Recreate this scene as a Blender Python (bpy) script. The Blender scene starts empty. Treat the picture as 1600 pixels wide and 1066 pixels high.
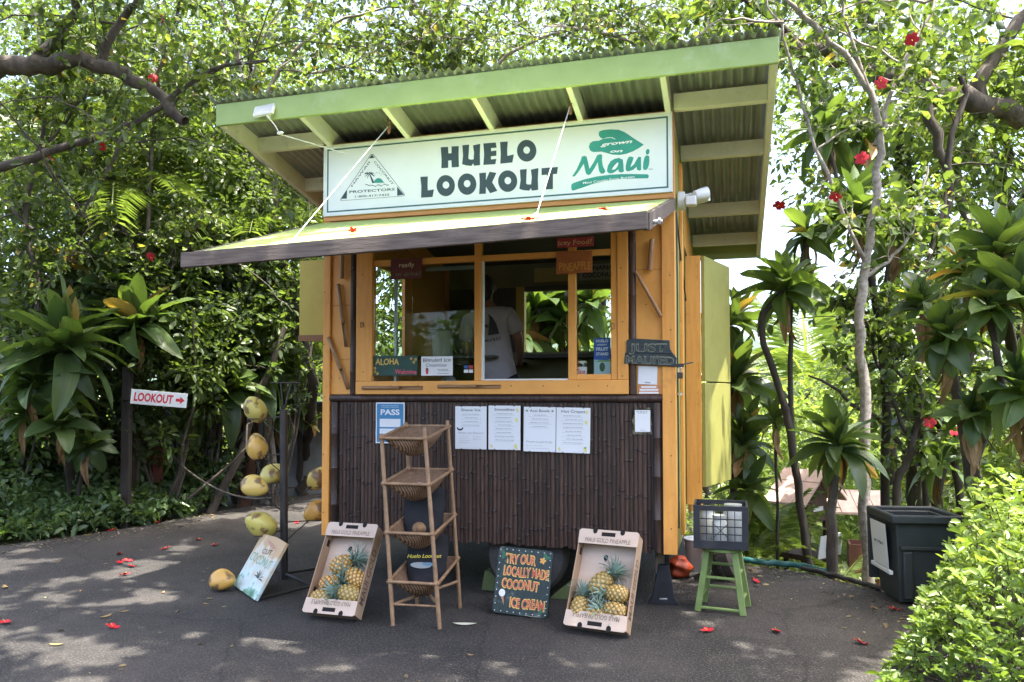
import bpy, math, random
import numpy as np
from mathutils import Vector, Matrix, Euler
random.seed(7); rng = np.random.default_rng(11)
R_ = math.radians
scn = bpy.context.scene
# ------------------------------------------------------------------ camera
cam_d = bpy.data.cameras.new('camera'); cam = bpy.data.objects.new('camera', cam_d)
scn.collection.objects.link(cam); scn.camera = cam
cam_d.sensor_width = 36.0; cam_d.lens = 27.0; cam_d.shift_y = 43.0/1600.0
cam_d.clip_start = 0.05; cam_d.clip_end = 9000
PITCH = R_(2.0)
cam.location = (0, 0, 1.6); cam.rotation_euler = (R_(90)+PITCH, 0, 0)
# ------------------------------------------------------------------ sky, sun, exposure
SUN = Vector((0.22, -0.14, 0.95)).normalized()
w = bpy.data.worlds.new('World'); scn.world = w; w.use_nodes = True
nt = w.node_tree; bgn = nt.nodes['Background']
sky = nt.nodes.new('ShaderNodeTexSky'); sky.sky_type = 'NISHITA'; sky.sun_disc = False
sky.sun_elevation = math.asin(SUN.z); sky.sun_rotation = math.atan2(SUN.x, SUN.y)
sky.air_density = 0.75; sky.dust_density = 4.5; sky.ozone_density = 0.6
nt.links.new(sky.outputs[0], bgn.inputs[0]); bgn.inputs[1].default_value = 0.15
sl = bpy.data.lights.new('sun', 'SUN'); sl.energy = 2.6; sl.angle = R_(0.55); sl.color = (1.0, 0.95, 0.86)
so = bpy.data.objects.new('sun', sl); scn.collection.objects.link(so)
so.rotation_mode = 'QUATERNION'; so.rotation_quaternion = SUN.to_track_quat('Z', 'Y'); so.location = (0, 0, 30)
vs = scn.view_settings
vs.view_transform = 'Standard'; vs.look = 'None'; vs.gamma = 1.0; vs.use_curve_mapping = False
vs.exposure = 2.85
scn.cycles.use_denoising = True
scn.cycles.max_bounces = 8; scn.cycles.diffuse_bounces = 4; scn.cycles.glossy_bounces = 3
scn.cycles.transmission_bounces = 5; scn.cycles.transparent_max_bounces = 10
scn.cycles.caustics_reflective = False; scn.cycles.caustics_refractive = False

# ------------------------------------------------------------------ measuring helpers
FPX = 1200.0; CAMP = Vector((0, 0, 1.6))
_fw = Vector((0, math.cos(PITCH), math.sin(PITCH))); _up = Vector((0, -math.sin(PITCH), math.cos(PITCH)))
def ray(px, py): return Vector(((px-800)/FPX, 0, 0)) + _fw + _up*((576-py)/FPX)
def atY(px, py, Y):
    d = ray(px, py); return CAMP + d*(Y/d.y)
def ground(px, py, z=0.0):
    d = ray(px, py); return CAMP + d*((z-1.6)/d.z)
TH = R_(16.0)
UU = Vector((math.cos(TH), -math.sin(TH), 0)); VV = Vector((math.sin(TH), math.cos(TH), 0))
_Rp = atY(1058, 866, 5.7)
def on_front(px, py, out=0.0):
    d = ray(px, py); t = (_Rp - VV*out - CAMP).dot(VV)/d.dot(VV); return CAMP + d*t
_L = on_front(503, 838); ORG = Vector((_L.x, _L.y, 0))
def fp(px, py, out=0.0):
    q = on_front(px, py, out) - ORG; return q.dot(UU), q.z
def W3(u, v, z): return ORG + UU*u + VV*v + Vector((0, 0, z))
SW = (_Rp - ORG).dot(UU)      # stand width

# ------------------------------------------------------------------ object helpers
COL = scn.collection
def tag(o, label=None, cat=None, group=None, kind=None):
    if label: o['label'] = label
    if cat: o['category'] = cat
    if group: o['group'] = group
    if kind: o['kind'] = kind
    return o
def empty(name, loc=(0, 0, 0), rz=0.0, mat=None):
    o = bpy.data.objects.new(name, None); COL.objects.link(o); o.empty_display_size = .1
    if mat is not None: o.matrix_world = mat
    else:
        o.location = loc; o.rotation_euler = (0, 0, rz)
    return o
def thing(name, label, cat, loc=(0, 0, 0), rz=0.0, group=None, mat=None):
    return tag(empty(name, loc, rz, mat), label, cat, group)
def link_mesh(name, me, parent=None, mat=None):
    o = bpy.data.objects.new(name, me); COL.objects.link(o)
    if parent is not None: o.parent = parent
    if mat is not None: o.matrix_local = mat
    return o
class MB:
    def __init__(s): s.v = []; s.f = []; s.m = []; s.cur = 0
    def add(s, vs, fs, M=None):
        b = len(s.v)
        if M is not None: vs = [M @ Vector(p) for p in vs]
        s.v.extend([tuple(p) for p in vs]); s.f.extend([tuple(b+i for i in f) for f in fs]); s.m.extend([s.cur]*len(fs))
        return s
    def box(s, x0, x1, y0, y1, z0, z1, M=None):
        return s.add([(x0,y0,z0),(x1,y0,z0),(x1,y1,z0),(x0,y1,z0),(x0,y0,z1),(x1,y0,z1),(x1,y1,z1),(x0,y1,z1)],
            [(0,3,2,1),(4,5,6,7),(0,1,5,4),(1,2,6,5),(2,3,7,6),(3,0,4,7)], M)
    def hexa(s, p8): return s.add(p8, [(0,3,2,1),(4,5,6,7),(0,1,5,4),(1,2,6,5),(2,3,7,6),(3,0,4,7)])
    def beam(s, p0, p1, wx, wy, up=(0, 0, 1)):
        p0 = Vector(p0); p1 = Vector(p1); d = (p1-p0).normalized(); up = Vector(up)
        a = d.cross(up)
        if a.length < 1e-4: a = d.cross(Vector((1, 0, 0)))
        a.normalize(); b = a.cross(d).normalized(); a = a*(wx/2); b = b*(wy/2)
        return s.hexa([p0-a-b, p0+a-b, p0+a+b, p0-a+b, p1-a-b, p1+a-b, p1+a+b, p1-a+b])
    def tube(s, pts, rad, n=8, caps=True, closed=False):
        pts = [Vector(p) for p in pts]; k = len(pts)
        if not hasattr(rad, '__len__'): rad = [rad]*k
        b = len(s.v); ref = None; rings = []
        for i in range(k):
            if closed: d = pts[(i+1) % k]-pts[i-1]
            else: d = pts[min(i+1, k-1)]-pts[max(i-1, 0)]
            d.normalize()
            if ref is None:
                ref = d.cross(Vector((0.13, 0.31, 0.94)))
                if ref.length < .05: ref = d.cross(Vector((1, 0, 0)))
            a = (ref - d*ref.dot(d)).normalized(); ref = a; c = d.cross(a)
            rings.append([pts[i]+(a*math.cos(2*math.pi*j/n)+c*math.sin(2*math.pi*j/n))*rad[i] for j in range(n)])
        vs = [p for r in rings for p in r]; fs = []
        for i in range(k if closed else k-1):
            i2 = (i+1) % k
            for j in range(n): fs.append((i*n+j, i*n+(j+1) % n, i2*n+(j+1) % n, i2*n+j))
        if caps and not closed:
            fs.append(tuple(range(n-1, -1, -1))); fs.append(tuple((k-1)*n+j for j in range(n)))
        return s.add(vs, fs)
    def cyl(s, p0, p1, r0, r1=None, n=12): return s.tube([p0, p1], [r0, r0 if r1 is None else r1], n)
    def lathe(s, prof, n=16, M=None):
        vs = []; fs = []
        for r, z in prof: vs += [(r*math.cos(2*math.pi*j/n), r*math.sin(2*math.pi*j/n), z) for j in range(n)]
        for i in range(len(prof)-1):
            for j in range(n): fs.append((i*n+j, i*n+(j+1) % n, (i+1)*n+(j+1) % n, (i+1)*n+j))
        if prof[0][0] > 1e-6: fs.append(tuple(range(n-1, -1, -1)))
        if prof[-1][0] > 1e-6: fs.append(tuple((len(prof)-1)*n+j for j in range(n)))
        return s.add(vs, fs, M)
    def ell(s, c, r, nu=14, nv=9, M=None):
        prof = [(max(1e-5, math.sin(math.pi*i/nv)), -math.cos(math.pi*i/nv)) for i in range(nv+1)]
        m = Matrix.Translation(c) @ Matrix.Diagonal((r[0], r[1], r[2], 1))
        return s.lathe(prof, nu, m if M is None else M @ m)
    def prism(s, poly, y0, y1, M=None):
        """poly in (x,z); y0 is the front (nearer -y) face"""
        n = len(poly)
        ar = sum(poly[i][0]*poly[(i+1) % n][1]-poly[(i+1) % n][0]*poly[i][1] for i in range(n))
        if ar < 0: poly = poly[::-1]
        vs = [(x, y0, z) for x, z in poly]+[(x, y1, z) for x, z in poly]
        fs = [tuple(range(n)), tuple(range(2*n-1, n-1, -1))]
        for i in range(n): fs.append((i, n+i, n+(i+1) % n, (i+1) % n))
        return s.add(vs, fs, M)
    def build(s, name, mat, parent=None, smooth=35, bevel=0.0, M=None):
        me = bpy.data.meshes.new(name); me.from_pydata(s.v, [], s.f)
        mats = mat if isinstance(mat, (list, tuple)) else [mat]
        for m in mats: me.materials.append(m)
        if len(mats) > 1: me.polygons.foreach_set('material_index', s.m)
        if smooth:
            me.polygons.foreach_set('use_smooth', [True]*len(s.f)); me.set_sharp_from_angle(angle=R_(smooth))
        me.update()
        o = link_mesh(name, me, parent, M)
        if bevel:
            b = o.modifiers.new('edge', 'BEVEL'); b.width = bevel; b.segments = 2; b.limit_method = 'ANGLE'; b.angle_limit = R_(40)
        return o
def copy_tree(o, parent=None):
    c = o.copy(); COL.objects.link(c); c.parent = parent
    for ch in list(o.children): copy_tree(ch, c)
    return c
# ------------------------------------------------------------------ material helpers
MATS = {}
def newmat(name):
    m = bpy.data.materials.new(name); m.use_nodes = True
    b = m.node_tree.nodes['Principled BSDF']; return m, m.node_tree, b
def N(t, typ, **kw):
    n = t.nodes.new(typ)
    for k, v in kw.items():
        if k in n.inputs: n.inputs[k].default_value = v
        else: setattr(n, k, v)
    return n
def surf(name, col, col2=None, rough=.6, scale=8, stretch=(1, 1, 1), bump=.15, bscale=None, metal=0, spec=.4, detail=6, mix=(.35, .7), dirt=None, dscale=3, coat=0, bdist=.004):
    """general procedural surface: two-tone noise, optional stain layer, bump"""
    m, t, b = newmat(name); L = t.links
    tc = N(t, 'ShaderNodeTexCoord'); mp = N(t, 'ShaderNodeMapping'); mp.inputs['Scale'].default_value = stretch
    L.new(tc.outputs['Object'], mp.inputs[0])
    nz = N(t, 'ShaderNodeTexNoise'); nz.inputs['Scale'].default_value = scale; nz.inputs['Detail'].default_value = detail; nz.inputs['Roughness'].default_value = .62
    L.new(mp.outputs[0], nz.inputs['Vector'])
    if col2 is None: col2 = tuple(c*.78 for c in col)
    r = N(t, 'ShaderNodeValToRGB'); r.color_ramp.elements[0].position = mix[0]; r.color_ramp.elements[1].position = mix[1]
    r.color_ramp.elements[0].color = (*col2, 1); r.color_ramp.elements[1].color = (*col, 1)
    L.new(nz.outputs['Fac'], r.inputs[0]); out = r.outputs[0]
    if dirt:
        n2 = N(t, 'ShaderNodeTexNoise'); n2.inputs['Scale'].default_value = dscale; n2.inputs['Detail'].default_value = 8; n2.inputs['Roughness'].default_value = .7
        L.new(tc.outputs['Object'], n2.inputs['Vector'])
        r2 = N(t, 'ShaderNodeValToRGB'); r2.color_ramp.elements[0].position = .56; r2.color_ramp.elements[1].position = .74
        r2.color_ramp.elements[0].color = (0, 0, 0, 1); r2.color_ramp.elements[1].color = (dirt[3],)*3+(1,)
        L.new(n2.outputs['Fac'], r2.inputs[0])
        mx = N(t, 'ShaderNodeMixRGB'); L.new(r2.outputs[0], mx.inputs[0]); L.new(out, mx.inputs[1]); mx.inputs[2].default_value = (*dirt[:3], 1); out = mx.outputs[0]
    L.new(out, b.inputs['Base Color'])
    b.inputs['Roughness'].default_value = rough; b.inputs['Metallic'].default_value = metal; b.inputs['Specular IOR Level'].default_value = spec
    b.inputs['Coat Weight'].default_value = coat
    if bump:
        nb = N(t, 'ShaderNodeTexNoise'); nb.inputs['Scale'].default_value = bscale or scale*3; nb.inputs['Detail'].default_value = 5
        L.new(mp.outputs[0], nb.inputs['Vector'])
        bp = N(t, 'ShaderNodeBump'); bp.inputs['Strength'].default_value = bump; bp.inputs['Distance'].default_value = bdist
        L.new(nb.outputs['Fac'], bp.inputs['Height']); L.new(bp.outputs[0], b.inputs['Normal'])
    MATS[name] = m; return m
def flat(name, col, rough=.5, metal=0, spec=.4):
    m, t, b = newmat(name); b.inputs['Base Color'].default_value = (*col, 1); b.inputs['Roughness'].default_value = rough
    b.inputs['Metallic'].default_value = metal; b.inputs['Specular IOR Level'].default_value = spec; MATS[name] = m; return m
def glassmat(name, tint=(.9, .93, .92), refl=.004):
    m, t, b = newmat(name); t.nodes.remove(b); L = t.links
    o = t.nodes['Material Output']; tr = N(t, 'ShaderNodeBsdfTransparent'); tr.inputs[0].default_value = (*tint, 1)
    g = N(t, 'ShaderNodeBsdfGlossy'); g.inputs['Roughness'].default_value = .02
    fr = N(t, 'ShaderNodeLayerWeight'); fr.inputs[0].default_value = .35
    ad = N(t, 'ShaderNodeMath', operation='MULTIPLY_ADD'); L.new(fr.outputs['Fresnel'], ad.inputs[0]); ad.inputs[1].default_value = .2; ad.inputs[2].default_value = refl
    mx = N(t, 'ShaderNodeMixShader'); L.new(ad.outputs[0], mx.inputs[0]); L.new(tr.outputs[0], mx.inputs[1]); L.new(g.outputs[0], mx.inputs[2]); L.new(mx.outputs[0], o.inputs[0])
    MATS[name] = m; return m
V_ = lambda *a: Vector(a)
# ------------------------------------------------------------------ lettering
def text_mesh(s, bold=0.0, shear=0.0, extr=.0):
    c = bpy.data.curves.new('t', 'FONT'); c.body = s; c.size = 1.0; c.offset = bold; c.shear = shear; c.extrude = extr; c.resolution_u = 3
    c.align_x = 'LEFT'; o = bpy.data.objects.new('t', c); COL.objects.link(o)
    me = bpy.data.meshes.new_from_object(o); bpy.data.objects.remove(o); bpy.data.curves.remove(c)
    return me
def text(s, parent, x, z, height, mat, y=-.003, width=None, align='C', bold=.0, shear=0., rot=0., name='lettering', jitter=0.):
    """letters standing in the parent's XZ plane, read from -y; height = capital height"""
    me = text_mesh(s, bold, shear)
    n = len(me.vertices); co = np.zeros(n*3, 'f'); me.vertices.foreach_get('co', co); co = co.reshape(-1, 3)
    if n == 0: return None
    x0, x1 = co[:, 0].min(), co[:, 0].max(); k = height/.69
    kx = k if width is None else width/(x1-x0)
    X = (co[:, 0]-x0)*kx; wd = (x1-x0)*kx
    X -= {'C': wd/2, 'L': 0, 'R': wd}[align]
    Z = co[:, 1]*k
    if jitter: Z = Z + np.sin(X/max(height, 1e-4)*2.1)*height*jitter
    c, s_ = math.cos(rot), math.sin(rot)
    new = np.stack([x+X*c-Z*s_, np.full(n, y), z+X*s_+Z*c], 1).astype('f')
    me.vertices.foreach_set('co', new.ravel()); me.name = name
    me.materials.clear(); me.materials.append(mat); me.update()
    return link_mesh(name, me, parent)
def shape(parent, poly, mat, y=-.003, th=.001, name='emblem'):
    return MB().prism(poly, y-th, y).build(name, mat, parent, smooth=0)
def ring_poly(outer, inner, y, mb):
    n = len(outer); vs = [(x, y, z) for x, z in outer]+[(x, y, z) for x, z in inner]
    mb.add(vs, [(i, (i+1) % n, n+(i+1) % n, n+i) for i in range(n)])
def ellp(cx, cz, rx, rz, n=28, tilt=0):
    return [(cx+rx*math.cos(2*math.pi*i/n)*math.cos(tilt)-rz*math.sin(2*math.pi*i/n)*math.sin(tilt), cz+rx*math.cos(2*math.pi*i/n)*math.sin(tilt)+rz*math.sin(2*math.pi*i/n)*math.cos(tilt)) for i in range(n)]
# ================================================================== materials
orange = surf('orange_paint', (.86, .41, .095), (.77, .345, .075), rough=.5, scale=5, bump=.2, bscale=40, dirt=(.46, .20, .06, .55), dscale=5)
orange_v = surf('orange_board', (.84, .39, .088), (.73, .315, .065), rough=.55, scale=6, stretch=(6, 6, .5), bump=.3, bscale=30, dirt=(.44, .19, .06, .55), dscale=5)
lime = surf('lime_paint', (.40, .51, .19), (.33, .44, .15), rough=.5, scale=4, bump=.2, bscale=30, dirt=(.55, .62, .40, .6), dscale=3)
lime_board = surf('lime_awning_paint', (.50, .60, .20), (.42, .53, .16), rough=.55, scale=3, bump=.2, bscale=25, dirt=(.20, .27, .08, .5), dscale=4)
cream = surf('cream_paint', (.86, .86, .78), (.79, .79, .70), rough=.55, scale=6, bump=.12, bscale=30, dirt=(.36, .35, .24, .5), dscale=7)
tin = surf('green_tin', (.105, .15, .105), (.075, .11, .08), rough=.42, scale=3, bump=.05, dirt=(.16, .16, .13, .7), dscale=4, spec=.5)
tin_u = surf('bare_tin', (.42, .45, .44), (.30, .33, .32), rough=.36, scale=3, metal=.45, bump=.05, dirt=(.16, .15, .12, .7), dscale=3)
yellowp = surf('yellow_paint', (.56, .43, .07), (.48, .36, .055), rough=.5, scale=4, bump=.1, bscale=30, dirt=(.36, .27, .06, .5))
doorgreen = surf('door_green_paint', (.38, .36, .10), (.31, .30, .08), rough=.5, scale=4, bump=.3, bscale=14, dirt=(.20, .20, .07, .6), dscale=4)
greywood = surf('weathered_grey_wood', (.205, .16, .13), (.10, .075, .06), rough=.8, scale=7, stretch=(.6, 8, 8), bump=.5, bscale=20, dirt=(.06, .05, .05, .6), dscale=6)
darkpaint = surf('dark_interior_paint', (.10, .105, .085), (.075, .08, .065), rough=.7, scale=3)
olive = surf('interior_olive_paint', (.24, .25, .13), (.19, .20, .10), rough=.7, scale=3)
whitep = surf('white_paint', (.78, .79, .77), (.70, .71, .69), rough=.45, scale=6, bump=.05)
signwhite = surf('sign_white', (.80, .82, .80), (.74, .77, .75), rough=.38, scale=2.2, bump=.03, dirt=(.66, .68, .58, .35), dscale=3)
black_metal = surf('black_metal', (.022, .022, .024), (.04, .035, .032), rough=.45, scale=14, bump=.15, spec=.5)
chrome = flat('zinc_metal', (.55, .55, .55), .32, .9)
rubber = surf('tyre_rubber', (.05, .048, .046), (.075, .07, .065), rough=.75, scale=12)
signgreen = flat('sign_dark_green', (.035, .062, .062), .45)
lineteal = flat('sign_line_teal', (.045, .13, .125), .45)
teal = surf('logo_teal', (.035, .33, .23), (.025, .26, .20), rough=.42, scale=5, bump=0)
ink = flat('black_ink', (.02, .02, .022), .5)
grey_ink = flat('grey_ink', (.30, .30, .30), .6)
paper = surf('white_paper', (.80, .80, .80), (.76, .76, .76), rough=.5, scale=3, bump=.05)
rope_m = surf('white_rope', (.72, .72, .70), (.5, .5, .47), rough=.8, scale=120, bump=.4)
glass = glassmat('window_glass')
clear = glassmat('clear_plastic', (.93, .95, .95), .10)
red_ink = flat('red_ink', (.62, .03, .05), .5)
# dark stained bamboo with differences from slat to slat
bam, t, b = newmat('dark_bamboo'); L = t.links
oi = N(t, 'ShaderNodeObjectInfo'); tc = N(t, 'ShaderNodeTexCoord'); mp = N(t, 'ShaderNodeMapping'); mp.inputs['Scale'].default_value = (18, 18, 1.3)
av = N(t, 'ShaderNodeVectorMath', operation='ADD'); L.new(tc.outputs['Object'], av.inputs[0]); L.new(oi.outputs['Random'], av.inputs[1]); L.new(av.outputs[0], mp.inputs[0])
nz = N(t, 'ShaderNodeTexNoise'); nz.inputs['Scale'].default_value = 3.2; nz.inputs['Detail'].default_value = 7; L.new(mp.outputs[0], nz.inputs['Vector'])
ad = N(t, 'ShaderNodeMath', operation='MULTIPLY_ADD'); ad.inputs[1].default_value = .36; L.new(oi.outputs['Random'], ad.inputs[0]); L.new(nz.outputs['Fac'], ad.inputs[2])
r = N(t, 'ShaderNodeValToRGB'); e = r.color_ramp.elements; e[0].position = .38; e[0].color = (.024, .016, .013, 1); e[1].position = .95; e[1].color = (.105, .060, .043, 1)
x = e.new(.66); x.color = (.055, .030, .022, 1); L.new(ad.outputs[0], r.inputs[0])
n2 = N(t, 'ShaderNodeTexNoise'); n2.inputs['Scale'].default_value = 55; n2.inputs['Detail'].default_value = 3; L.new(av.outputs[0], n2.inputs['Vector'])
r2 = N(t, 'ShaderNodeValToRGB'); r2.color_ramp.elements[0].position = .70; r2.color_ramp.elements[1].position = .76; L.new(n2.outputs['Fac'], r2.inputs[0])
mx = N(t, 'ShaderNodeMixRGB'); mx.inputs[2].default_value = (.26, .19, .14, 1); L.new(r2.outputs[0], mx.inputs[0]); L.new(r.outputs[0], mx.inputs[1]); L.new(mx.outputs[0], b.inputs['Base Color'])
b.inputs['Roughness'].default_value = .45; b.inputs['Specular IOR Level'].default_value = .4
node_m = surf('bamboo_node_sheen', (.085, .078, .080), (.05, .042, .04), rough=.38, scale=30, spec=.55)  # grey tint paints a sky highlight onto the node rings
tanbam = surf('tan_bamboo', (.42, .235, .11), (.26, .14, .065), rough=.5, scale=5, stretch=(8, 8, 1.0), bump=.15, bscale=8)

# ================================================================== ground
def terrain_h(x, y):
    h = -0.06
    d = max(0.0, (x-2.6)*.55+(y-7.0)*.45) if x > 1.0 else max(0.0, (y-14.0)*.3)
    h -= min(2.6, d*.34)
    r = math.hypot(x, y)
    if r > 60: h += (r-60)*.012
    return h
xs = [-6000, -2500, -1000, -400, -160, -80, -40, -24]+[i*1.0 for i in range(-16, 25)]+[30, 40, 60, 100, 200, 450, 1000, 2500, 6000]
ys = [-6000, -1500, -300, -60, -20, -8, -3, 0, 2, 4]+[5+i*.8 for i in range(26)]+[28, 32, 40, 52, 70, 100, 160, 300, 600, 1200, 2500, 6000]
vs = [(x, y, terrain_h(x, y)+(rng.normal()*.03 if 6 < y < 40 and abs(x) < 30 else 0)) for y in ys for x in xs]; nx = len(xs)
fs = [(j*nx+i, j*nx+i+1, (j+1)*nx+i+1, (j+1)*nx+i) for j in range(len(ys)-1) for i in range(nx-1)]
soil = surf('garden_soil', (.075, .085, .03), (.05, .04, .024), rough=.95, scale=1.1, bump=.8, bscale=9, bdist=.05)
g = MB().add(vs, fs).build('ground', soil); tag(g, kind='structure')
# driveway asphalt (edges measured along the planting)
asph, t, b = newmat('asphalt'); L = t.links
tc = N(t, 'ShaderNodeTexCoord')
def _n(sc, det=4, ro=.6):
    n = N(t, 'ShaderNodeTexNoise'); n.inputs['Scale'].default_value = sc; n.inputs['Detail'].default_value = det; n.inputs['Roughness'].default_value = ro; L.new(tc.outputs['Object'], n.inputs['Vector']); return n
big = _n(.6, 8, .62); fine = _n(70, 3, .6); mid = _n(7, 8, .75)
r = N(t, 'ShaderNodeValToRGB'); e = r.color_ramp.elements; e[0].position = .38; e[0].color = (.016, .0145, .0135, 1); e[1].position = .68; e[1].color = (.068, .060, .053, 1); L.new(big.outputs['Fac'], r.inputs[0])
rm = N(t, 'ShaderNodeValToRGB'); rm.color_ramp.elements[0].position = .3; rm.color_ramp.elements[0].color = (.62, .62, .62, 1); rm.color_ramp.elements[1].position = .75; rm.color_ramp.elements[1].color = (1.25, 1.22, 1.2, 1); L.new(mid.outputs['Fac'], rm.inputs[0])
m1 = N(t, 'ShaderNodeMixRGB', blend_type='MULTIPLY'); m1.inputs[0].default_value = 1; L.new(r.outputs[0], m1.inputs[1]); L.new(rm.outputs[0], m1.inputs[2])
vo = N(t, 'ShaderNodeTexVoronoi'); vo.inputs['Scale'].default_value = 95; L.new(tc.outputs['Object'], vo.inputs['Vector'])
rf = N(t, 'ShaderNodeValToRGB'); rf.color_ramp.elements[0].position = .54; rf.color_ramp.elements[1].position = .68; L.new(fine.outputs['Fac'], rf.inputs[0])
m2 = N(t, 'ShaderNodeMixRGB'); m2.inputs[2].default_value = (.145, .13, .115, 1); L.new(rf.outputs[0], m2.inputs[0]); L.new(m1.outputs[0], m2.inputs[1]); L.new(m2.outputs[0], b.inputs['Base Color'])
ve = N(t, 'ShaderNodeTexVoronoi', feature='DISTANCE_TO_EDGE'); ve.inputs['Scale'].default_value = .55; wn = _n(2.5, 5, .6); wa = N(t, 'ShaderNodeMixRGB'); wa.inputs[0].default_value = .22; L.new(tc.outputs['Object'], wa.inputs[1]); L.new(wn.outputs['Color'], wa.inputs[2]); L.new(wa.outputs[0], ve.inputs['Vector'])
rc = N(t, 'ShaderNodeValToRGB'); rc.color_ramp.elements[0].position = .0; rc.color_ramp.elements[0].color = (.35, .35, .35, 1); rc.color_ramp.elements[1].position = .006; rc.color_ramp.elements[1].color = (1, 1, 1, 1); L.new(ve.outputs['Distance'], rc.inputs[0])
m3 = N(t, 'ShaderNodeMixRGB', blend_type='MULTIPLY'); m3.inputs[0].default_value = .8; L.new(m2.outputs[0], m3.inputs[1]); L.new(rc.outputs[0], m3.inputs[2]); L.new(m3.outputs[0], b.inputs['Base Color'])
b.inputs['Roughness'].default_value = .82
bp = N(t, 'ShaderNodeBump'); bp.inputs['Strength'].default_value = 1.; bp.inputs['Distance'].default_value = .010; L.new(vo.outputs['Distance'], bp.inputs['Height']); L.new(bp.outputs[0], b.inputs['Normal'])
edge = [ground(*p) for p in ((1500, 990), (1440, 945), (1370, 921), (1250, 894), (1180, 884), (1090, 868))]
edge += [V_(2.0, 9.2, 0), V_(0.5, 10.5, 0), V_(-1.8, 12.6, 0), V_(-3.0, 13.0, 0)]
edge += [ground(*p) for p in ((330, 801), (300, 807), (225, 822), (150, 833), (75, 843), (0, 852))]
edge += [V_(-9, 7.6, 0), V_(-30, 6, 0), V_(-30, -30, 0), V_(30, -30, 0), V_(30, 3.4, 0), V_(5, 4.0, 0), V_(3.4, 4.6, 0)]
fine_edge = []
for i, p in enumerate(edge):
    q = edge[(i+1) % len(edge)]; k = max(1, int((q-p).length/.25)) if (q-p).length < 6 else 1
    for j in range(k):
        c = p.lerp(q, j/k); fine_edge.append((c.x+rng.normal()*.018, c.y+rng.normal()*.018))
n = len(fine_edge)
dr = MB(); dr.add([(x, y, 0) for x, y in fine_edge]+[(x, y, -.09) for x, y in fine_edge], [tuple(range(n-1, -1, -1))]+[(i, (i+1) % n, n+(i+1) % n, n+i) for i in range(n)])
dv = dr.build('driveway', asph, smooth=0); tag(dv, kind='structure')
import bmesh
bm = bmesh.new(); bm.from_mesh(dv.data); bmesh.ops.recalc_face_normals(bm, faces=bm.faces); bm.to_mesh(dv.data); bm.free()

# ================================================================== the fruit stand
ST = thing('fruit_stand', 'orange trailer fruit stand with dark bamboo base and green tin roof', 'food stand', ORG, -TH)
fu = lambda px, py=500, out=0: fp(px, py, out)[0]
fz = lambda px, py, out=0: fp(px, py, out)[1]
ZB, ZR = .425, 1.605          # underside and counter-rail height
DEP = 2.85
zroof = lambda v: 3.705-.19*v  # underside of rafters
bz = .004
# corner posts
for (a, c_) in ((0, .066), (SW-.098, SW)):
    MB().box(a, c_, -.012, .075, ZB-.0, 3.69).build('corner_post', orange_v, ST, bevel=bz)
for a in (.0, SW-.08): MB().box(a, a+.08, DEP-.08, DEP, ZB, zroof(DEP)).build('corner_post', orange_v, ST, bevel=bz)
# lower body
MB().box(.067, SW-.099, .03, .06, ZB+.02, ZR+.0).build('front_backing', black_metal, ST)
MB().box(.004, .035, .076, DEP-.081, ZB, 1.9).build('side_wall', orange, ST)
MB().box(SW-.036, SW-.004, .076, 1.25, ZB, 3.62).build('side_wall', doorgreen, ST)
MB().box(SW-.036, SW-.004, 2.15, DEP-.081, ZB, 3.2).build('side_wall', orange, ST)
MB().box(SW-.036, SW-.004, 1.25, 2.15, 2.95, 3.32).build('side_wall', orange, ST)
MB().box(.08, SW-.08, .07, DEP-.02, ZB+.03, .92).build('trailer_floor', black_metal, ST)
MB().box(.004, .035, .076, .35, 1.9, 3.63).build('side_wall', orange, ST)
MB().box(.004, .035, 1.6, DEP-.081, 1.9, 3.3).build('side_wall', orange, ST)
MB().box(.004, .035, .35, 1.6, 2.85, 3.4).build('side_wall', orange, ST)
# back wall with a wide opening
MB().box(.081, SW-.081, DEP-.05, DEP-.01, ZB, 2.10).build('back_wall', olive, ST)
MB().box(.081, SW-.081, DEP-.05, DEP-.01, 2.86, 3.15).build('back_wall', olive, ST)
MB().box(.081, .92, DEP-.05, DEP-.01, 2.10, 2.86).build('back_wall', darkpaint, ST)
MB().box(.92, 1.02, DEP-.09, DEP-.0, 2.10, 2.86).build('back_window_post', yellowp, ST, bevel=.003)
MB().box(SW-.3, SW-.082, DEP-.05, DEP-.01, 2.10, 2.86).build('back_wall', olive, ST)
# bamboo slats
pitch = .0338; nsl = int((SW-.099-.067-.16)/pitch); prof = [(-.5, .0), (-.36, -.55), (0, -.8), (.36, -.55), (.5, 0)]
variants = []
for k in range(14):
    H = ZR-.06-ZB-.01; nodes = []; zc = random.uniform(.03, .33)
    while zc < H-.04: nodes.append(zc); zc += random.uniform(.26, .40)
    rows = [(0, 1.)]
    for zc in nodes: rows += [(zc-.012, .92), (zc-.003, .96), (zc, 1.34), (zc+.010, 1.34), (zc+.012, .90)]
    rows.append((H, 1.)); mb = MB(); vs = []
    for z, s in rows: vs += [(x*pitch*.98*min(s, 1.04), y*.014*s*(1.35 if s > 1.1 else 1), z) for x, y in prof]
    fs = [(i*5+j, i*5+j+1, (i+1)*5+j+1, (i+1)*5+j) for i in range(len(rows)-1) for j in range(4)]
    mb.add(vs, fs); mb.m = [1 if (rows[i][1] > 1.2 and rows[i+1][1] > 1.2) else 0 for i in range(len(rows)-1) for j in range(4)]; o = mb.build('bamboo_slat', [bam, node_m], ST, smooth=50); variants.append(o.data); bpy.data.objects.remove(o)
u0 = .067+.075
for i in range(nsl):
    o = link_mesh('bamboo_slat', variants[random.randrange(14)], ST)
    o.location = (u0+pitch*(i+.5), .028+random.uniform(-.002, .003), ZB+.008+random.uniform(-.014, .012)); o.rotation_euler = (0, random.uniform(-.002, .002), 0)
u1 = u0+pitch*nsl
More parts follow.
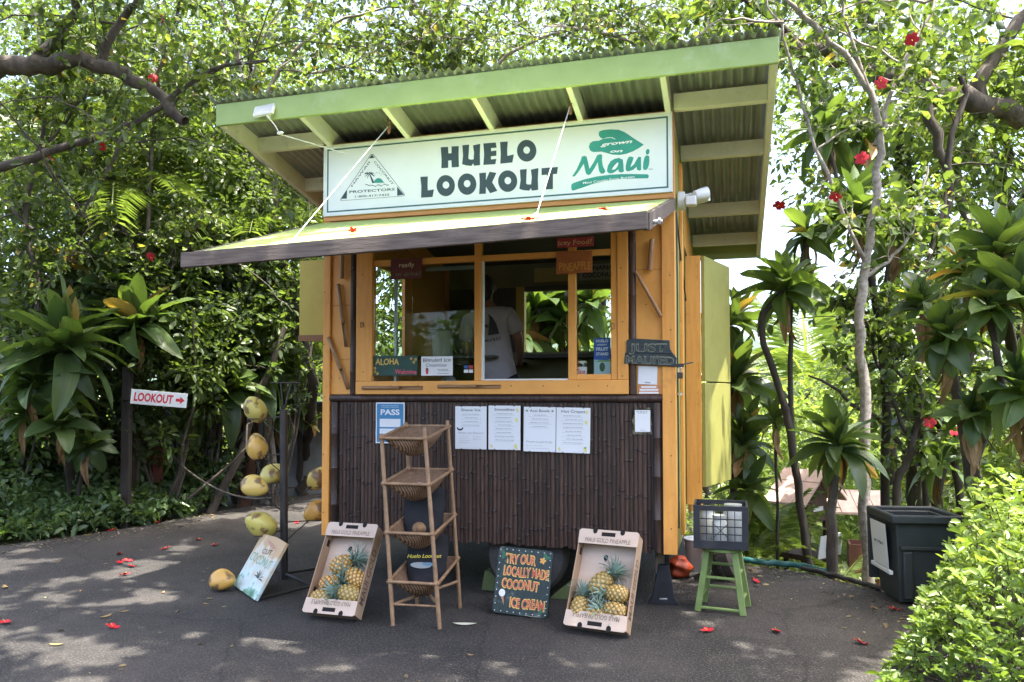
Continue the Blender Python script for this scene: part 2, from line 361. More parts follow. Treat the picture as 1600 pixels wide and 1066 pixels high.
def half_bamboo(p0, p1, r, name, mat, seg=.31, parent=ST, n=10):
    p0 = Vector(p0); p1 = Vector(p1); Ln = (p1-p0).length; pts = []; rad = []; s = 0
    nd = [random.uniform(.4, 1)*seg]
    while nd[-1] < Ln-.05: nd.append(nd[-1]+seg*random.uniform(.92, 1.06))
    for q in [0]+[x for z in nd[:-1] for x in (z-.008, z-.003, z+.003, z+.008)]+[Ln]:
        pts.append(p0.lerp(p1, q/Ln))
    rad = [r]+[k*r for z in nd[:-1] for k in (1, 1.09, 1.09, .98)]+[r]
    return MB().tube(pts, rad, n).build(name, mat, parent, smooth=50)
half_bamboo((.067, .012, ZR-.028), (SW-.099, .012, ZR-.028), .031, 'bamboo_rail', bam)
half_bamboo((.105, .016, ZB+.01), (.105, .016, ZR-.06), .032, 'bamboo_trim', bam)
half_bamboo((SW-.14, .016, ZB+.01), (SW-.14, .016, ZR-.06), .032, 'bamboo_trim', bam)
for (a, c_) in ((547, 557), (983, 994)):
    um = (fu(a)+fu(c_))/2; half_bamboo((um, .012, ZR+.005), (um, .012, 3.05), (fu(c_)-fu(a))/2, 'bamboo_trim', bam, .42)
# upper front wall and window
wl, wr = fu(558), fu(982)
def panel_boards(x0, x1, z0, z1, cuts):
    zs = [z0]+cuts+[z1]
    for a, c_ in zip(zs[:-1], zs[1:]): MB().box(x0, x1, .015, .05, a+.0012, c_-.0012).build('wall_board', orange, ST, bevel=.0015)
panel_boards(.067, fu(547)+.012, ZR+.003, 3.06, [1.90, 2.36])
panel_boards(fu(994)-.012, SW-.099, ZR+.003, 3.06, [2.55])
MB().box(.067, SW-.099, .02, .06, 3.062, 3.69).build('header_wall', orange, ST)
MB().box(.0, SW, -.022, -.013, 3.075, 3.735).build('sign_backing_board', surf('orange_trim', (.62, .29, .09), (.5, .22, .07), rough=.6, stretch=(.5, 8, 8)), ST, bevel=.002)
wf = thing  # (window frame is a part, built below)
zs0, zs1 = fz(770, 616), fz(770, 595)
MB().box(wl, wr, -.022, .055, ZR+.004, zs1).build('window_sill', orange, ST, bevel=.004)
MB().box(wl, fu(583), -.020, .055, zs1+.001, 3.06).build('window_casing', orange_v, ST, bevel=.004)
MB().box(fu(965), wr, -.020, .055, zs1+.001, 3.06).build('window_casing', orange_v, ST, bevel=.004)
MB().box(fu(742), fu(752), -.014, .05, zs1+.001, 3.06).build('window_mullion', orange_v, ST, bevel=.003)
zt0, zt1 = 2.655, 2.715
MB().box(fu(583)+.001, fu(742)-.001, .0, .045, zt0+.02, zt1+.01).build('window_transom', orange, ST, bevel=.003)
MB().box(fu(752)+.001, fu(955)-.001, -.006, .045, zt0+.02, zt1+.005).build('window_transom', orange, ST, bevel=.003)
MB().box(fu(888), fu(900), -.01, .045, zs1+.002, 2.78).build('sash_bar', orange_v, ST, bevel=.003)
MB().box(fu(955), fu(965)-.001, -.012, .045, zs1+.002, 3.05).build('sash_bar', orange_v, ST, bevel=.003)
MB().box(fu(900)+.001, fu(955)-.001, -.008, .045, zs1+.002, zs1+.045).build('sash_bar', orange, ST, bevel=.003)
# panes
def pane(a, c_, z0, z1, v=.022): MB().box(a, c_, v, v+.004, z0, z1).build('pane', glass, ST, smooth=0)
pane(fu(583)+.001, fu(742)-.001, zs1+.002, zt0+.019); pane(fu(583)+.001, fu(742)-.001, zt1+.011, 3.05)
pane(fu(752)+.001, fu(955)-.001, zt1+.007, 3.05); pane(fu(900)+.001, fu(955)-.001, zs1+.046, zt0+.019)
pane(fu(640), fu(742)-.002, zs1+.01, zt0+.01, .052)
a, c_ = fu(752), fu(888)
MB().box(a+.001, a+.016, -.002, .04, zs1+.002, zt0+.019).box(a+.017, c_-.001, -.002, .04, zs1+.001, zs1+.014).build('window_track', whitep, ST, bevel=.002)
x = fu(613); MB().box(x-.011, x+.011, .06, .085, zs1, zt0).build('inner_sash_bar', flat('aluminium', (.35, .36, .37), .4, .6), ST)
MB().box(fu(660), fu(741), .06, .085, zt0-.03, zt0).build('inner_sash_bar', MATS['aluminium'], ST)
# interior: counter, ceiling, shelves
MB().box(.09, SW-.09, .09, .55, 1.50, 1.54).build('inside_counter', darkpaint, ST)
MB().hexa([(.04, .065, 3.66), (SW-.04, .065, 3.66), (SW-.04, DEP-.06, 3.13), (.04, DEP-.06, 3.13), (.04, .065, 3.68), (SW-.04, .065, 3.68), (SW-.04, DEP-.06, 3.15), (.04, DEP-.06, 3.15)]).build('ceiling_panel', darkpaint, ST, smooth=0)
MB().box(1.03, SW-.35, DEP-.35, DEP-.052, 2.02, 2.06).build('inside_shelf', darkpaint, ST)
MB().box(.09, 1.04, DEP-.32, DEP-.052, 1.95, 1.98).build('inside_shelf', darkpaint, ST)
MB().box(1.03, SW-.3, DEP-.12, DEP-.052, 2.80, 2.859).build('inside_shelf', darkpaint, ST)
# --- roof with rafters, purlins, fascia (sub-parts)
RX0, RX1, RV0, RV1 = -.69, SW+.715, -.5, 3.0
npw = int((RX1-RX0+.06)/.0088)
def sheet_pts(v, dz=0): return [(RX0-.03+i*.0088, v, zroof(v)+.185+.0155*math.sin(i*.0088/.073*2*math.pi)+dz) for i in range(npw)]
mb = MB(); rows = [-.575, .6, 1.8, 3.06]; vs = []
for v in rows: vs += sheet_pts(v)
for v in rows: vs += sheet_pts(v, -.0012)
m = npw*len(rows); fs = []
for k in range(len(rows)-1):
    for i in range(npw-1):
        q = k*npw+i; fs.append((q, q+1, q+npw+1, q+npw)); fs.append((m+q, m+q+npw, m+q+npw+1, m+q+1))
for i in range(npw-1): fs.append((i, m+i, m+i+1, i+1))
mb.add(vs, fs); mb.m = [k % 2 for k in range(2*(len(rows)-1)*(npw-1))]+[0]*(npw-1); roof = mb.build('roof', [tin, tin_u], ST, smooth=60)
def raf(u, w_=.042, v0=RV0+.002, v1=RV1, h=.155, name='rafter', mt=cream):
    MB().hexa([(u, v0, zroof(v0)), (u+w_, v0, zroof(v0)), (u+w_, v1, zroof(v1)), (u, v1, zroof(v1)), (u, v0, zroof(v0)+h), (u+w_, v0, zroof(v0)+h), (u+w_, v1, zroof(v1)+h), (u, v1, zroof(v1)+h)]).build(name, mt, roof, bevel=.003)
raf(RX0+.0, .045); raf(RX1-.045, .045)
for px in (510, 633, 765, 905, 1043): raf(fp(px, 190, .1)[0]-.021, v1=DEP-.1)
for k, v in enumerate((0.0, .78, 1.95, 2.72)):
    for (a, c_) in ((RX0+.046, -.002), (SW+.002, RX1-.046)):
        MB().box(a, c_, v-.035, v+.035, zroof(v)+.03, zroof(v)+.15).build('purlin', cream, roof, bevel=.003)
MB().box(RX0-.005, RX1+.005, RV0-.032, RV0, 3.795, 3.972).build('fascia', lime, roof, bevel=.004)
MB().box(RX0-.005, RX1+.005, RV1+.001, RV1+.03, zroof(RV1)-.02, zroof(RV1)+.16).build('fascia', lime, roof, bevel=.004)
# --- awning: the raised window shutter
AO = 1.50
aw = MB(); c = [(-.165, -AO, 2.545), (2.86, -AO, 2.622), (2.90, -.03, 3.065), (-.03, -.03, 3.062)]
aw.hexa([(x, y, z-.018) for x, y, z in c]+[(x, y, z) for x, y, z in c]); awn = aw.build('awning', lime_board, ST, bevel=.002)
def along(p, q, w_, h, name, off=0.0): MB().hexa([(p[0], p[1]-w_, p[2]-h), (q[0], q[1]-w_, q[2]-h), (q[0], q[1], q[2]-h), (p[0], p[1], p[2]-h), (p[0], p[1]-w_, p[2]+off), (q[0], q[1]-w_, q[2]+off), (q[0], q[1], q[2]+off), (p[0], p[1], p[2]+off)]).build(name, greywood, awn, bevel=.004)
along((-.19, -AO-.002, 2.545), (2.885, -AO-.002, 2.622), .036, .096, 'front_board', .004)
for (p, q) in ((c[1], c[2]), (c[0], c[3])):
    s = .038 if p[0] > 1 else -.038
    MB().hexa([(p[0], p[1], p[2]-.10), (p[0]+s, p[1], p[2]-.10), (q[0]+s, q[1], q[2]-.09), (q[0], q[1], q[2]-.09), (p[0], p[1], p[2]+.003), (p[0]+s, p[1], p[2]+.003), (q[0]+s, q[1], q[2]+.003), (q[0], q[1], q[2]+.003)]).build('side_board', greywood, awn, bevel=.004)
for f in (.33, .67):
    p = Vector(c[0]).lerp(Vector(c[1]), f); q = Vector(c[3]).lerp(Vector(c[2]), f); MB().beam((p.x, p.y, p.z-.055), (q.x, q.y, q.z-.055), .04, .07).build('awning_batten', greywood, awn)
MB().cyl((2.90, -1.36, 2.60), (2.955, -1.36, 2.60), .012, n=8).cyl((2.93, -1.36, 2.60), (2.945, -1.36, 2.60), .022, n=6).build('bolt', chrome, awn)
# --- left hatch and right split door
hm = Matrix.Translation((.0, .10, 2.07)) @ Matrix.Rotation(R_(4), 4, 'Z')
ht = MB().box(-.275, -.004, -.02, .02, 0, .70).build('side_hatch', yellowp, ST, bevel=.004, M=hm)
MB().box(-.28, -.0, -.027, -.0205, 0, .05).build('hinge_strap', flat('rusty_metal', (.22, .11, .05), .6, .4), ht)
jm = MB().box(SW+.0, SW+.135, 1.27, 1.33, .62, 2.86).build('door_jamb', orange_v, ST, bevel=.004)
for (z0, z1) in ((1.725, 2.86), (.78, 1.713)):
    dm = Matrix.Translation((SW+.137, 1.30, 0)) @ Matrix.Rotation(R_(-17), 4, 'Z')
    d = MB().box(.0, .035, .0, .74, z0, z1).build('half_door', doorgreen, ST, bevel=.004, M=dm)
    for zz in (z0+.10, z1-.14):
        h = MB().box(-.104, -.012, -.036, -.0315, zz-.075, zz+.075).cyl((-.058, -.041, zz-.078), (-.058, -.041, zz+.078), .0065, n=8)
        for dx in (-.09, -.03):
            for dz in (-.05, .05): h.cyl((dx, -.040, zz+dz), (dx, -.034, zz+dz), .008, n=8)
        h.build('hinge', surf('painted_hinge', (.58, .24, .045), (.40, .15, .03), rough=.5, scale=30) if 'painted_hinge' not in MATS else MATS['painted_hinge'], d)
# cable on the side wall, casing strip
MB().tube([(SW+.006, .12, 3.0), (SW+.008, .13, 2.4), (SW+.006, .11, 1.8), (SW+.008, .12, 1.2), (SW+.007, .12, .6)], .007, 6).build('side_cable', black_metal, ST)
MB().tube([(SW+.006, .12, 2.98), (SW+.01, .5, 2.72), (SW+.01, 1.2, 2.45)], .007, 6).build('side_cable', black_metal, ST)
MB().box(SW-.003, SW+.022, .55, .68, ZB+.05, 3.5).build('door_casing', orange_v, ST, bevel=.003)
MB().tube([(SW+.02, .10, 1.60), (SW+.02, .10, 1.62)], [.022, .022], 10).build('conduit_cap', chrome, ST)
# window hook latches, screws
for (px, py) in ((568, 508), (958, 510)):
    u, z = fp(px, py); MB().tube([(u-.012, -.028, z+.02), (u+.012, -.03, z+.02), (u+.014, -.03, z-.02), (u-.012, -.03, z-.022), (u-.012, -.028, z+.02)], .0035, 6).build('latch_hook', MATS['rusty_metal'], ST)
sc = MB()
for px in (612, 655, 700, 760, 800, 850, 905, 950):
    u, z = fp(px, 603); sc.cyl((u, -.0245, z), (u, -.021, z), .005, n=8)
for (a_, zz) in [(p_, 1.75+.42*k) for p_ in (568, 974) for k in range(3)]+[(508, .62+.47*k) for k in range(5)]+[(1049, .62+.47*k) for k in range(5)]+[(530, 1.75), (530, 2.5), (1018, 1.72), (1008, 2.3)]:
    u = fu(a_, 560)+rng.normal()*.006; y_ = -.0125 if a_ in (508, 1049) else (.0145 if a_ in (530, 1018, 1008) else -.0205); z = zz+rng.normal()*.03; sc.cyl((u, y_-.0025, z), (u, y_, z), .0055, n=8)
sc.build('screw_heads', MATS['rusty_metal'], ST)['kind'] = 'stuff'
# trailer chassis: wheel, axle, skirt
def wheel(u, v):
    M = Matrix.Translation((u, v, .33)) @ Matrix.Rotation(R_(90), 4, 'X')
    prof = [(.19, -.10), (.30, -.10), (.325, -.07), (.33, 0), (.325, .07), (.30, .10), (.19, .10)]
    t_ = MB().lathe(prof, 32, M).build('wheel', rubber, ST, smooth=40)
    MB().lathe([(.0001, -.03), (.06, -.05), (.09, -.02), (.16, -.03), (.19, -.085), (.185, .09)], 24, M).build('rim', surf('grey_rim', (.25, .25, .25), rough=.5) if 'grey_rim' not in MATS else MATS['grey_rim'], t_)
wheel(1.74, .22); wheel(1.72, 2.5)
MB().box(.2, SW-.2, .55, .62, .36, ZB+.03).box(.2, SW-.2, 2.2, 2.27, .36, ZB+.03).box(1.69, 1.75, .4, 2.5, .30, .36).build('chassis_frame', black_metal, ST)
# ================================================================== signs, posters and fittings on the stand
def fmat(u, z, out): return Matrix.Translation(W3(u, -out, z)) @ Matrix.Rotation(-TH, 4, 'Z')
def cmap(cx, cy, sc, u0, z0, out):
    def f(x, y):
        u, z = fp(cx+x/sc, cy+y/sc, out); return (u-u0, z-z0)
    return f
def text_ab(s, parent, A, B, height, mat, **kw):
    dx, dz = B[0]-A[0], B[1]-A[1]
    return text(s, parent, A[0], A[1], height, mat, width=math.hypot(dx, dz), align='L', rot=math.atan2(dz, dx), **kw)
# --- main name board
su, sz = SW/2, 3.115
SG = thing('sign_board', 'long white name board lettered HUELO LOOKOUT above the awning', 'sign', mat=fmat(su, sz, .023))
hw, hh = 1.455, .605
MB().box(-hw, hw, -.012, 0, 0, hh).build('panel', signwhite, SG, bevel=.002)
fr = MB()
for a in ((-hw, hw, 0, .014), (-hw, hw, hh-.014, hh), (-hw, -hw+.014, .0145, hh-.0145), (hw-.014, hw, .0145, hh-.0145)): fr.box(a[0], a[1], -.019, -.0125, a[2], a[3])
fr.build('frame', whitep, SG, bevel=.001)
bl = MB(); i0, tk = .032, .012
for a in ((-hw+i0, hw-i0, i0, i0+tk), (-hw+i0, hw-i0, hh-i0-tk, hh-i0), (-hw+i0, -hw+i0+tk, i0+tk, hh-i0-tk), (hw-i0-tk, hw-i0, i0+tk, hh-i0-tk)): bl.box(a[0], a[1], -.0135, -.012, a[2], a[3])
bl.build('border_line', lineteal, SG, smooth=0)
FY = -.0125
c3 = cmap(640, 190, 6.4, su, sz, .035)
letters = {
 'H': [(312,258),(385,254),(388,320),(420,318),(420,250),(492,247),(490,330),(494,455),(422,460),(418,388),(386,392),(386,464),(318,467),(320,380)],
 'U': [(528,238),(596,232),(592,310),(588,370),(605,382),(640,380),(645,310),(634,240),(706,224),(703,330),(705,437),(645,443),(636,418),(618,445),(570,440),(526,428),(535,340)],
 'E': [(738,220),(862,211),(870,262),(815,266),(815,298),(868,290),(868,343),(814,348),(814,380),(868,375),(858,427),(738,435),(746,330)],
 'L': [(905,206),(982,201),(976,280),(978,345),(1043,330),(1028,410),(907,422),(912,320)],
 'L2': [(108,555),(182,550),(180,640),(182,690),(243,680),(230,755),(115,762),(118,650)],
 'K': [(696,517),(765,511),(763,590),(800,503),(868,514),(826,608),(878,694),(806,718),(764,652),(762,722),(696,726),(702,620)],
 'U2': [(1103,482),(1172,475),(1168,560),(1166,620),(1180,630),(1215,630),(1222,560),(1213,482),(1288,466),(1283,580),(1286,684),(1222,692),(1214,665),(1196,692),(1145,688),(1098,675),(1110,590)],
 'T': [(1320,468),(1484,455),(1474,524),(1434,527),(1433,676),(1362,680),(1372,600),(1375,532),(1320,537)]}
for k, pl in letters.items(): shape(SG, [c3(*p) for p in pl], signgreen, FY, .001, 'letter')
for (cx, cy, rx, ry, ix, iy) in ((1171,293,97,109,1171,287),(362,642,92,106,364,636),(575,627,93,107,576,622),(981,597,96,108,983,592)):
    mb = MB(); ring_poly([c3(x, y) for x, y in ellp(cx, cy, rx, ry, 36)], [c3(x, y) for x, y in ellp(ix, iy, 33, 36, 36)], FY-.001, mb); mb.build('letter', signgreen, SG, smooth=0)
# farm logo
c4 = cmap(870, 180, 7.616, su, sz, .035)
lf = [(1035,352),(975,315),(920,280),(860,238),(800,200),(740,177),(640,170),(545,180),(505,197),(497,235),(515,265),(550,283),(500,306),(430,312),(395,335),(382,375),(395,420),(430,440),(530,435),(590,450),(660,470),(750,475),(830,460),(910,430),(980,392)]
shape(SG, [c4(*p) for p in lf], teal, FY, .001)
shape(SG, [c4(*p) for p in [(540,287),(600,268),(650,264),(700,285),(690,289),(645,270),(600,275)]], signwhite, FY-.0012, .0005)
shape(SG, [c4(*p) for p in [(172,860),(175,825),(200,808),(330,765),(480,730),(620,712),(760,703),(900,702),(1080,705),(1097,725),(1085,752),(900,755),(740,762),(600,780),(440,815),(300,865),(200,898),(178,893)]], teal, FY, .001)
for pl in ([(185,722),(200,705),(235,650),(285,540),(298,495),(330,485),(355,495),(372,560),(390,640),(440,560),(480,480),(515,465),(540,475),(538,540),(550,610),(580,670),(560,695),(525,698),(505,670),(492,600),(488,560),(450,630),(405,700),(380,716),(350,700),(335,650),(322,580),(295,620),(255,680),(215,728),(192,733)],
           [(600,640),(610,600),(640,550),(690,520),(740,510),(785,530),(792,580),(795,640),(800,670),(770,685),(735,672),(732,645),(700,670),(660,693),(620,693),(598,670)],
           [(820,650),(822,600),(835,540),(855,500),(880,493),(915,505),(905,540),(885,590),(878,622),(920,585),(950,530),(975,495),(1003,500),(1003,560),(1005,650),(985,662),(955,650),(950,615),(910,650),(860,668),(835,670)],
           [(1025,620),(1030,560),(1045,500),(1070,478),(1100,490),(1103,540),(1095,600),(1075,645),(1050,655),(1030,645)]):
    shape(SG, [c4(*p) for p in pl], teal, FY, .001, 'letter')
shape(SG, [c4(*p) for p in ellp(1081, 437, 22, 34, 18, .2)], teal, FY, .001, 'letter')
shape(SG, [c4(*p) for p in [(655,655),(668,625),(695,590),(725,562),(735,575),(722,615),(695,645)]], signwhite, FY-.0012, .0005)
text_ab('grown', SG, c4(520, 372), c4(900, 330), .026, signwhite, y=FY-.0018, bold=.03, shear=.3)
text_ab('on', SG, c4(635, 448), c4(785, 440), .022, signwhite, y=FY-.0018, bold=.03, shear=.3)
text_ab('Maui County Farm Bureau', SG, c4(312, 822), c4(925, 742), .016, signwhite, y=FY-.0018, bold=.015)
text_ab('TM', SG, c4(1090, 655), c4(1138, 652), .010, ink, y=FY-.001)
# coconut triangle emblem
c2 = cmap(500, 210, 7.617, su, sz, .035)
tri = [(620,205),(218,800),(1036,738)]
def rtri(ins, rad):
    ce = V_(625, 590); pts = []
    P = [V_(*p) for p in tri]
    for i in range(3):
        a, b_, d = P[i-1], P[i], P[(i+1) % 3]
        b_ = b_+(ce-b_).normalized()*ins*1.9
        a2 = b_+((P[i-1]+(ce-P[i-1]).normalized()*ins*1.9)-b_).normalized()*rad; d2 = b_+((P[(i+1) % 3]+(ce-P[(i+1) % 3]).normalized()*ins*1.9)-b_).normalized()*rad
        for k in range(7):
            s = k/6; pts.append(a2*(1-s)**2+b_*2*s*(1-s)+d2*s*s)
    return [c2(p.x, p.y) for p in pts]
mb = MB(); ring_poly(rtri(6, 46), rtri(11, 42), FY-.001, mb); mb.build('emblem', signgreen, SG, smooth=0)
for pl in ([(620,243),(583,288),(652,281)], [(322,660),(245,769),(320,766)], [(918,622),(999,718),(920,732)]): shape(SG, [c2(*p) for p in pl], signgreen, FY, .001)
text_ab('HAWAII', SG, c2(384, 628), c2(598, 338), .017, signgreen, y=FY-.001, bold=.01)
text_ab('COCONUT', SG, c2(640, 332), c2(862, 606), .017, signgreen, y=FY-.001, bold=.01)
text_ab('PROTECTORS', SG, c2(350, 702), c2(890, 668), .0205, signgreen, y=FY-.001, bold=.015)
text_ab('1-800-417-7435', SG, c2(418, 755), c2(826, 730), .0165, signgreen, y=FY-.001, bold=.01)
shape(SG, [c2(*p) for p in [(622,582),(606,530),(586,478),(596,474),(622,520),(648,578)]], signgreen, FY, .001)
for (a, r1) in ((200, 62), (160, 66), (120, 58), (75, 52), (30, 62), (-15, 62), (235, 52)):
    p = [(590+math.cos(R_(a))*r1*s-math.sin(R_(a))*hgt, 468-math.sin(R_(a))*r1*s*.8+s*s*26-hgt*abs(math.cos(R_(a)))) for s, hgt in ((0, 0), (.4, 11), (.8, 9), (1, 0), (.75, -6), (.4, -5))]
    shape(SG, [c2(*q) for q in p], signgreen, FY, .0012)
shape(SG, [c2(*q) for q in [(632,580),(650,550),(675,528),(700,520),(730,532),(752,560),(765,576)]], teal, FY, .001)
for bx, by in ((540, 600), (610, 610), (680, 605), (755, 596)):
    p = [(bx+i*8, by-7*math.sin(i*.8)) for i in range(9)]; p += [(bx+i*8, by-7*math.sin(i*.8)+8) for i in range(8, -1, -1)]
    shape(SG, [c2(*q) for q in p], signgreen, FY, .001)
for i in range(9):
    a = R_(20+i*18); shape(SG, [c2(*q) for q in ellp(690+38*math.cos(a)*(1+.4*(i % 2)), 500-36*math.sin(a)*(1+.4*(i % 2)), 4, 4, 6)], signgreen, FY, .001)

# --- flat boards, posters and cards fixed to the front
def board(name, label, cat, x0, y0, x1, y1, out, mat, th=.004, rot=0., bevel=.0008, group=None):
    cx, cy = (x0+x1)/2, (y0+y1)/2; u, z = fp(cx, cy, out)
    w_ = fp(x1, cy, out)[0]-fp(x0, cy, out)[0]; h_ = fp(cx, y0, out)[1]-fp(cx, y1, out)[1]
    o = MB().box(-w_/2, w_/2, 0, th, -h_/2, h_/2).build(name, mat, None, bevel=bevel)
    o.matrix_world = fmat(u, z, out) @ Matrix.Rotation(rot, 4, 'Y'); tag(o, label, cat, group)
    return o, w_, h_
def word_bars(o, rows, mat, h=.0035, y=-.0008):
    """unreadably small print: runs of short dashes"""
    mb = MB()
    for (x0, x1, z) in rows:
        x = x0
        while x < x1:
            l = min(random.uniform(.008, .026), x1-x)
            mb.add([(x, y, z), (x+l, y, z), (x+l, y, z+h), (x, y, z+h)], [(0, 1, 2, 3)]); x += l+.006
    mb.build('fine_print', mat, o, smooth=0)['kind'] = 'stuff'
PO = .006
ps, w_, h_ = board('permit_poster', 'blue and white PASS permit poster on the dark bamboo', 'poster', 587, 629, 632, 693, PO, paper)
blue = surf('permit_blue', (.06, .26, .46), (.05, .20, .38), rough=.45, scale=40, bump=0)
shape(ps, [(-w_*.46, -h_*.47), (w_*.46, -h_*.47), (w_*.46, h_*.47), (-w_*.46, h_*.47)], blue, -.0003, .0004, 'print')
text('PASS', ps, 0, h_*.20, .043, paper, y=-.0012, width=w_*.66, bold=.03)
for (z0, z1, m_) in ((-.10, .10, paper), (-.30, -.14, paper)): shape(ps, [(-w_*.36, h_*z0), (w_*.36, h_*z0), (w_*.36, h_*z1), (-w_*.36, h_*z1)], m_, -.0008, .0004, 'print')
word_bars(ps, [(-w_*.3, w_*.3, h_*k) for k in (-.2, -.26)], grey_ink, .003, -.0014); word_bars(ps, [(-w_*.3, w_*.3, h_*k) for k in (.38, .42)], paper, .003, -.0012)
menus = [('Shave Ice', 711, 635, 760, 702, 'leftmost of the four white menu sheets, headed Shave Ice', 'Shave Ice Flavors'), ('Smoothies', 763, 634, 813, 703, 'white menu sheet headed Smoothies with yellow fruit prints', None),
         ('Acai Bowls', 818, 636, 868, 706, 'white menu sheet headed Acai Bowls above Fresh Local Fruit', 'Fresh Local Fruit'), ('Hot Crepes', 869, 637, 922, 708, 'rightmost of the four white menu sheets, headed Hot Crepes', None)]
yel_print = flat('yellow_print', (.75, .70, .25), .5); grn_print = flat('green_print', (.12, .25, .12), .5); pap2 = flat('light_grey_ink', (.48, .48, .48), .6)
for i, (ttl, x0, y0, x1, y1, lab, sub) in enumerate(menus):
    o, w_, h_ = board('menu_sheet', lab, 'menu', x0, y0, x1, y1, PO, paper, .003, (0, .004, .012, .014)[i], group='menu sheets on the bamboo front')
    text(ttl, o, 0, h_*.385, .021, ink, y=-.001, width=w_*(.62 if i != 3 else .7), bold=.0)
    rows = []; z = .31
    while z > (-.02 if sub else -.36):
        rows += [(-w_*random.uniform(.18, .3), w_*random.uniform(.2, .3), h_*z), (-w_*random.uniform(.3, .36), w_*random.uniform(.28, .36), h_*(z-.028))]; z -= .085
    word_bars(o, rows[::2], grey_ink, .0042); word_bars(o, rows[1::2], pap2, .0028)
    if sub:
        text(sub, o, 0, -h_*.14 if i == 0 else -h_*.30, .015, grey_ink, y=-.001, width=w_*.8)
        word_bars(o, [(-w_*.36, -w_*.05, -h_*k) for k in (.2, .25, .3, .35)]+[(w_*.08, w_*.34, -h_*k) for k in (.2, .24, .28)] if i == 0 else [(-w_*.42, w_*.1, -h_*.37), (-w_*.42, w_*.3, -h_*.43)], pap2, .003)
    if i == 0:
        shape(o, [(-w_*.34+.028*math.cos(a), -h_*.0+.024*math.sin(a)) for a in [math.pi+k*math.pi/8 for k in range(9)]]+[(-w_*.34+.019*math.cos(a), h_*.01+.014*math.sin(a)) for a in [2*math.pi-k*math.pi/8 for k in range(9)]], ink, -.0006, .0004, 'print')
    if i in (1, 3):
        for (dx, dz, r1) in ((.38, .18, .018), (.36, -.42, .022), (-.40, -.42, .014), (.4, .40, .015)): shape(o, ellp(w_*dx, h_*dz, r1*.6, r1, 12, .3), yel_print, -.0006, .0004, 'print')
    if i in (2, 3):
        for (dx, dz) in ((-.40, .41), (.40, .41)) if i == 2 else ((.36, -.38),):
            for a in (-40, 0, 40): shape(o, [(w_*dx+.016*math.sin(R_(a))*s+k*math.cos(R_(a)), h_*dz-.008+.02*math.cos(R_(a))*s-k*math.sin(R_(a))) for s, k in ((0, 0), (.5, .004), (1, 0), (.5, -.004))], grn_print, -.0006, .0004, 'print')
    cl = MB()
    for cx in (-w_*.3, w_*.3):
        for zz in (-h_*.5, h_*.5): cl.ell((cx, .0, zz), (.006, .004, .006), 8, 5)
    cl.build('tacks', ink, o)['kind'] = 'stuff'
o, w_, h_ = board('payment_sheet', 'white payment card in a clear sleeve at the right end of the bamboo', 'card', 992, 641, 1016, 675, .009, paper, .002)
word_bars(o, [(-w_*.4, w_*.4, h_*.42), (-w_*.3, w_*.3, h_*.36)], ink, .003); text('Venmo', o, 0, -h_*.44, .009, grey_ink, y=-.001)
MB().box(-w_*.68, w_*.62, .0025, .0035, -h_*.62, h_*.62).build('plastic_sleeve', clear, o, smooth=0)
o, w_, h_ = board('payment_card', 'white venmo card below the JUST MAUI\'ED sign', 'card', 997, 572, 1027, 601, -.004, paper, .003, .03)
text('venmo', o, 0, -h_*.42, .011, ink, y=-.001, bold=.02)
o, w_, h_ = board('notice_strip', 'small orange and white notice strip beneath the venmo card', 'card', 998, 602, 1030, 616, -.004, flat('notice_orange', (.62, .25, .12), .5), .003)
for k, (a, c_) in enumerate(((-.38, .36), (-.46, .46), (-.48, .48))): shape(o, [(w_*a, h_*(.28-k*.32)-.006), (w_*c_, h_*(.28-k*.32)-.006), (w_*c_, h_*(.28-k*.32)+.008), (w_*a, h_*(.28-k*.32)+.008)], paper, -.0006, .0004, 'print')
# carved JUST MAUI'ED sign, two stacked boards
slate = surf('painted_slate_wood', (.045, .065, .07), (.02, .028, .03), rough=.6, scale=9, stretch=(1, 4, 6), bump=.6, bscale=20, dirt=(.10, .13, .13, .6))
gold = surf('faded_gold_outline', (.30, .29, .19), (.16, .18, .14), rough=.6, scale=60)
u, z = fp(1016, 552, .03)
jm_ = thing('carved_sign', 'dark carved wooden sign reading JUST MAUI\'ED on the corner post', 'sign', mat=fmat(u, z, .03))
def zs(px, py): a, b_ = fp(px, py, .03); return (a-u, b_-z)
up_ = MB().prism([zs(*p) for p in [(979,552),(979,532),(990,529),(1046,532),(1047,545),(1052,553)]], -.004, .024).build('upper_board', slate, jm_, bevel=.003)
lo_ = MB().prism([zs(*p) for p in [(975,568),(977,551),(1054,554),(1057,560),(1056,573),(1040,572)]], -.0, .026).build('lower_board', slate, jm_, bevel=.003)
text_ab('JUST', up_, zs(983, 549.5), zs(1042, 549.5), .058, gold, y=-.0055, bold=.035); text_ab('JUST', up_, zs(984.5, 549), zs(1041, 549), .050, slate, y=-.0065, bold=.0)
text_ab("MAUI'ED", lo_, zs(978, 567.5), zs(1053, 570), .056, gold, y=-.0015, bold=.035); text_ab("MAUI'ED", lo_, zs(979, 567), zs(1052, 569.5), .048, slate, y=-.0025)
pl_ = empty('x'); bpy.data.objects.remove(pl_)
u, z = fp(1068, 575, .0)
lk = thing('padlock', 'black padlock hanging from the chain behind the carved sign', 'padlock', mat=fmat(SW+.03, fz(1058, 580), .0))
MB().box(-.022, .022, -.015, .012, -.055, -.01).build('lock_body', black_metal, lk, bevel=.005)
MB().tube([(-.014, 0, -.012), (-.014, 0, .02), (0, 0, .032), (.014, 0, .02), (.014, 0, -.012)], .004, 8).build('shackle', chrome, lk)
MB().box(-.03, .03, -.012, -.006, .028, .055).tube([(.0, -.01, .045), (.05, .1, .06), (.08, .3, .075)], .006, 6).build('hasp', black_metal, lk)
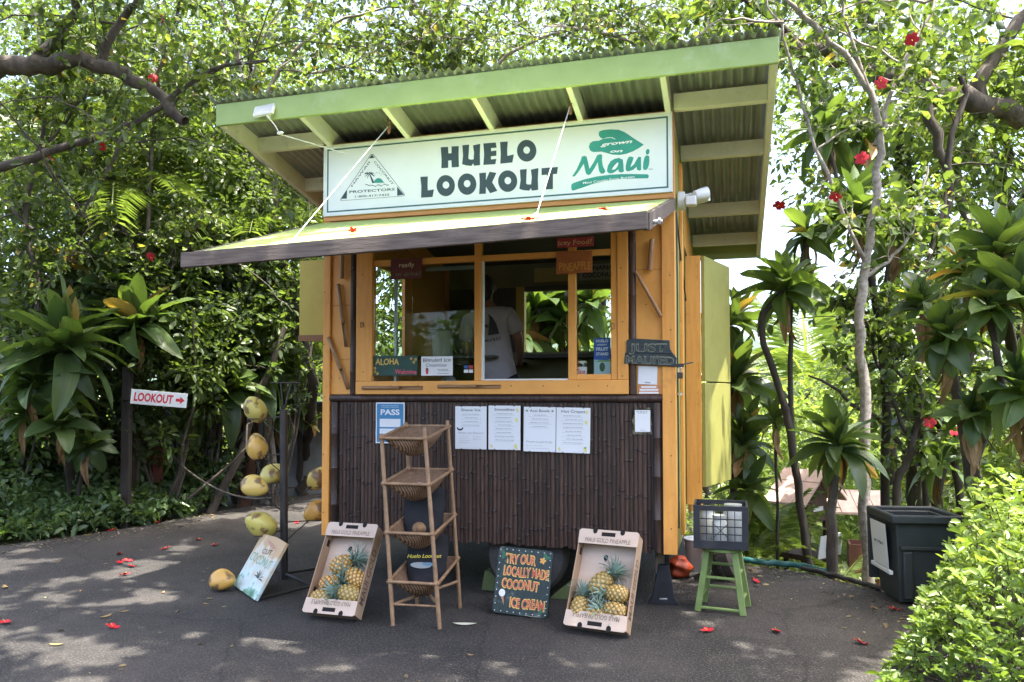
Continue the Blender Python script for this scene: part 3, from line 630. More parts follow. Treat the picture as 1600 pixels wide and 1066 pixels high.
# window boards
o, w_, h_ = board('welcome_board', 'green painted board reading ALOHA Welcome inside the left window', 'sign', 583, 556, 652, 587, -.004, surf('board_green', (.03, .085, .06), (.02, .055, .045), rough=.6, scale=12, bump=.3), .008, 0)
text('ALOHA', o, -w_*.18, h_*.06, .048, flat('gold_paint', (.62, .42, .09), .5), y=-.002, width=w_*.54, bold=.03, jitter=.06)
text('Welcome', o, w_*.24, -h_*.42, .036, flat('pink_paint', (.68, .10, .14), .5), y=-.002, width=w_*.48, bold=.02, shear=.1, jitter=.06)
for (cx, cz) in ((.36, .34), (.46, .30), (.42, .16), (-.46, -.30), (-.40, -.40), (-.46, -.12)):
    for a in range(5): shape(o, ellp(w_*cx+.008*math.cos(a*1.257), h_*cz+.008*math.sin(a*1.257), .006, .004, 6, a*1.257), MATS['gold_paint'], -.0012, .0004, 'painted_flower')
o, w_, h_ = board('drinks_board', 'white hand-lettered Blended Ice Cococcino board inside the left window', 'sign', 658, 557, 707, 587, -.004, paper, .006, 0)
text('Blended Ice', o, 0, h_*.22, .030, ink, y=-.001, width=w_*.88, jitter=.08); text('Cococcino', o, -w_*.02, -h_*.03, .026, ink, y=-.001, width=w_*.66, jitter=.08)
word_bars(o, [(w_*.02, w_*.36, -h_*.2), (w_*.06, w_*.4, -h_*.27), (w_*.02, w_*.4, -h_*.41)], grey_ink, .006)
shape(o, [(-w_*.36, -h_*.18), (-w_*.26, -h_*.18), (-w_*.28, -h_*.42), (-w_*.34, -h_*.42)], red_ink, -.0006, .0004, 'print'); shape(o, ellp(-w_*.31, -h_*.15, .011, .01, 12), flat('brown_print', (.2, .08, .04)), -.001, .0004, 'print')
for k, (cx, cz, m_) in enumerate(((-.25, .25, flat('sticker_blue', (.02, .09, .28))), (.28, .25, flat('sticker_red', (.45, .05, .04))), (-.26, -.28, paper), (.28, -.28, paper))):
    pass
u, z = fp(732, 577, -.02); stk = thing('card_stickers', 'four small bank card stickers in the corner of the left window', 'sticker', mat=fmat(u, z, -.0215))
for (cx, cz, m_) in ((-.021, .018, MATS['sticker_blue']), (.021, .018, MATS['sticker_red']), (-.021, -.016, paper), (.021, -.016, paper)): MB().box(cx-.018, cx+.018, -.001, 0, cz-.013, cz+.013).build('sticker', m_, stk, smooth=0)
def hung(name, label, x0, y0, x1, y1, out, mat, lines):
    o, w_, h_ = board(name, label, 'sign', x0, y0, x1, y1, out, mat, .010, random.uniform(-.02, .02), .002)
    for (s, x, zf, hgt, m_, wd) in lines: text(s, o, w_*x, h_*zf, hgt, m_, y=-.002, width=w_*wd, bold=.01, jitter=.07)
    MB().tube([(-w_*.3, .004, h_*.5), (0, .004, h_*.5+.07), (w_*.3, .004, h_*.5)], .0018, 5).build('hanging_wire', ink, o)
    return o
maroon = surf('maroon_paint', (.13, .025, .022), (.09, .018, .018), rough=.6, scale=10, bump=.2)
hung('hanging_sign', 'maroon hanging board reading ready to drink at the left window', 610, 404, 659, 436, .03, maroon, [('ready', .02, .08, .038, flat('cream_letter', (.66, .55, .33)), .48), ('to drink!', .06, -.36, .034, flat('dim_green_letter', (.17, .19, .13)), .8)])
hung('hanging_sign', 'red hanging board with pale lettering under the awning edge', 870, 371, 927, 386, .06, surf('red_paint', (.42, .05, .06), (.32, .035, .04), rough=.6), [('Icey Food?', 0, -.25, .036, flat('pale_letter', (.62, .42, .22)), .92)])
hung('hanging_sign', 'orange painted hanging board lettered PINEAPPLE over the right window bar', 869, 393, 925, 427, .035, surf('burnt_orange_paint', (.46, .15, .035), (.34, .10, .03), rough=.6, scale=12, bump=.3), [('PINEAPPLE', .02, -.36, .06, flat('orange_letter', (.66, .30, .06)), .88)])
# brochure and tips jar on the sill inside the right pane
o, w_, h_ = board('brochure', 'blue HUELO LOOKOUT FRUIT STAND brochure standing in the right window', 'brochure', 928, 528, 954, 585, -.035, surf('brochure_blue', (.035, .11, .42), (.03, .08, .34), rough=.4, bump=0), .004)
for s, zf, hgt in (('HUELO', .38, .020), ('LOOKOUT', .29, .011), ('FRUIT', .15, .024), ('STAND', .02, .021)): text(s, o, .0, h_*zf, hgt, paper, y=-.001, width=w_*(.74 if hgt > .012 else .6), bold=.03)
shape(o, [(-w_*.5, -h_*.5), (w_*.5, -h_*.5), (w_*.5, -h_*.12), (-w_*.5, -h_*.10)], flat('brochure_pale', (.42, .58, .62), .4), -.0006, .0004, 'print'); shape(o, ellp(0, -h_*.30, w_*.17, h_*.13, 14), flat('brochure_green', (.05, .10, .05), .4), -.0012, .0004, 'print')
shape(o, [(-w_*.5, -h_*.16), (-w_*.1, -h_*.10), (w_*.3, -h_*.12), (w_*.5, -h_*.08), (w_*.5, -h_*.16)], flat('brochure_leaf', (.2, .34, .12), .4), -.0012, .0004, 'print')
u, z0 = fp(908, 587, -.07); tj = thing('tips_jar', 'glass tips jar with a white label on the window sill', 'jar', mat=Matrix.Translation(W3(u, .085, zs1+.004)) @ Matrix.Rotation(-TH, 4, 'Z'))
MB().lathe([(.044, 0), (.05, .01), (.05, .105), (.042, .12), (.042, .135)], 20).build('jar_glass', clear, tj); MB().lathe([(.044, .128), (.044, .148), (.001, .149)], 20).build('lid', flat('pale_lid', (.55, .55, .45), .4, .3), tj)
lb = MB(); n_ = 14; vs = [(.0506*math.sin(a), -.0506*math.cos(a), z) for z in (.028, .1) for a in np.linspace(-1.25, 1.25, n_)]; lb.add(vs, [(i, i+1, n_+i+1, n_+i) for i in range(n_-1)]); lb.build('jar_label', paper, tj)
text('Tips', tj, 0, .048, .034, red_ink, y=-.0525, bold=.01, shear=.15)

# --- bamboo tubes nailed on the wall
def bamboo_tube(label, p0, p1, out, r=.020, notch=True):
    a = on_front(p0[0], p0[1], out); b_ = on_front(p1[0], p1[1], out); d = b_-a; Ln = d.length
    M = Matrix.Translation(a) @ d.to_track_quat('Z', 'X').to_matrix().to_4x4()
    t_ = thing('bamboo_tube', label, 'bamboo tube', mat=M, group='bamboo tubes nailed round the window')
    zc = [0, .004, Ln*.30-.006, Ln*.30, Ln*.30+.006, Ln*.62 if notch else Ln*.95]
    rr = [r*.94, r, r, r*1.08, r, r]
    n = 14; vs = []; fs = []
    MB().tube([(0, 0, z) for z in zc], rr, n).build('tube', tanbam, t_, smooth=50)
    if notch:   # the split end: a half shell
        mb = MB(); vs = []
        q = t_.matrix_world.to_3x3().inverted() @ (-VV); a0 = math.atan2(q.y, q.x)
        for z in (Ln*.62, Ln*.8, Ln):
            for k in range(9):
                an = a0+math.pi*.5+math.pi*1.0*k/8; vs.append((r*math.cos(an), r*math.sin(an), z))
        mb.add(vs, [(i*9+j, i*9+j+1, (i+1)*9+j+1, (i+1)*9+j) for i in range(2) for j in range(8)]); o = mb.build('split_end', tanbam, t_); md = o.modifiers.new('s', 'SOLIDIFY'); md.thickness = .004
    return t_
bamboo_tube('short upright bamboo tube under the awning at the left post', (535, 385), (534, 438), .02, .019, False)
bamboo_tube('split bamboo tube leaning down the left wall panel, upper of two', (528, 444), (541, 542), .015, .017)
bamboo_tube('split bamboo tube slanting low on the left wall panel', (513, 527), (544, 608), .015, .017)
bamboo_tube('split bamboo tube lying on the sill below the left window', (566, 606), (660, 606), .035, .015)
bamboo_tube('second split bamboo tube lying on the sill, below the mullion', (684, 604), (782, 604), .035, .014)
bamboo_tube('short upright bamboo tube hung on the right wall panel', (1019, 374), (1015, 425), .02, .020, False)
bamboo_tube('long slim bamboo tube slanting across the right wall panel', (993, 424), (1035, 498), .02, .014, False)
# --- ropes holding the awning up
def rope(label, top, bot_px, k):
    a = W3(*top); b_ = W3(*bot_px)
    t_ = thing('awning_rope', label, 'rope', a); d = b_-a
    MB().cyl((0, 0, 0), d, .0042, n=8).build('rope', rope_m, t_)
    hk = MB()
    for i in range(4): hk.tube([(.012*math.cos(j), .008*math.sin(j)*(i % 2), .02+i*.026+.016*math.sin(j)) for j in np.linspace(0, 6.28, 9)], .004, 5, closed=False)
    hk.build('hook_chain', MATS['rusty_metal'], t_)
    MB().tube([d+V_(.014*math.cos(j), .01*math.sin(j), .014*math.sin(j)) for j in np.linspace(0, 12, 16)], .006, 6).build('knot', rope_m, t_)
    MB().ell((0, -.01, -.035), (.016, .010, .04), 10, 7).build('pulley', MATS['rusty_metal'], t_)
u1_, z1_ = fp(608, 196, .30); u2_, z2_ = fp(455, 379, 1.36); rope('white rope from the roof to the left side of the awning', (u1_, -.30, z1_), (u2_, -1.36, z2_+.005), 0)
u1_, z1_ = fp(891, 165, .30); u2_, z2_ = fp(838, 338, 1.36); rope('white rope from the roof to the middle of the awning, crossing the board', (u1_, -.30, z1_), (u2_, -1.36, z2_+.005), 1)
# --- lamps
u, z = fp(413, 173, .56)
fl = thing('floodlight', 'white flat floodlight on the left end of the green fascia', 'floodlight', mat=fmat(u, z, .56) @ Matrix.Rotation(R_(-28), 4, 'X') @ Matrix.Rotation(R_(-7), 4, 'Y'))
MB().box(-.088, .088, -.012, .012, -.055, .055).build('housing', whitep, fl, bevel=.004); MB().box(-.078, .078, -.0135, -.0122, -.047, .047).build('lamp_glass', surf('lamp_lens', (.72, .74, .74), (.60, .62, .62), rough=.12, bump=0, spec=.6), fl, smooth=0)
MB().cyl((.02, .012, -.02), (.02, .05, -.03), .02, n=10).build('bracket', whitep, fl)
MB().tube([(0.03, .0, -.06), (.06, .0, -.10), (.10, .05, -.15), (.115, .1, -.19), (.2, .16, -.19), (.33, .28, -.17), (.55, .42, -.19)], .004, 6).ell((.125, .09, -.19), (.03, .014, .012)).build('cable', whitep, fl)
m0 = W3(SW+.012, .26, fz(1075, 300))
ml = thing('security_light', 'white twin security light on the side wall by the corner', 'lamp', m0, -TH)
MB().cyl((0, 0, 0), (.05, 0, 0), .075, .07, n=20).build('base', whitep, ml, bevel=.004)
for dy, rz_ in ((-.05, -.5), (.06, .3)):
    h = MB().cyl((.05, dy*.3, .03), (.11, dy*.7, .035), .016, n=8); hd = h.build('lamp_head', whitep, ml)
    MB().lathe([(.001, -.055), (.035, -.05), (.045, .0), (.05, .055), (.04, .056)], 14, Matrix.Translation((.17, dy, .03)) @ Matrix.Rotation(R_(75), 4, 'Y') @ Matrix.Rotation(rz_, 4, 'X')).build('reflector', whitep, hd)
MB().box(.06, .14, -.11, -.03, -.06, .01).build('sensor', whitep, ml, bevel=.008)
# ================================================================== things on the ground
def gthing(name, label, cat, p, rz=0, group=None): return thing(name, label, cat, (p.x, p.y, p.z), rz, group)
rattan = surf('rattan_pole', (.36, .225, .125), (.22, .13, .07), rough=.5, scale=7, stretch=(2, 2, 2), bump=.2, bscale=25)
weave, t, b = newmat('woven_rattan'); L = t.links; tc = N(t, 'ShaderNodeTexCoord')
wv = N(t, 'ShaderNodeTexWave'); wv.inputs['Scale'].default_value = 38; wv.inputs['Distortion'].default_value = 1.5; wv.bands_direction = 'DIAGONAL'; L.new(tc.outputs['Object'], wv.inputs['Vector'])
ck = N(t, 'ShaderNodeTexNoise'); ck.inputs['Scale'].default_value = 45; L.new(tc.outputs['Object'], ck.inputs['Vector'])
mm = N(t, 'ShaderNodeMath', operation='MULTIPLY'); L.new(wv.outputs['Fac'], mm.inputs[0]); L.new(ck.outputs['Fac'], mm.inputs[1])
r = N(t, 'ShaderNodeValToRGB'); e = r.color_ramp.elements; e[0].position = .05; e[0].color = (.075, .042, .022, 1); e[1].position = .5; e[1].color = (.36, .21, .115, 1); L.new(mm.outputs[0], r.inputs[0]); L.new(r.outputs[0], b.inputs['Base Color'])
bp = N(t, 'ShaderNodeBump'); bp.inputs['Strength'].default_value = .7; bp.inputs['Distance'].default_value = .006; L.new(mm.outputs[0], bp.inputs['Height']); L.new(bp.outputs[0], b.inputs['Normal']); b.inputs['Roughness'].default_value = .6
# ---- rattan shelf with four baskets
B = {'FL': ground(614, 978), 'FR': ground(687, 983), 'BR': ground(719, 950), 'BL': ground(652, 945)}
T = {'FL': atY(596, 678, 5.52), 'FR': atY(663, 668, 5.45), 'BR': atY(699, 657, 5.86), 'BL': atY(634, 660, 5.92)}
c0 = (B['FL']+B['FR']+B['BL']+B['BR'])/4; RS = gthing('rattan_shelf', 'four-tier rattan basket shelf standing before the dark bamboo', 'shelf', c0)
def leg_at(k, z): s = (z-B[k].z)/(T[k].z-B[k].z); return B[k].lerp(T[k], s)-c0
for k in B:
    pts = [leg_at(k, z) for z in np.linspace(0, T[k].z, 7)]; MB().tube(pts, [.0145, .0165, .0145, .0165, .0145, .0155, .014], 9).build('leg', rattan, RS, smooth=50)
bag_slots = []
for zf, dzb in ((.30, .07), (.635, .06), (.975, .06), (1.295, .07)):
    P = [leg_at('FL', zf), leg_at('FR', zf), leg_at('BR', zf+dzb), leg_at('BL', zf+dzb)]
    cen = sum(P, Vector())/4
    rim = MB()
    for i in range(4):
        a, c_ = P[i], P[(i+1) % 4]; o_ = (a+c_)/2-cen; o_.z = 0; o_ = o_.normalized()*.012; rim.cyl(a+o_-(c_-a)*.03, c_+o_+(c_-a)*.03, .012, n=8)
    rm = rim.build('basket_rim', rattan, RS, smooth=50)
    ng = 14; vs = []; fs = []
    for j in range(ng+1):
        for i in range(ng+1):
            s, q = i/ng, j/ng; p = P[0]*(1-s)*(1-q)+P[1]*s*(1-q)+P[2]*s*q+P[3]*(1-s)*q
            d = (1-abs(2*s-1)**2.)*(1-abs(2*q-1)**2.4); vs.append(p-V_(0, 0, .165*d**.8))
    fs = [(j*(ng+1)+i, j*(ng+1)+i+1, (j+1)*(ng+1)+i+1, (j+1)*(ng+1)+i) for j in range(ng) for i in range(ng)]
    o = MB().add(vs, fs).build('basket', weave, RS, smooth=80); md = o.modifiers.new('s', 'SOLIDIFY'); md.thickness = .006
    bag_slots.append((P, cen))
MB().cyl(leg_at('FL', .14), leg_at('BR', .20), .011, n=8).cyl(leg_at('FR', .17), leg_at('BL', .17), .011, n=8).cyl(leg_at('FL', .145), leg_at('FR', .15)*.99, .008, n=8).build('brace', rattan, RS)
for k in B:
    for z in (.30, .635, .975, 1.295):
        q = leg_at(k, z+(.065 if k[0] == 'B' else 0)); MB().tube([q-V_(0, 0, .018), q-V_(0, 0, .006), q+V_(0, 0, .006), q+V_(0, 0, .018)], [.0165, .02, .02, .0165], 9).build('binding', tanbam, RS)
blackcloth = surf('black_cloth', (.018, .018, .021), (.012, .012, .014), rough=.9, scale=10, bump=.4, bscale=30, bdist=.01)
yellowp2 = flat('yellow_print_bright', (.75, .62, .06), .5)
def bag(label, slot, wd, hgt, txt, lean):
    P, cen = bag_slots[slot]; base = c0+cen+V_(0, .02, -.10); xax = (P[1]-P[0]).normalized(); rz = math.atan2(xax.y, xax.x)
    t_ = thing('tote_bag', label, 'bag', mat=Matrix.Translation(base) @ Matrix.Rotation(rz, 4, 'Z') @ Matrix.Rotation(lean, 4, 'X'))
    nx_, nz_ = 10, 12; vs = []; fs = []
    for side in (0, 1):
        for j in range(nz_+1):
            for i in range(nx_+1):
                s, q = i/nx_-.5, j/nz_; bul = (1-(2*s)**2)*(.055*(1-q)**.6+.012); wob = .008*math.sin(9*s+4*q+side)+.006*math.sin(17*q+6*s)
                vs.append((s*wd*(1+.12*q), (-bul if side == 0 else bul)+wob, q*hgt*(1-.08*abs(s)+.03*math.sin(7*s))))
    m_ = (nx_+1)*(nz_+1)
    for side in (0, 1):
        for j in range(nz_):
            for i in range(nx_):
                q = side*m_+j*(nx_+1)+i; f = (q, q+1, q+nx_+2, q+nx_+1); fs.append(f if side == 0 else f[::-1])
    MB().add(vs, fs).build('bag_body', blackcloth, t_, smooth=80)
    if txt:
        text(txt, t_, -.0, hgt*.48, .026, yellowp2, y=-.062, width=wd*.9, bold=.01, shear=.25, rot=.05)
        shape(t_, ellp(-.02, hgt*.33, .08, .022, 16), flat('grey_print', (.28, .30, .30)), -.0655, .002, 'print'); shape(t_, ellp(.04, hgt*.36, .05, .012, 16), flat('blue_print', (.12, .22, .3)), -.068, .002, 'print')
    return t_
bag('black tote bag printed Huelo Lookout in the bottom rattan basket', 0, .29, .36, 'Huelo Lookout', R_(-14))
bag('plain black tote bag standing in the third basket from the top', 1, .29, .36, None, R_(-14))
cocom = surf('brown_husk', (.30, .18, .085), (.14, .075, .035), rough=.8, scale=25, bump=.6)
P, cen = bag_slots[1]; tk = MB().ell((0, 0, 0), (.05, .05, .045), 16, 10).build('carved_coconut', cocom, None); tk.location = c0+cen+V_(.0, -.15, -.012); tag(tk, 'small brown coconut shell in front of the plain black bag', 'coconut')
P, cen = bag_slots[2]
for k in range(5):
    pk = MB().ell((0, 0, 0), (.045, .03, .012), 10, 6).build('snack_packet', surf('packet_foil%d' % k, ((.75, .7, .6), (.8, .55, .1), (.7, .7, .72), (.35, .45, .5), (.8, .78, .7))[k], rough=.3, scale=20, bump=.5), None)
    pk.location = c0+cen+V_(-.06+.035*k, -.06+.03*(k % 2), -.075+.012*(k % 3)); pk.rotation_euler = (random.uniform(-.4, .4), random.uniform(-.5, .5), k*.9)
    tag(pk, ('cream snack packet lying in the second basket', 'yellow snack packet lying in the second basket', 'silver snack packet lying in the second basket', 'bluish grey snack packet lying in the second basket', 'off-white snack packet at the right of the second basket')[k], 'packet', 'packets in the second basket')
P, cen = bag_slots[3]; pk = MB().box(-.08, .08, -.05, .05, 0, .006).build('price_card', clear, None); pk.location = c0+cen+V_(0, 0, -.09); tag(pk, 'clear plastic sheet lying in the top rattan basket', 'plastic sheet')

# ---- pineapples and their cartons
card = surf('cardboard', (.60, .47, .375), (.52, .40, .31), rough=.75, scale=4, bump=.08, stretch=(1, 1, 3), dirt=(.42, .31, .22, .5))
card_o = surf('cardboard_kraft', (.42, .29, .19), (.36, .24, .15), rough=.8, scale=5, bump=.1)
brown_ink = flat('brown_ink', (.13, .085, .06), .7)
pine_m, t, b = newmat('pineapple_skin'); L = t.links
at = N(t, 'ShaderNodeAttribute', attribute_name='eye'); oi = N(t, 'ShaderNodeObjectInfo')
r = N(t, 'ShaderNodeValToRGB'); e = r.color_ramp.elements; e[0].position = .12; e[0].color = (.045, .04, .015, 1); e[1].position = .85; e[1].color = (.72, .47, .14, 1)
x = e.new(.42); x.color = (.50, .21, .035, 1); x = e.new(.97); x.color = (.80, .66, .38, 1); L.new(at.outputs['Fac'], r.inputs[0])
mx = N(t, 'ShaderNodeMixRGB'); mx.inputs[2].default_value = (.24, .26, .10, 1); rr = N(t, 'ShaderNodeMath', operation='MULTIPLY'); rr.inputs[1].default_value = .45; L.new(oi.outputs['Random'], rr.inputs[0]); L.new(rr.outputs[0], mx.inputs[0]); L.new(r.outputs[0], mx.inputs[1]); L.new(mx.outputs[0], b.inputs['Base Color']); b.inputs['Roughness'].default_value = .5
pcrown_m = surf('pineapple_leaf', (.34, .46, .40), (.17, .26, .19), rough=.45, scale=14, bump=.1)
def pine_body():
    nu, nv = 64, 40; vs = []; eye = []; fs = []
    for j in range(nv+1):
        v = j/nv; th = math.pi*v; rad = .062*max(0, math.sin(th))**.62; z = .085-.085*math.cos(th)
        for i in range(nu):
            u = i/nu; a = (u*8+v*7) % 1; c_ = (u*8-v*7) % 1
            d = min(a, 1-a, c_, 1-c_)*2; hgt = min(1, d*1.5)
            cen = max(0, 1-math.hypot(a-.5, c_-.5)*2.2); rr = rad*(1+.10*(hgt-.5)+.05*cen)
            vs.append((rr*math.cos(2*math.pi*u), rr*math.sin(2*math.pi*u), z)); eye.append(min(1, .08+.62*hgt+.35*cen*random.uniform(.6, 1)))
    fs = [(j*nu+i, j*nu+(i+1) % nu, (j+1)*nu+(i+1) % nu, (j+1)*nu+i) for j in range(nv) for i in range(nu)]
    me = bpy.data.meshes.new('fruit'); me.from_pydata(vs, [], fs); me.materials.append(pine_m); a = me.attributes.new('eye', 'FLOAT', 'POINT'); a.data.foreach_set('value', eye)
    me.polygons.foreach_set('use_smooth', [True]*len(fs)); return me
def pine_crown():
    mb = MB()
    for k in range(44):
        f = k/44; az = k*2.399; el = R_(18+62*f+random.uniform(-6, 6)); Ln = .075+.06*math.sin(f*2.6)+random.uniform(-.01, .01); wd = .012*(1.1-.5*f); vs = []
        for s in np.linspace(0, 1, 6):
            e_ = el-s*s*R_(34)*(1-f); rr = .008+Ln*s*math.cos(e_); z = .165+.02*f+Ln*s*math.sin(e_)*.95; ww = wd*(1-s**2.2)+.0006
            t_ = V_(-math.sin(az), math.cos(az), 0); p = V_(rr*math.cos(az), rr*math.sin(az), z); vs += [p-t_*ww+V_(0, 0, .004), p, p+t_*ww+V_(0, 0, .004)]
        mb.add(vs, [q for i in range(5) for q in ((i*3, i*3+1, i*3+4, i*3+3), (i*3+1, i*3+2, i*3+5, i*3+4))])
    o = mb.build('leaf_crown', pcrown_m, None, smooth=60); me = o.data; bpy.data.objects.remove(o); return me
PB = [pine_body() for _ in range(2)]; PC = [pine_crown() for _ in range(2)]
def pineapple(M, k, label, group):
    t_ = thing('pineapple', label, 'pineapple', mat=M, group=group)
    t_.scale = (random.uniform(.9, 1.12),)*3; link_mesh('fruit', PB[k % 2], t_); link_mesh('leaf_crown', PC[k % 2], t_); return t_
def carton(label, gp, yaw, lean, wd, ln, dp):
    M = Matrix.Translation(gp) @ Matrix.Rotation(yaw, 4, 'Z') @ Matrix.Rotation(-lean, 4, 'X')
    t_ = thing('pineapple_carton', label, 'cardboard box', mat=M, group='pineapple cartons leaning on the stand'); th = .006
    # local: x width, z length, y depth with the open face at y=-dp
    bk = MB().box(-wd/2, wd/2, -th, 0, 0, ln).build('bottom_panel', card, t_)
    holes = MB()
    for (x, z) in ((-.04, ln*.77), (.14, ln*.42), (-wd/2+.04, ln*.84), (-wd/2+.03, ln*.52)): holes.prism(ellp(x, z, .016, .024, 18), -th-.0015, -th-.0005)
    hol = flat('box_hole', (.012, .010, .009), .9) if 'box_hole' not in MATS else MATS['box_hole']
    for (x, z) in ((-.03, ln*.77), (.12, ln*.45)): MB().prism(ellp(x, z, .016, .022, 18), -th-.0015, -th-.0005).build('vent_hole', hol, t_, smooth=0)
    for s in (-1, 1):
        x0 = s*wd/2; sd = MB().box(min(x0, x0-s*th), max(x0, x0-s*th), -dp, -th-.0005, .0, ln).build('side_panel', card_o, t_, bevel=.001)
        if s > 0:
            me = text('MAUI GOLD', sd, 0, 0, .062, brown_ink, y=0, width=ln*.62, bold=.012); me.matrix_local = Matrix.Translation((x0+.0012, -dp*.30, ln*.44)) @ Matrix.Rotation(R_(90), 4, 'Z') @ Matrix.Rotation(R_(-90), 4, 'Y') @ Matrix.Translation((0, 0, 0))
        for z in (ln*.25, ln*.8): MB().prism([(-.018, -.026), (.018, -.026), (.018, .026), (-.018, .026)], -.0006, .0006, Matrix.Translation((x0-s*(th+.0008), -dp*.45, z)) @ Matrix.Rotation(R_(90), 4, 'Z') @ Matrix.Diagonal((1, 1, 1, 1))).build('vent_hole', hol, sd, smooth=0)
    fh = .095
    for s, z0 in ((1, ln), (-1, 0)):
        ep = MB().box(-wd/2+th+.0005, wd/2-th-.0005, -dp, -th-.0005, min(z0, z0-s*th), max(z0, z0-s*th)).build('end_panel', card_o, t_)
        # folded-over flap in the plane of the open face
        z1 = z0-s*fh if s > 0 else z0+fh
        fl = MB().prism([(-wd/2-.004, z0), (-wd/2+.012, z0+s*.012), (wd/2-.012, z0+s*.012), (wd/2+.004, z0), (wd/2-.0, z1), (-wd/2+.0, z1)], -dp-th, -dp-.0006).build('end_flap', card, t_, bevel=.001)
        me = text('MAUI GOLD PINEAPPLE', fl, 0, 0, .030, brown_ink, y=-dp-th-.001, width=wd*.76)
        if s > 0: me.location = (0, 0, z1+.014)
        else: me.matrix_local = Matrix.Translation((0, 0, z1-.014)) @ Matrix.Translation((0, -dp-th, 0)) @ Matrix.Rotation(math.pi, 4, 'Y') @ Matrix.Translation((0, dp+th, 0))
        for cx, ww, hh_, nm in ((0, .05, .014, 'hand_hole'), (-.10, .017, .022, 'vent_hole'), (.10, .017, .022, 'vent_hole')):
            zc = z0+s*.006-s*(.026 if nm == 'hand_hole' else .004)
            MB().prism(ellp(cx, zc, ww, hh_, 16) if nm == 'vent_hole' else [(cx-ww, zc-hh_), (cx+ww, zc-hh_), (cx+ww, zc+hh_), (cx-ww, zc+hh_)], -dp-th-.0016, -dp-th-.0004).build(nm, hol, fl, smooth=0)
    return M
def pines(M, spec, where):
    for k, (x, y, z, ax, az_, nm) in enumerate(spec):
        d = Vector((math.cos(R_(ax)), math.sin(R_(az_))*.3, math.sin(R_(ax)))).normalized()
        pineapple(M @ Matrix.Translation((x, y, z)) @ d.to_track_quat('Z', 'Y').to_matrix().to_4x4() @ Matrix.Rotation(k*1.3, 4, 'Z') @ Matrix.Translation((0, 0, -.085)), k, nm, 'pineapples in the '+where)
gp = (ground(472, 962)+ground(575, 976))/2
M1 = carton('pineapple carton leaning at the left of the rattan shelf', gp+V_(.0, .03, .008), R_(-17), R_(32), .41, .66, .115)
pines(M1, [(-.03, -.075, .36, 25, 0, 'highest pineapple of the left carton, its crown up to the right'), (.12, -.075, .27, 150, 10, 'greenish pineapple at the right side of the left carton'), (-.07, -.075, .22, 15, 0, 'orange pineapple at the left side of the left carton'), (.11, -.075, .15, 170, -8, 'pale pineapple low at the right of the left carton'), (-.11, -.07, .115, 8, 0, 'lowest pineapple of the left carton, behind its flap')], 'left carton')
gp = (ground(884, 984)+ground(992, 999))/2
M2 = carton('pineapple carton leaning between the ice cream board and the jack', gp+V_(0, .03, .008), R_(-25), R_(30), .43, .66, .115)
pines(M2, [(-.02, -.075, .30, 48, 0, 'highest pineapple of the right carton, its crown pointing up'), (.11, -.08, .245, 176, 10, 'round golden pineapple at the right side of the right carton'), (-.14, -.075, .13, 84, 0, 'upright pineapple in the left corner of the right carton'), (.11, -.075, .13, 178, -8, 'lower golden pineapple at the right of the right carton'), (-.02, -.06, .09, 12, 0, 'pineapple half hidden by the flap of the right carton')], 'right carton')

# ---- painted ice cream board
pa, pb = ground(769, 960), ground(856, 966); mid = (pa+pb)/2; yaw = math.atan2(pb.y-pa.y, pb.x-pa.x)
IC = thing('painted_board', 'painted board advertising locally made coconut ice cream by the wheel', 'sign', mat=Matrix.Translation(mid+V_(0, 0, .004)) @ Matrix.Rotation(yaw, 4, 'Z') @ Matrix.Rotation(R_(-15), 4, 'X') @ Matrix.Rotation(R_(3), 4, 'Y'))
wd, hg = (pb-pa).length/2, .475
rp = []
for cx, cz, a0 in ((wd-.03, .03, -90), (wd-.03, hg-.03, 0), (-wd+.03, hg-.03, 90), (-wd+.03, .03, 180)): rp += [(cx+.03*math.cos(R_(a0+k*22.5)), cz+.03*math.sin(R_(a0+k*22.5))) for k in range(5)]
chalk = surf('chipped_board_paint', (.028, .05, .048), (.018, .03, .03), rough=.6, scale=18, stretch=(3, 1, .7), bump=.3, dirt=(.22, .24, .22, .9), dscale=11)
MB().prism(rp, -.022, 0).build('panel', chalk, IC, bevel=.003)
coral = surf('coral_letter_paint', (.62, .13, .07), (.5, .09, .05), rough=.5, scale=30); yl = flat('yellow_outline_paint', (.70, .50, .12), .5)
for s, x, z, h_, wdt in (('TRY OUR', -.03, .365, .058, .22), ('LOCALLY MADE', .02, .275, .058, .33), ('COCONUT', -.015, .185, .058, .27), ('ICE CREAM', .05, .055, .060, .25)):
    text(s, IC, x, z-.003, h_+.006, yl, y=-.0228, width=wdt+.012, bold=.055, jitter=.05); text(s, IC, x, z, h_, coral, y=-.0236, width=wdt, bold=.02, jitter=.05)
shape(IC, [(-wd+.05, .13), (-wd+.075, .13), (-wd+.085, .06)], flat('cone_tan', (.45, .22, .12)), -.0225, .0006, 'painted_cone'); shape(IC, ellp(-wd+.062, .145, .024, .027, 16), paper, -.0225, .0008, 'painted_scoop')
for a in range(5): shape(IC, ellp(.135+.014*math.cos(a*1.257), .40+.014*math.sin(a*1.257), .012, .008, 8, a*1.257), flat('flower_orange', (.7, .36, .08)) if a == 0 else MATS['flower_orange'], -.0225, .0006+a*.0001, 'painted_flower')
dots = MB()
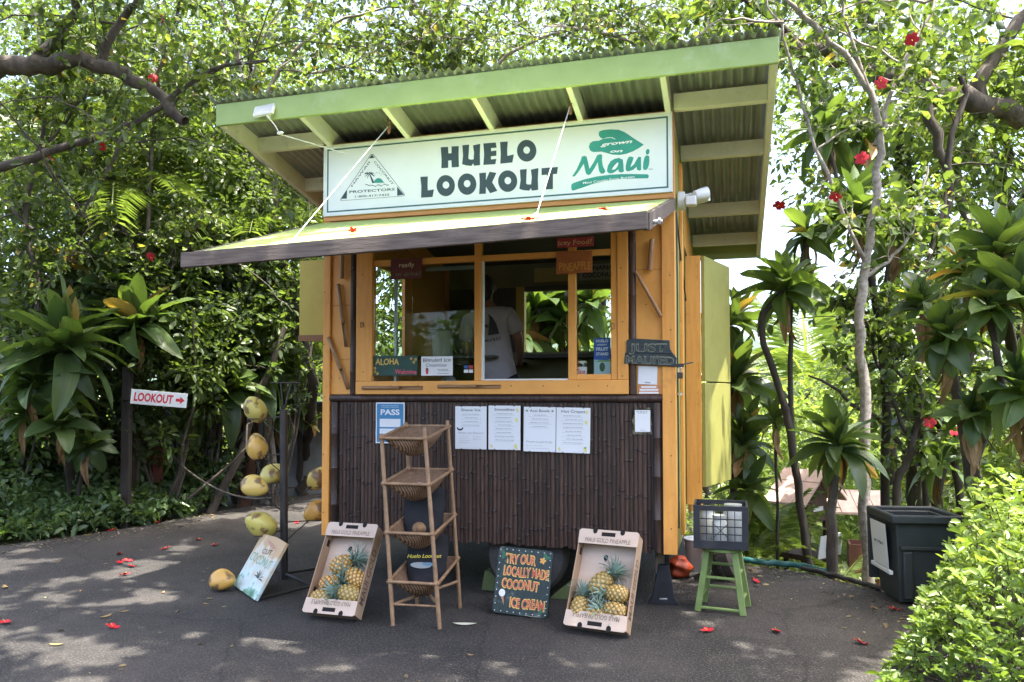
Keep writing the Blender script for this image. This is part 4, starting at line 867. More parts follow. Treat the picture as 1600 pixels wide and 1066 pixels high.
for i in range(34):
    f = i/34*2*(wd+hg)*2
    for off in (0,):
        s = i/34; per = 4*wd+2*hg; q = s*per
        if q < 2*wd: p = (-wd+.02+q*(2*wd-.04)/(2*wd), .018)
        elif q < 2*wd+hg: p = (wd-.018, .02+(q-2*wd)*(hg-.04)/hg)
        elif q < 4*wd+hg: p = (wd-.02-(q-2*wd-hg)*(2*wd-.04)/(2*wd), hg-.018)
        else: p = (-wd+.018, hg-.02-(q-4*wd-hg)*(hg-.04)/hg)
        dots.prism(ellp(p[0], p[1], .004, .004, 6), -.0228, -.022)
dots.build('dotted_border', paper, IC, smooth=0)['kind'] = 'stuff'
for (x, z) in ((-wd+.05, hg-.06), (wd-.05, hg-.05), (wd-.05, .05)):
    for a in range(3): shape(IC, ellp(x+.012*math.cos(a*2.1), z+.012*math.sin(a*2.1), .024, .012, 10, a*2.1), flat('leaf_paint', (.03, .13, .07)) if 'leaf_paint' not in MATS else MATS['leaf_paint'], -.0224, .0003+a*.0001, 'painted_leaf')
# ---- wheel chocks, jack, under-trailer clutter
def chock(p, rz, label):
    o = MB().prism([(-.13, 0), (.13, 0), (.10, .03), (-.06, .16), (-.10, .16)], -.06, .06).build('wheel_chock', surf('chock_green', (.16, .20, .08), rough=.6, bump=.1) if 'chock_green' not in MATS else MATS['chock_green'], None, bevel=.006)
    o.location = p; o.rotation_euler = (0, 0, rz); tag(o, label, 'wheel chock')
chock(W3(2.06, .20, 0), math.pi-TH*0-.28, 'green wedge chock on the right of the trailer wheel'); chock(W3(1.46, .30, 0), -.28, 'green wedge chock on the left of the trailer wheel')
p = ground(1036, 943); JK = gthing('jack_stand', 'black jack stand under the right front corner of the trailer', 'jack', p, -.12)
dk = surf('dark_steel', (.03, .033, .042), (.02, .022, .028), rough=.45, scale=10)
jp = MB().prism([(-.115, 0), (.115, 0), (.085, .05), (.045, .30), (-.03, .30), (-.08, .05)], -.03, .05).build('base_frame', dk, JK, bevel=.006)
MB().prism([(-.05, .05), (.04, .05), (.02, .18), (-.025, .18)], -.034, -.031).build('base_opening', ink, JK, smooth=0); MB().box(-.03, .03, -.04, -.032, .035, .05).build('plate', chrome, JK, bevel=.002)
MB().box(-.055, .015, .02, .06, .22, .43).build('wooden_prop', surf('old_wood', (.30, .25, .19), (.16, .12, .09), rough=.8, stretch=(8, 8, 1), scale=5, bump=.5), JK, bevel=.004)
MB().cyl((.03, .09, .28), (.03, .09, .44), .03, n=12).build('screw_post', dk, JK)
# ---- green stool, crate, jars
sg = surf('stool_green', (.22, .31, .10), (.17, .24, .075), rough=.55, scale=7, bump=.15, dirt=(.30, .32, .2, .7), dscale=9)
f1, f2 = ground(1084, 949), ground(1142, 964); dv_ = (f2-f1); back = V_(-dv_.y, dv_.x, 0).normalized()*.28
if back.y < 0: back = -back
f3, f4 = f2+back, f1+back; sc_ = (f1+f2+f3+f4)/4; yaw = math.atan2(dv_.y, dv_.x)
yaw = -.42; SL = gthing('stool', 'green painted wooden stool holding the black crate', 'stool', sc_, yaw); q = dv_.length/2; hz = .44
ft = [(-q, -.14), (q, -.14), (q, .14), (-q, .14)]; tp = [(-q*.62, -.09), (q*.62, -.09), (q*.62, .09), (-q*.62, .09)]
lp = lambda i, z: Vector((ft[i][0]+(tp[i][0]-ft[i][0])*z/hz, ft[i][1]+(tp[i][1]-ft[i][1])*z/hz, z))
for i in range(4): MB().beam(lp(i, 0), lp(i, hz), .045, .034, up=(0, 1, 0)).build('leg', sg, SL, bevel=.004)
for i, zs_ in enumerate(((.03, .25), (.10, .28), (.13, .31), (.10, .28))):
    for z in zs_: MB().cyl(lp(i, z), lp((i+1) % 4, z), .012, n=9).build('rung', sg, SL)
MB().lathe([(.15, 0), (.165, .008), (.165, .026), (.15, .034), (.001, .034)], 28, Matrix.Translation((0, 0, hz))).build('seat', sg, SL, smooth=50)
zt = hz+.035
CR = gthing('milk_crate', 'black plastic milk crate of jars on the green stool', 'crate', V_(sc_.x-.012, sc_.y, zt), -.27); cw, ch, cd = .195, .315, .18
plas = surf('black_plastic', (.022, .024, .03), (.03, .032, .038), rough=.42, scale=20, bump=.1)
MB().box(-cw+.01, cw-.01, -cd+.01, cd-.01, .0, .012).build('crate_floor', plas, CR)
for i, (ax, L_, D_) in enumerate((((1, 0), cw, -cd), ((0, 1), cd, cw), ((1, 0), cw, cd), ((0, 1), cd, -cw))):
    mb = MB()
    def bar(a0, a1, z0, z1, d=.010):
        if ax[0]: mb.box(a0, a1, D_-d if D_ > 0 else D_, D_ if D_ > 0 else D_+d, z0, z1)
        else: mb.box(D_-d if D_ > 0 else D_, D_ if D_ > 0 else D_+d, a0, a1, z0, z1)
    e_ = .0105 if not ax[0] else 0
    bar(-L_+e_, L_-e_, 0, .062); bar(-L_+e_, L_-e_, ch-.035, ch, .014)
    for a in (-L_+.001, L_-.046): bar(a+(e_ if a < 0 else -e_), a+.045+(e_ if a < 0 else -e_), .0621, ch-.0351)
    for z in (.105, .16, .215): bar(-L_+.047, L_-.047, z, z+.008, .007)
    for k in range(1, 6): a = -L_+.045+(2*L_-.09)*k/6; bar(a-.003, a+.003, .0622, ch-.0352, .0065)
    for s in (-1, 1):
        for zc in (.135, ):
            p0 = (-.05*s, D_-.004*np.sign(D_), zc-.05) if ax[0] else (D_-.004*np.sign(D_), -.05*s, zc-.05); p1 = (.05*s, D_-.004*np.sign(D_), zc+.05) if ax[0] else (D_-.004*np.sign(D_), .05*s, zc+.05); mb.beam(p0, p1, .005, .005)
    mb.build('crate_side', plas, CR, bevel=.0015)
jarw = surf('cloudy_jar', (.55, .57, .54), (.45, .47, .45), rough=.25, scale=6, bump=.0, spec=.5)
for (x, y, r_, h_, lab) in ((-.10, .04, .065, .255, 'tall cloudy jar at the back left of the milk crate'), (.09, .06, .075, .275, 'wide cloudy jar with a lid at the right of the milk crate'), (-.01, -.08, .055, .21, 'smaller cloudy jar in the middle of the milk crate')):
    j = thing('jar', lab, 'jar', CR.matrix_basis @ V_(x, y, .013), yaw, 'jars in the milk crate')
    MB().lathe([(r_*.9, 0), (r_, .012), (r_, h_*.8), (r_*.8, h_*.9), (r_*.8, h_)], 20).build('jar_body', jarw, j, smooth=50); MB().lathe([(r_*.9, h_-.012), (r_*.9, h_+.012), (.001, h_+.014)], 20).build('lid', flat('grey_lid', (.35, .37, .34), .4) if 'grey_lid' not in MATS else MATS['grey_lid'], j)
# tyre, bucket and red bag behind the stool
p = ground(1150, 918); TY = gthing('old_tyre', 'dusty old tyre resting on the asphalt behind the stool', 'tyre', V_(p.x-.02, p.y+.32, .235), 0); M_ = Matrix.Rotation(R_(62), 4, 'Z') @ Matrix.Rotation(R_(78), 4, 'X')
dusty = surf('dusty_rubber', (.10, .085, .07), (.045, .038, .034), rough=.9, scale=7, bump=.4)
MB().lathe([(.10, -.075), (.17, -.095), (.225, -.08), (.24, 0), (.225, .08), (.17, .095), (.10, .075)], 36, M_).build('carcass', dusty, TY, smooth=50)
for k in range(36):
    a = 2*math.pi*k/36; MB().box(.236, .246, -.065, .065, -.013, .013, M_ @ Matrix.Rotation(a, 4, 'Z')).build('tread_block', dusty, TY)
p = ground(1112, 905); BK = gthing('bucket', 'white plastic bucket behind the green stool', 'bucket', V_(p.x-.02, p.y+.35, 0)); MB().lathe([(.11, 0), (.135, .27), (.143, .275), (.143, .29), (.12, .285)], 24).build('pail', whitep, BK, smooth=40); MB().tube([(.14*math.cos(a), -.02, .27-.10*math.sin(a)) for a in np.linspace(0, math.pi, 10)], .004, 6).build('handle', chrome, BK)
redbag = surf('red_orange_plastic', (.42, .07, .02), (.22, .03, .012), rough=.5, scale=6, bump=.8, bscale=9, bdist=.03)
p = W3(SW-.06, 1.15, 0); RB = thing('sack', 'red and orange sack under the right end of the trailer', 'sack', p); o = MB().ell((0, 0, .09), (.11, .10, .10), 26, 16).build('sack_body', redbag, RB)
for v in o.data.vertices:
    s = 1+.22*math.sin(v.co.x*41+v.co.z*27)*math.sin(v.co.y*37+v.co.z*33)+.1*math.sin(v.co.z*70+v.co.x*20); v.co.x *= s; v.co.y *= s; v.co.z = max(.003, v.co.z)

# ---- coconut stand
coco_m, t, b = newmat('coconut_green'); L = t.links; oi = N(t, 'ShaderNodeObjectInfo'); tc = N(t, 'ShaderNodeTexCoord')
nz = N(t, 'ShaderNodeTexNoise'); nz.inputs['Scale'].default_value = 9; nz.inputs['Detail'].default_value = 6; av = N(t, 'ShaderNodeVectorMath', operation='ADD'); L.new(tc.outputs['Object'], av.inputs[0]); L.new(oi.outputs['Random'], av.inputs[1]); L.new(av.outputs[0], nz.inputs['Vector'])
r = N(t, 'ShaderNodeValToRGB'); e = r.color_ramp.elements; e[0].position = 0; e[0].color = (.40, .42, .08, 1); e[1].position = 1; e[1].color = (.60, .27, .05, 1); x = e.new(.5); x.color = (.62, .50, .13, 1); L.new(oi.outputs['Random'], r.inputs[0])
r2 = N(t, 'ShaderNodeValToRGB'); r2.color_ramp.elements[0].position = .54; r2.color_ramp.elements[1].position = .61; L.new(nz.outputs['Fac'], r2.inputs[0])
mx = N(t, 'ShaderNodeMixRGB'); mx.inputs[2].default_value = (.20, .12, .05, 1); L.new(r2.outputs[0], mx.inputs[0]); L.new(r.outputs[0], mx.inputs[1]); L.new(mx.outputs[0], b.inputs['Base Color']); b.inputs['Roughness'].default_value = .38
nut_scar = surf('nut_scar', (.12, .075, .04), rough=.8, scale=20)
def coconut(p, r_, axis, label, group='coconuts on the black stand'):
    d = Vector(axis).normalized(); M = Matrix.Translation(p) @ d.to_track_quat('Z', 'Y').to_matrix().to_4x4() @ Matrix.Rotation(random.uniform(0, 6), 4, 'Z')
    t_ = thing('coconut', label, 'coconut', mat=M, group=group); nu, nv = 30, 18; vs = []
    for j in range(nv+1):
        th = math.pi*j/nv
        for i in range(nu):
            a = 2*math.pi*i/nu; rr = max(1e-4, math.sin(th))*(1+.085*math.cos(3*a)*math.sin(th)+.02*math.sin(5*a+th*4)); z = -math.cos(th)*1.36
            if z > 0: rr *= 1-.16*z
            vs.append((rr*r_*math.cos(a), rr*r_*math.sin(a), z*r_))
    MB().add(vs, [(j*nu+i, j*nu+(i+1) % nu, (j+1)*nu+(i+1) % nu, (j+1)*nu+i) for j in range(nv) for i in range(nu)]).build('husk', coco_m, t_, smooth=80)
    MB().lathe([(.001, -.01), (r_*.3, -.008), (r_*.34, .004), (r_*.2, .012), (.001, .006)], 10, Matrix.Translation((0, 0, -r_*1.29))).build('stem_scar', nut_scar, t_)
pp = ground(444, 905); CS = gthing('coconut_stand', 'black metal pole stand with ring arms holding coconuts', 'stand', pp, 0)
zt_ = atY(441, 640, pp.y).z; MB().cyl((0, 0, 0), (-.02, 0, zt_), .034, n=14).build('pole', black_metal, CS)
MB().tube([(-.14, 0, zt_+.235), (.13, 0, zt_+.235)], .006, 6).tube([(-.02, 0, zt_-.02), (-.05, 0, zt_+.235)], .006, 6).tube([(-.02, 0, zt_-.02), (.045, 0, zt_+.235)], .006, 6).tube([(-.02, 0, zt_-.02), (.0, .05, zt_+.12), (.0, 0, zt_+.235)], .006, 6).build('top_frame', black_metal, CS)
for px, py in ((405, 938), (486, 918), (500, 890), (415, 886)):
    q = ground(px, py)-pp; MB().tube([(-.0, 0, .26 if px == 405 else .05), q+V_(0, 0, .015)], .016 if px == 405 else .013, 8).build('foot', black_metal, CS)
MB().tube([ground(405, 938)-pp+V_(0, 0, .012), ground(486, 918)-pp+V_(0, 0, .012)], .012, 8).box(-.28, -.14, -.27, -.21, 0, .02).build('foot', black_metal, CS)
nuts = [(399, 640, .0, .094, (-.3, -.4, .8), 'topmost green coconut on the black stand'), (401, 698, .06, .092, (-.2, .3, .9), 'yellow brown coconut second from the top of the stand'), (427, 741, .28, .092, (1, .2, .5), 'green coconut half hidden behind the stand pole'), (398, 760, -.10, .095, (1, -.3, -.25), 'blotched yellow coconut at middle height of the stand'),
        (408, 819, -.12, .105, (-1, -.3, .55), 'large green coconut above the painted plank'), (497, 747, .30, .088, (.6, .1, .8), 'orange coconut behind the corner post, upper of two'), (494, 799, .25, .09, (-.8, -.2, -.5), 'orange coconut behind the corner post, lower of two')]
for px, py, dy, r_, ax, lab in nuts:
    c_ = atY(px, py, pp.y+dy); coconut(c_, r_, ax, lab)
    q = c_-pp; zz = q.z-r_*.86; ring = [(q.x+r_*.72*math.cos(a), q.y+r_*.72*math.sin(a), zz) for a in np.linspace(0, 2*math.pi, 17)[:-1]]
    dd = Vector((q.x, q.y, 0)); dn = dd.normalized(); side = V_(-dn.y, dn.x, 0)
    MB().tube(ring, .005, 6, closed=True).tube([V_(-.01, 0, zz+.02), dd-dn*r_*.7+V_(0, 0, zz)], .006, 6).tube([V_(-.01, 0, zz-.16), dd-dn*r_*.7+side*.02+V_(0, 0, zz)], .005, 6).build('ring_arm', black_metal, CS)
coconut(ground(344, 926)+V_(0, .05, .088), .088, (1, -.35, .08), 'yellow coconut lying on the asphalt beside the painted plank', None)
# painted plank leaning on the stand
A = ground(369, 917); Bq = ground(403, 941); At = atY(411, 836, A.y+.16); Bt = atY(447, 848, Bq.y+.22)
xa = (Bq-A); za = ((At-A)+(Bt-Bq))/2; wq, hq = xa.length, za.length; xa.normalize(); za = (za-xa*za.dot(xa)).normalized(); ya = za.cross(xa)
Mx = Matrix((xa, ya, za)).transposed().to_4x4(); Mx.translation = (A+Bq)/2+V_(0, 0, .004)
PK = thing('painted_plank', 'weathered plank with faded painted CUT COCONUT lettering leaning on the stand', 'sign', mat=Mx)
plank, t, b = newmat('painted_plank'); L = t.links; tc = N(t, 'ShaderNodeTexCoord'); sx = N(t, 'ShaderNodeSeparateXYZ'); L.new(tc.outputs['Object'], sx.inputs[0])
nz = N(t, 'ShaderNodeTexNoise'); nz.inputs['Scale'].default_value = 9; nz.inputs['Detail'].default_value = 7; L.new(tc.outputs['Object'], nz.inputs['Vector'])
ad = N(t, 'ShaderNodeMath', operation='MULTIPLY_ADD'); ad.inputs[1].default_value = -1.3; L.new(sx.outputs['Z'], ad.inputs[0]); L.new(nz.outputs['Fac'], ad.inputs[2])
r = N(t, 'ShaderNodeValToRGB'); e = r.color_ramp.elements; e[0].position = .0; e[0].color = (.52, .36, .20, 1); e[1].position = .62; e[1].color = (.10, .22, .13, 1)
for p_, c_ in ((.14, (.62, .56, .44)), (.30, (.55, .64, .60)), (.42, (.60, .72, .74)), (.5, (.22, .42, .30))): x = e.new(p_); x.color = (*c_, 1)
L.new(ad.outputs[0], r.inputs[0]); L.new(r.outputs[0], b.inputs['Base Color']); b.inputs['Roughness'].default_value = .6
MB().prism([(-wq/2, 0), (wq/2, 0), (wq/2, hq), (wq*.05, hq*1.02), (-wq/2, hq*.98)], -.028, 0).build('panel', plank, PK, bevel=.003)
text('CUT', PK, wq*.05, hq*.70, hq*.085, ink, y=-.030, width=wq*.36, rot=.08); text('FRESH', PK, wq*.08, hq*.84, hq*.06, flat('faded_red', (.5, .2, .2)), y=-.030, width=wq*.42, rot=-.12)
text('COCONUT', PK, 0, hq*.50, hq*.15, flat('faded_green', (.2, .36, .22)), y=-.030, width=wq*.86, jitter=.06)
for a in range(7): shape(PK, [(wq*.22+math.cos(R_(25*a+10))*wq*.22*s+k, hq*.30+math.sin(R_(25*a+10))*wq*.16*s-s*s*.02+k) for s, k in ((0, 0), (.5, .008), (1, 0), (.5, -.004))], signgreen, -.0295, .0004+a*.00005, 'painted_palm')
# ---- LOOKOUT arrow sign on its post
Yl = 9.3; p0 = atY(248.5, 623, Yl); wl_ = (atY(290, 630, Yl)-atY(207, 615, Yl)).length
LS = thing('arrow_sign', 'white LOOKOUT sign with red letters and an arrow in the greenery', 'sign', mat=Matrix.Translation(p0) @ Matrix.Rotation(R_(6), 4, 'Z') @ Matrix.Rotation(R_(5.0), 4, 'Y'))
MB().box(-wl_/2, wl_/2, -.006, .006, -.088, .088).build('panel', signwhite, LS, bevel=.004)
bd = MB()
for a in ((-wl_/2+.012, wl_/2-.012, -.066, -.06), (-wl_/2+.012, wl_/2-.012, .06, .066)): bd.box(a[0], a[1], -.0075, -.0061, a[2], a[3])
text('LOOKOUT', LS, -.06, -.046, .096, red_ink, y=-.0075, width=wl_*.70, bold=.035, shear=.08)
ax_ = wl_/2-.10; shape(LS, [(ax_-.03, -.018), (ax_+.02, -.018), (ax_+.02, -.045), (ax_+.075, 0), (ax_+.02, .045), (ax_+.02, .018), (ax_-.03, .018)], red_ink, -.0063, .001, 'arrow')
pl = atY(196, 623, Yl+.1); PT = thing('sign_post', 'dark weathered post carrying the LOOKOUT sign', 'post', (pl.x, pl.y, -.05)); MB().box(-.05, .05, .0, .09, 0, 2.0).build('post', surf('dark_post_wood', (.05, .04, .035), (.03, .024, .02), rough=.85, stretch=(8, 8, 1), scale=4, bump=.5), PT, bevel=.006); MB().beam((.0, -.02, 1.62), (.36, -.09, 1.60), .03, .05).build('sign_arm', MATS['dark_post_wood'], PT)
pr = atY(243, 720, 10.5); rp_ = MB().box(-.08, .08, -.06, .06, 0, atY(243, 697, 10.5).z+.05).build('red_post', surf('red_brown_paint', (.24, .07, .05), (.16, .05, .035), rough=.7, bump=.3), None, bevel=.006); rp_.location = (pr.x, pr.y, -.05); tag(rp_, 'short red brown post behind the low hedge', 'post')
# slack rope barrier
ra, rb_, rc = atY(268, 712, 10.4), atY(345, 790, 8.9), atY(425, 778, 8.2); pts = [ra*(1-s)**2+rb_*2*s*(1-s)+rc*s*s for s in np.linspace(0, 1, 16)]
rp2 = thing('barrier_rope', 'slack grey rope hanging between the hedge and the coconut stand', 'rope', ra); MB().tube([p-ra for p in pts], .011, 7).build('rope', surf('old_rope', (.11, .095, .075), (.06, .05, .04), rough=.9, scale=60), rp2)
# ---- wheelie bin
bp_ = ground(1402, 947); bw, bd_, bh = .44, .46, .66; BN = gthing('wheelie_bin', 'dark green wheelie bin with an ONLY notice beside the hedge', 'bin', V_(bp_.x, bp_.y, 0), R_(-6))
bing = surf('bin_green', (.028, .033, .033), (.04, .045, .044), rough=.55, scale=6, bump=.08, dirt=(.06, .065, .06, .6))
tpz = .07
bo = [(.03, .03, .02), (bw-.03, .03, .02), (bw-.03, bd_-.03, .02), (.03, bd_-.03, .02)]; tt = [(0, 0, bh), (bw, 0, bh), (bw, bd_, bh), (0, bd_, bh)]; ti_ = [(.02, .02, bh), (bw-.02, .02, bh), (bw-.02, bd_-.02, bh), (.02, bd_-.02, bh)]; bi = [(.05, .05, .05), (bw-.05, .05, .05), (bw-.05, bd_-.05, .05), (.05, bd_-.05, .05)]
MB().add(bo+tt+ti_+bi, [(3, 2, 1, 0)]+[(i, (i+1) % 4, 4+(i+1) % 4, 4+i) for i in range(4)]+[(4+i, 4+(i+1) % 4, 8+(i+1) % 4, 8+i) for i in range(4)]+[(8+i, 8+(i+1) % 4, 12+(i+1) % 4, 12+i) for i in range(4)]+[(12, 13, 14, 15)]).build('body', bing, BN, bevel=.008)
rim = MB()
for a in ((-.045, bw+.045, -.045, .0), (-.045, bw+.045, bd_, bd_+.05), (-.045, .0, .0005, bd_-.0005), (bw, bw+.045, .0005, bd_-.0005)): rim.box(a[0], a[1], a[2], a[3], bh-.035, bh+.03)
rim.build('rim', bing, BN, bevel=.012)
MB().box(-.02, bw+.02, bd_+.055, bd_+.085, .12, bh+.02, Matrix.Rotation(R_(-3), 4, 'X')).build('lid', bing, BN, bevel=.01)
MB().box(.03, bw-.03, -.010, .02, .42, .45).build('rib', bing, BN, bevel=.006)
MB().box(.05, .12, -.008, .02, .05, .41).build('rib', bing, BN, bevel=.01)
for y_ in (.12, bd_-.12): MB().lathe([(.02, -.03), (.09, -.03), (.10, 0), (.09, .03), (.02, .03)], 18, Matrix.Translation((bw-.02, y_, .10)) @ Matrix.Rotation(R_(90), 4, 'Y')).build('wheel', rubber, BN)
nb = MB().box(-.004, -.001, .10, .42, .26, .60, Matrix.Rotation(R_(-4.0), 4, 'Y')).build('notice', paper, BN); me = text('ONLY', nb, 0, 0, .07, signgreen, y=0, width=.22, bold=.02); me.matrix_local = Matrix.Translation((-.0355, .26, .43)) @ Matrix.Rotation(R_(-90), 4, 'Z') @ Matrix.Translation((0, 0, 0))
MB().box(-.03, -.002, .06, .46, .22, .25).build('ledge', whitep, BN, bevel=.004)
# ---- little garden houses behind
tile = surf('pale_terracotta', (.74, .52, .43), (.62, .42, .34), rough=.7, scale=6, bump=.2, dirt=(.7, .6, .52, .6)); brownw = surf('brown_wood', (.10, .055, .035), (.065, .036, .024), rough=.8, stretch=(6, 6, 1), scale=4, bump=.3)
Yh = 9.0; zg = -.55
hc = atY(1258, 790, Yh); GH = thing('garden_shelter', 'small brown garden shelter with a pale tiled roof among the plants', 'shelter', (hc.x, hc.y, zg), R_(38))
zr = atY(1255, 735, Yh).z-zg; ze = atY(1225, 772, Yh).z-zg
MB().box(-.20, .20, -.16, .16, ze-.30, ze+.02).build('house_box', brownw, GH, bevel=.004)
MB().prism([(-.2, ze+.02), (.2, ze+.02), (0, zr-.03)], -.16, .16).build('gable', brownw, GH)
for s in (-1, 1):
    for k in range(3):
        for j in range(3):
            x0, x1 = .42*j/3, .42*(j+1)/3+.02; q = lambda x: zr-(zr-ze+.02)*x/.36
            MB().hexa([(s*x0, -.27+k*.18, q(x0)-.012+.012*(1-j % 2)), (s*x1, -.27+k*.18, q(x1)), (s*x1, -.095+k*.18, q(x1)), (s*x0, -.095+k*.18, q(x0)-.012), (s*x0, -.27+k*.18, q(x0)+.018), (s*x1, -.27+k*.18, q(x1)+.026), (s*x1, -.095+k*.18, q(x1)+.022), (s*x0, -.095+k*.18, q(x0)+.014)]).build('roof_tile', tile, GH)
for x, y in ((-.18, -.14), (.18, -.14), (.18, .14), (-.18, .14)): MB().box(x-.02, x+.02, y-.02, y+.02, 0, ze-.30).build('post', brownw, GH)
MB().box(-.10, .10, -.168, -.161, ze-.18, ze-.13).build('plate', whitep, GH); MB().box(-.26, .26, -.25, .2, .28, .34).build('shelf', brownw, GH); MB().box(-.24, .24, -.25, -.24, .36, .62, Matrix.Rotation(R_(8), 4, 'X')).build('white_panel', whitep, GH)
h2 = atY(1335, 785, 10.2); G2 = thing('low_shelter', 'low tiled shelter roof half hidden behind the tree trunks', 'shelter', (h2.x, h2.y, -.7), R_(-12)); z2 = h2.z+.7
for k in range(4): MB().hexa([(-.42+k*.21, -.3, z2-.12), (-.22+k*.21, -.3, z2-.12), (-.22+k*.21, .3, z2+.10), (-.42+k*.21, .3, z2+.10), (-.42+k*.21, -.3, z2-.09), (-.22+k*.21, -.3, z2-.09), (-.22+k*.21, .3, z2+.13), (-.42+k*.21, .3, z2+.13)]).build('roof_tile', tile, G2)
for x in (-.36, .36): MB().box(x-.025, x+.025, -.2, -.15, 0, z2-.12).box(x-.025, x+.025, .2, .25, 0, z2+.05).build('post', brownw, G2)
p = atY(1350, 868, 7.9); pz = terrain_h(p.x, p.y); PL = thing('planter', 'red brown planter box beside the bin', 'planter', (p.x, p.y, pz), R_(-20)); zz = atY(1350, 848, 7.9).z-pz
rb = surf('red_brown_planter', (.17, .07, .045), (.11, .045, .03), rough=.7); pm = MB()
for a in ((-.15, .15, -.15, -.13), (-.15, .15, .13, .15), (-.15, -.13, -.129, .129), (.13, .15, -.129, .129)): pm.box(a[0], a[1], a[2], a[3], zz-.30, zz)
pm.build('trough', rb, PL); MB().box(-.129, .129, -.129, .129, zz-.28, zz-.05).build('soil', soil, PL)
for x, y in ((-.14, -.14), (.14, -.14), (.14, .14), (-.14, .14)): MB().box(x-.02, x+.02, y-.02, y+.02, 0, zz-.30).build('leg', rb, PL)
# hoses along the edge of the asphalt
def hose(label, pxs, mat, r_, dz=.02):
    P = [ground(*p, dz) for p in pxs]; Q = []
    for i in range(len(P)-1):
        for s in np.linspace(0, 1, 6)[:-1]: Q.append(P[i].lerp(P[i+1], s)+V_(rng.normal()*.008, rng.normal()*.012, 0))
    Q.append(P[-1]); t_ = thing('garden_hose', label, 'hose', Q[0]); MB().tube([q-Q[0] for q in Q], r_, 8).build('hose', mat, t_, smooth=60)
hose('blue green garden hose along the asphalt edge behind the stool', [(1160, 874), (1190, 879), (1225, 881), (1255, 884), (1290, 893)], surf('hose_green', (.04, .15, .14), rough=.5), .028)
hose('dark hose along the asphalt edge next to the bin', [(1255, 888), (1300, 898), (1335, 908), (1378, 920)], black_metal, .022)
# ---- dark shed behind the coconut stand
Ys = 12.6; a = atY(285, 790, Ys); b2 = atY(505, 770, Ys); SH = thing('garden_shed', 'dark shed with a black doorway behind the coconut stand', 'shed', (a.x, Ys, -.06)); zt2 = atY(400, 628, Ys).z
xs_ = [atY(p, 700, Ys).x-a.x for p in (285, 345, 402, 505)]
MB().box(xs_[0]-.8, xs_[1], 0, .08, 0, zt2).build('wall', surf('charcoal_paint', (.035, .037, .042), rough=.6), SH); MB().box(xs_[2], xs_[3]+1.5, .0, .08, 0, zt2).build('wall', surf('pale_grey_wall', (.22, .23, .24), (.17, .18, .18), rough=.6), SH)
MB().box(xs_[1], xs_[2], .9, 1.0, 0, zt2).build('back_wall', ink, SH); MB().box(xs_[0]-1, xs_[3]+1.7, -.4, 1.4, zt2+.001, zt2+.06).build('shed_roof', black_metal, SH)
MB().box(xs_[1]-.03, xs_[1]+.03, -.04, -.001, 0, zt2).build('door_frame', greywood, SH); MB().box(xs_[2]+.15, xs_[2]+.42, -.02, -.002, zt2*.35, zt2*.82).build('shed_window', ink, SH)
# ---- fallen blossoms, leaves and scraps
petal = surf('red_petal', (.60, .012, .03), (.45, .008, .02), rough=.5, scale=20, bump=.2); pist = flat('yellow_pistil', (.7, .45, .08), .5)
def blossom_mesh(wilt, seed):
    random.seed(seed); mb = MB()
    for k in range(5):
        a = k*1.2566+random.uniform(-.15, .15); vs = []
        for s in np.linspace(0, 1, 5):
            for j in (-1, 0, 1):
                ww = .024*math.sin(min(1, s*1.15)*2.4)*j*(1-.35*wilt); up_ = (.014+.016*s*(1-1.2*s*(1-wilt)))-.006*abs(j)*wilt; rr = .055*s*(1-.25*wilt)
                vs.append((rr*math.cos(a)-ww*math.sin(a), rr*math.sin(a)+ww*math.cos(a), up_+.004*math.sin(9*s+3*j+k)))
        mb.add(vs, [(i*3+j, i*3+j+1, (i+1)*3+j+1, (i+1)*3+j) for i in range(4) for j in range(2)])
    mb.cur = 1; mb.tube([(0, 0, .012), (.008, .003, .028), (.018, .004, .042)], [.0022, .0018, .0022], 5)
    o = mb.build('hibiscus_flower', [petal, pist], None, smooth=60); me = o.data; bpy.data.objects.remove(o); return me
BF = [blossom_mesh(.0, 3), blossom_mesh(.25, 4)]; BW = [blossom_mesh(.85, 5), blossom_mesh(1., 6), blossom_mesh(.7, 7)]
def fallen(p, k, label, sc=1.0):
    o = link_mesh('fallen_flower', BW[k % 3]); o.location = p; o.rotation_euler = (random.uniform(-.3, .3), random.uniform(-.3, .3), random.uniform(0, 6)); o.scale = (1.15*sc, .7*sc, .7*sc); tag(o, label, 'flower', 'fallen red flowers')
fl_px = [(176, 982, 'red flower lying alone on the open asphalt toward the front'), (194, 900, 'lowest red flower of the cluster on the asphalt by the hedge'), (186, 881, 'left red flower of the cluster on the asphalt by the hedge'), (199, 878, 'middle red flower of the cluster on the asphalt by the hedge'), (205, 887, 'right red flower of the cluster on the asphalt by the hedge'), (187, 867, 'topmost red flower of the cluster on the asphalt by the hedge'), (258, 859, 'red flower between the cluster and the coconut stand'), (310, 845, 'red flower on the asphalt below the rope barrier'), (335, 853, 'red flower on the asphalt left of the painted plank'), (175, 830, 'red flower at the foot of the low hedge'), (245, 818, 'red flower at the right end of the low hedge'), (9, 975, 'red flower at the left edge of the asphalt'), (464, 818, 'red flower behind the foot of the coconut stand'),
         (1105, 988, 'red flower on the asphalt just before the green stool'), (1213, 989, 'red flower on the asphalt between stool and bin'), (1345, 1007, 'red flower on the asphalt nearest the bright hedge'), (1398, 955, 'red flower at the foot of the wheelie bin'), (1181, 910, 'red flower beside the old tyre')]
for k, (px, py, lab) in enumerate(fl_px): fallen(ground(px, py)+V_(0, 0, .004), k, lab)
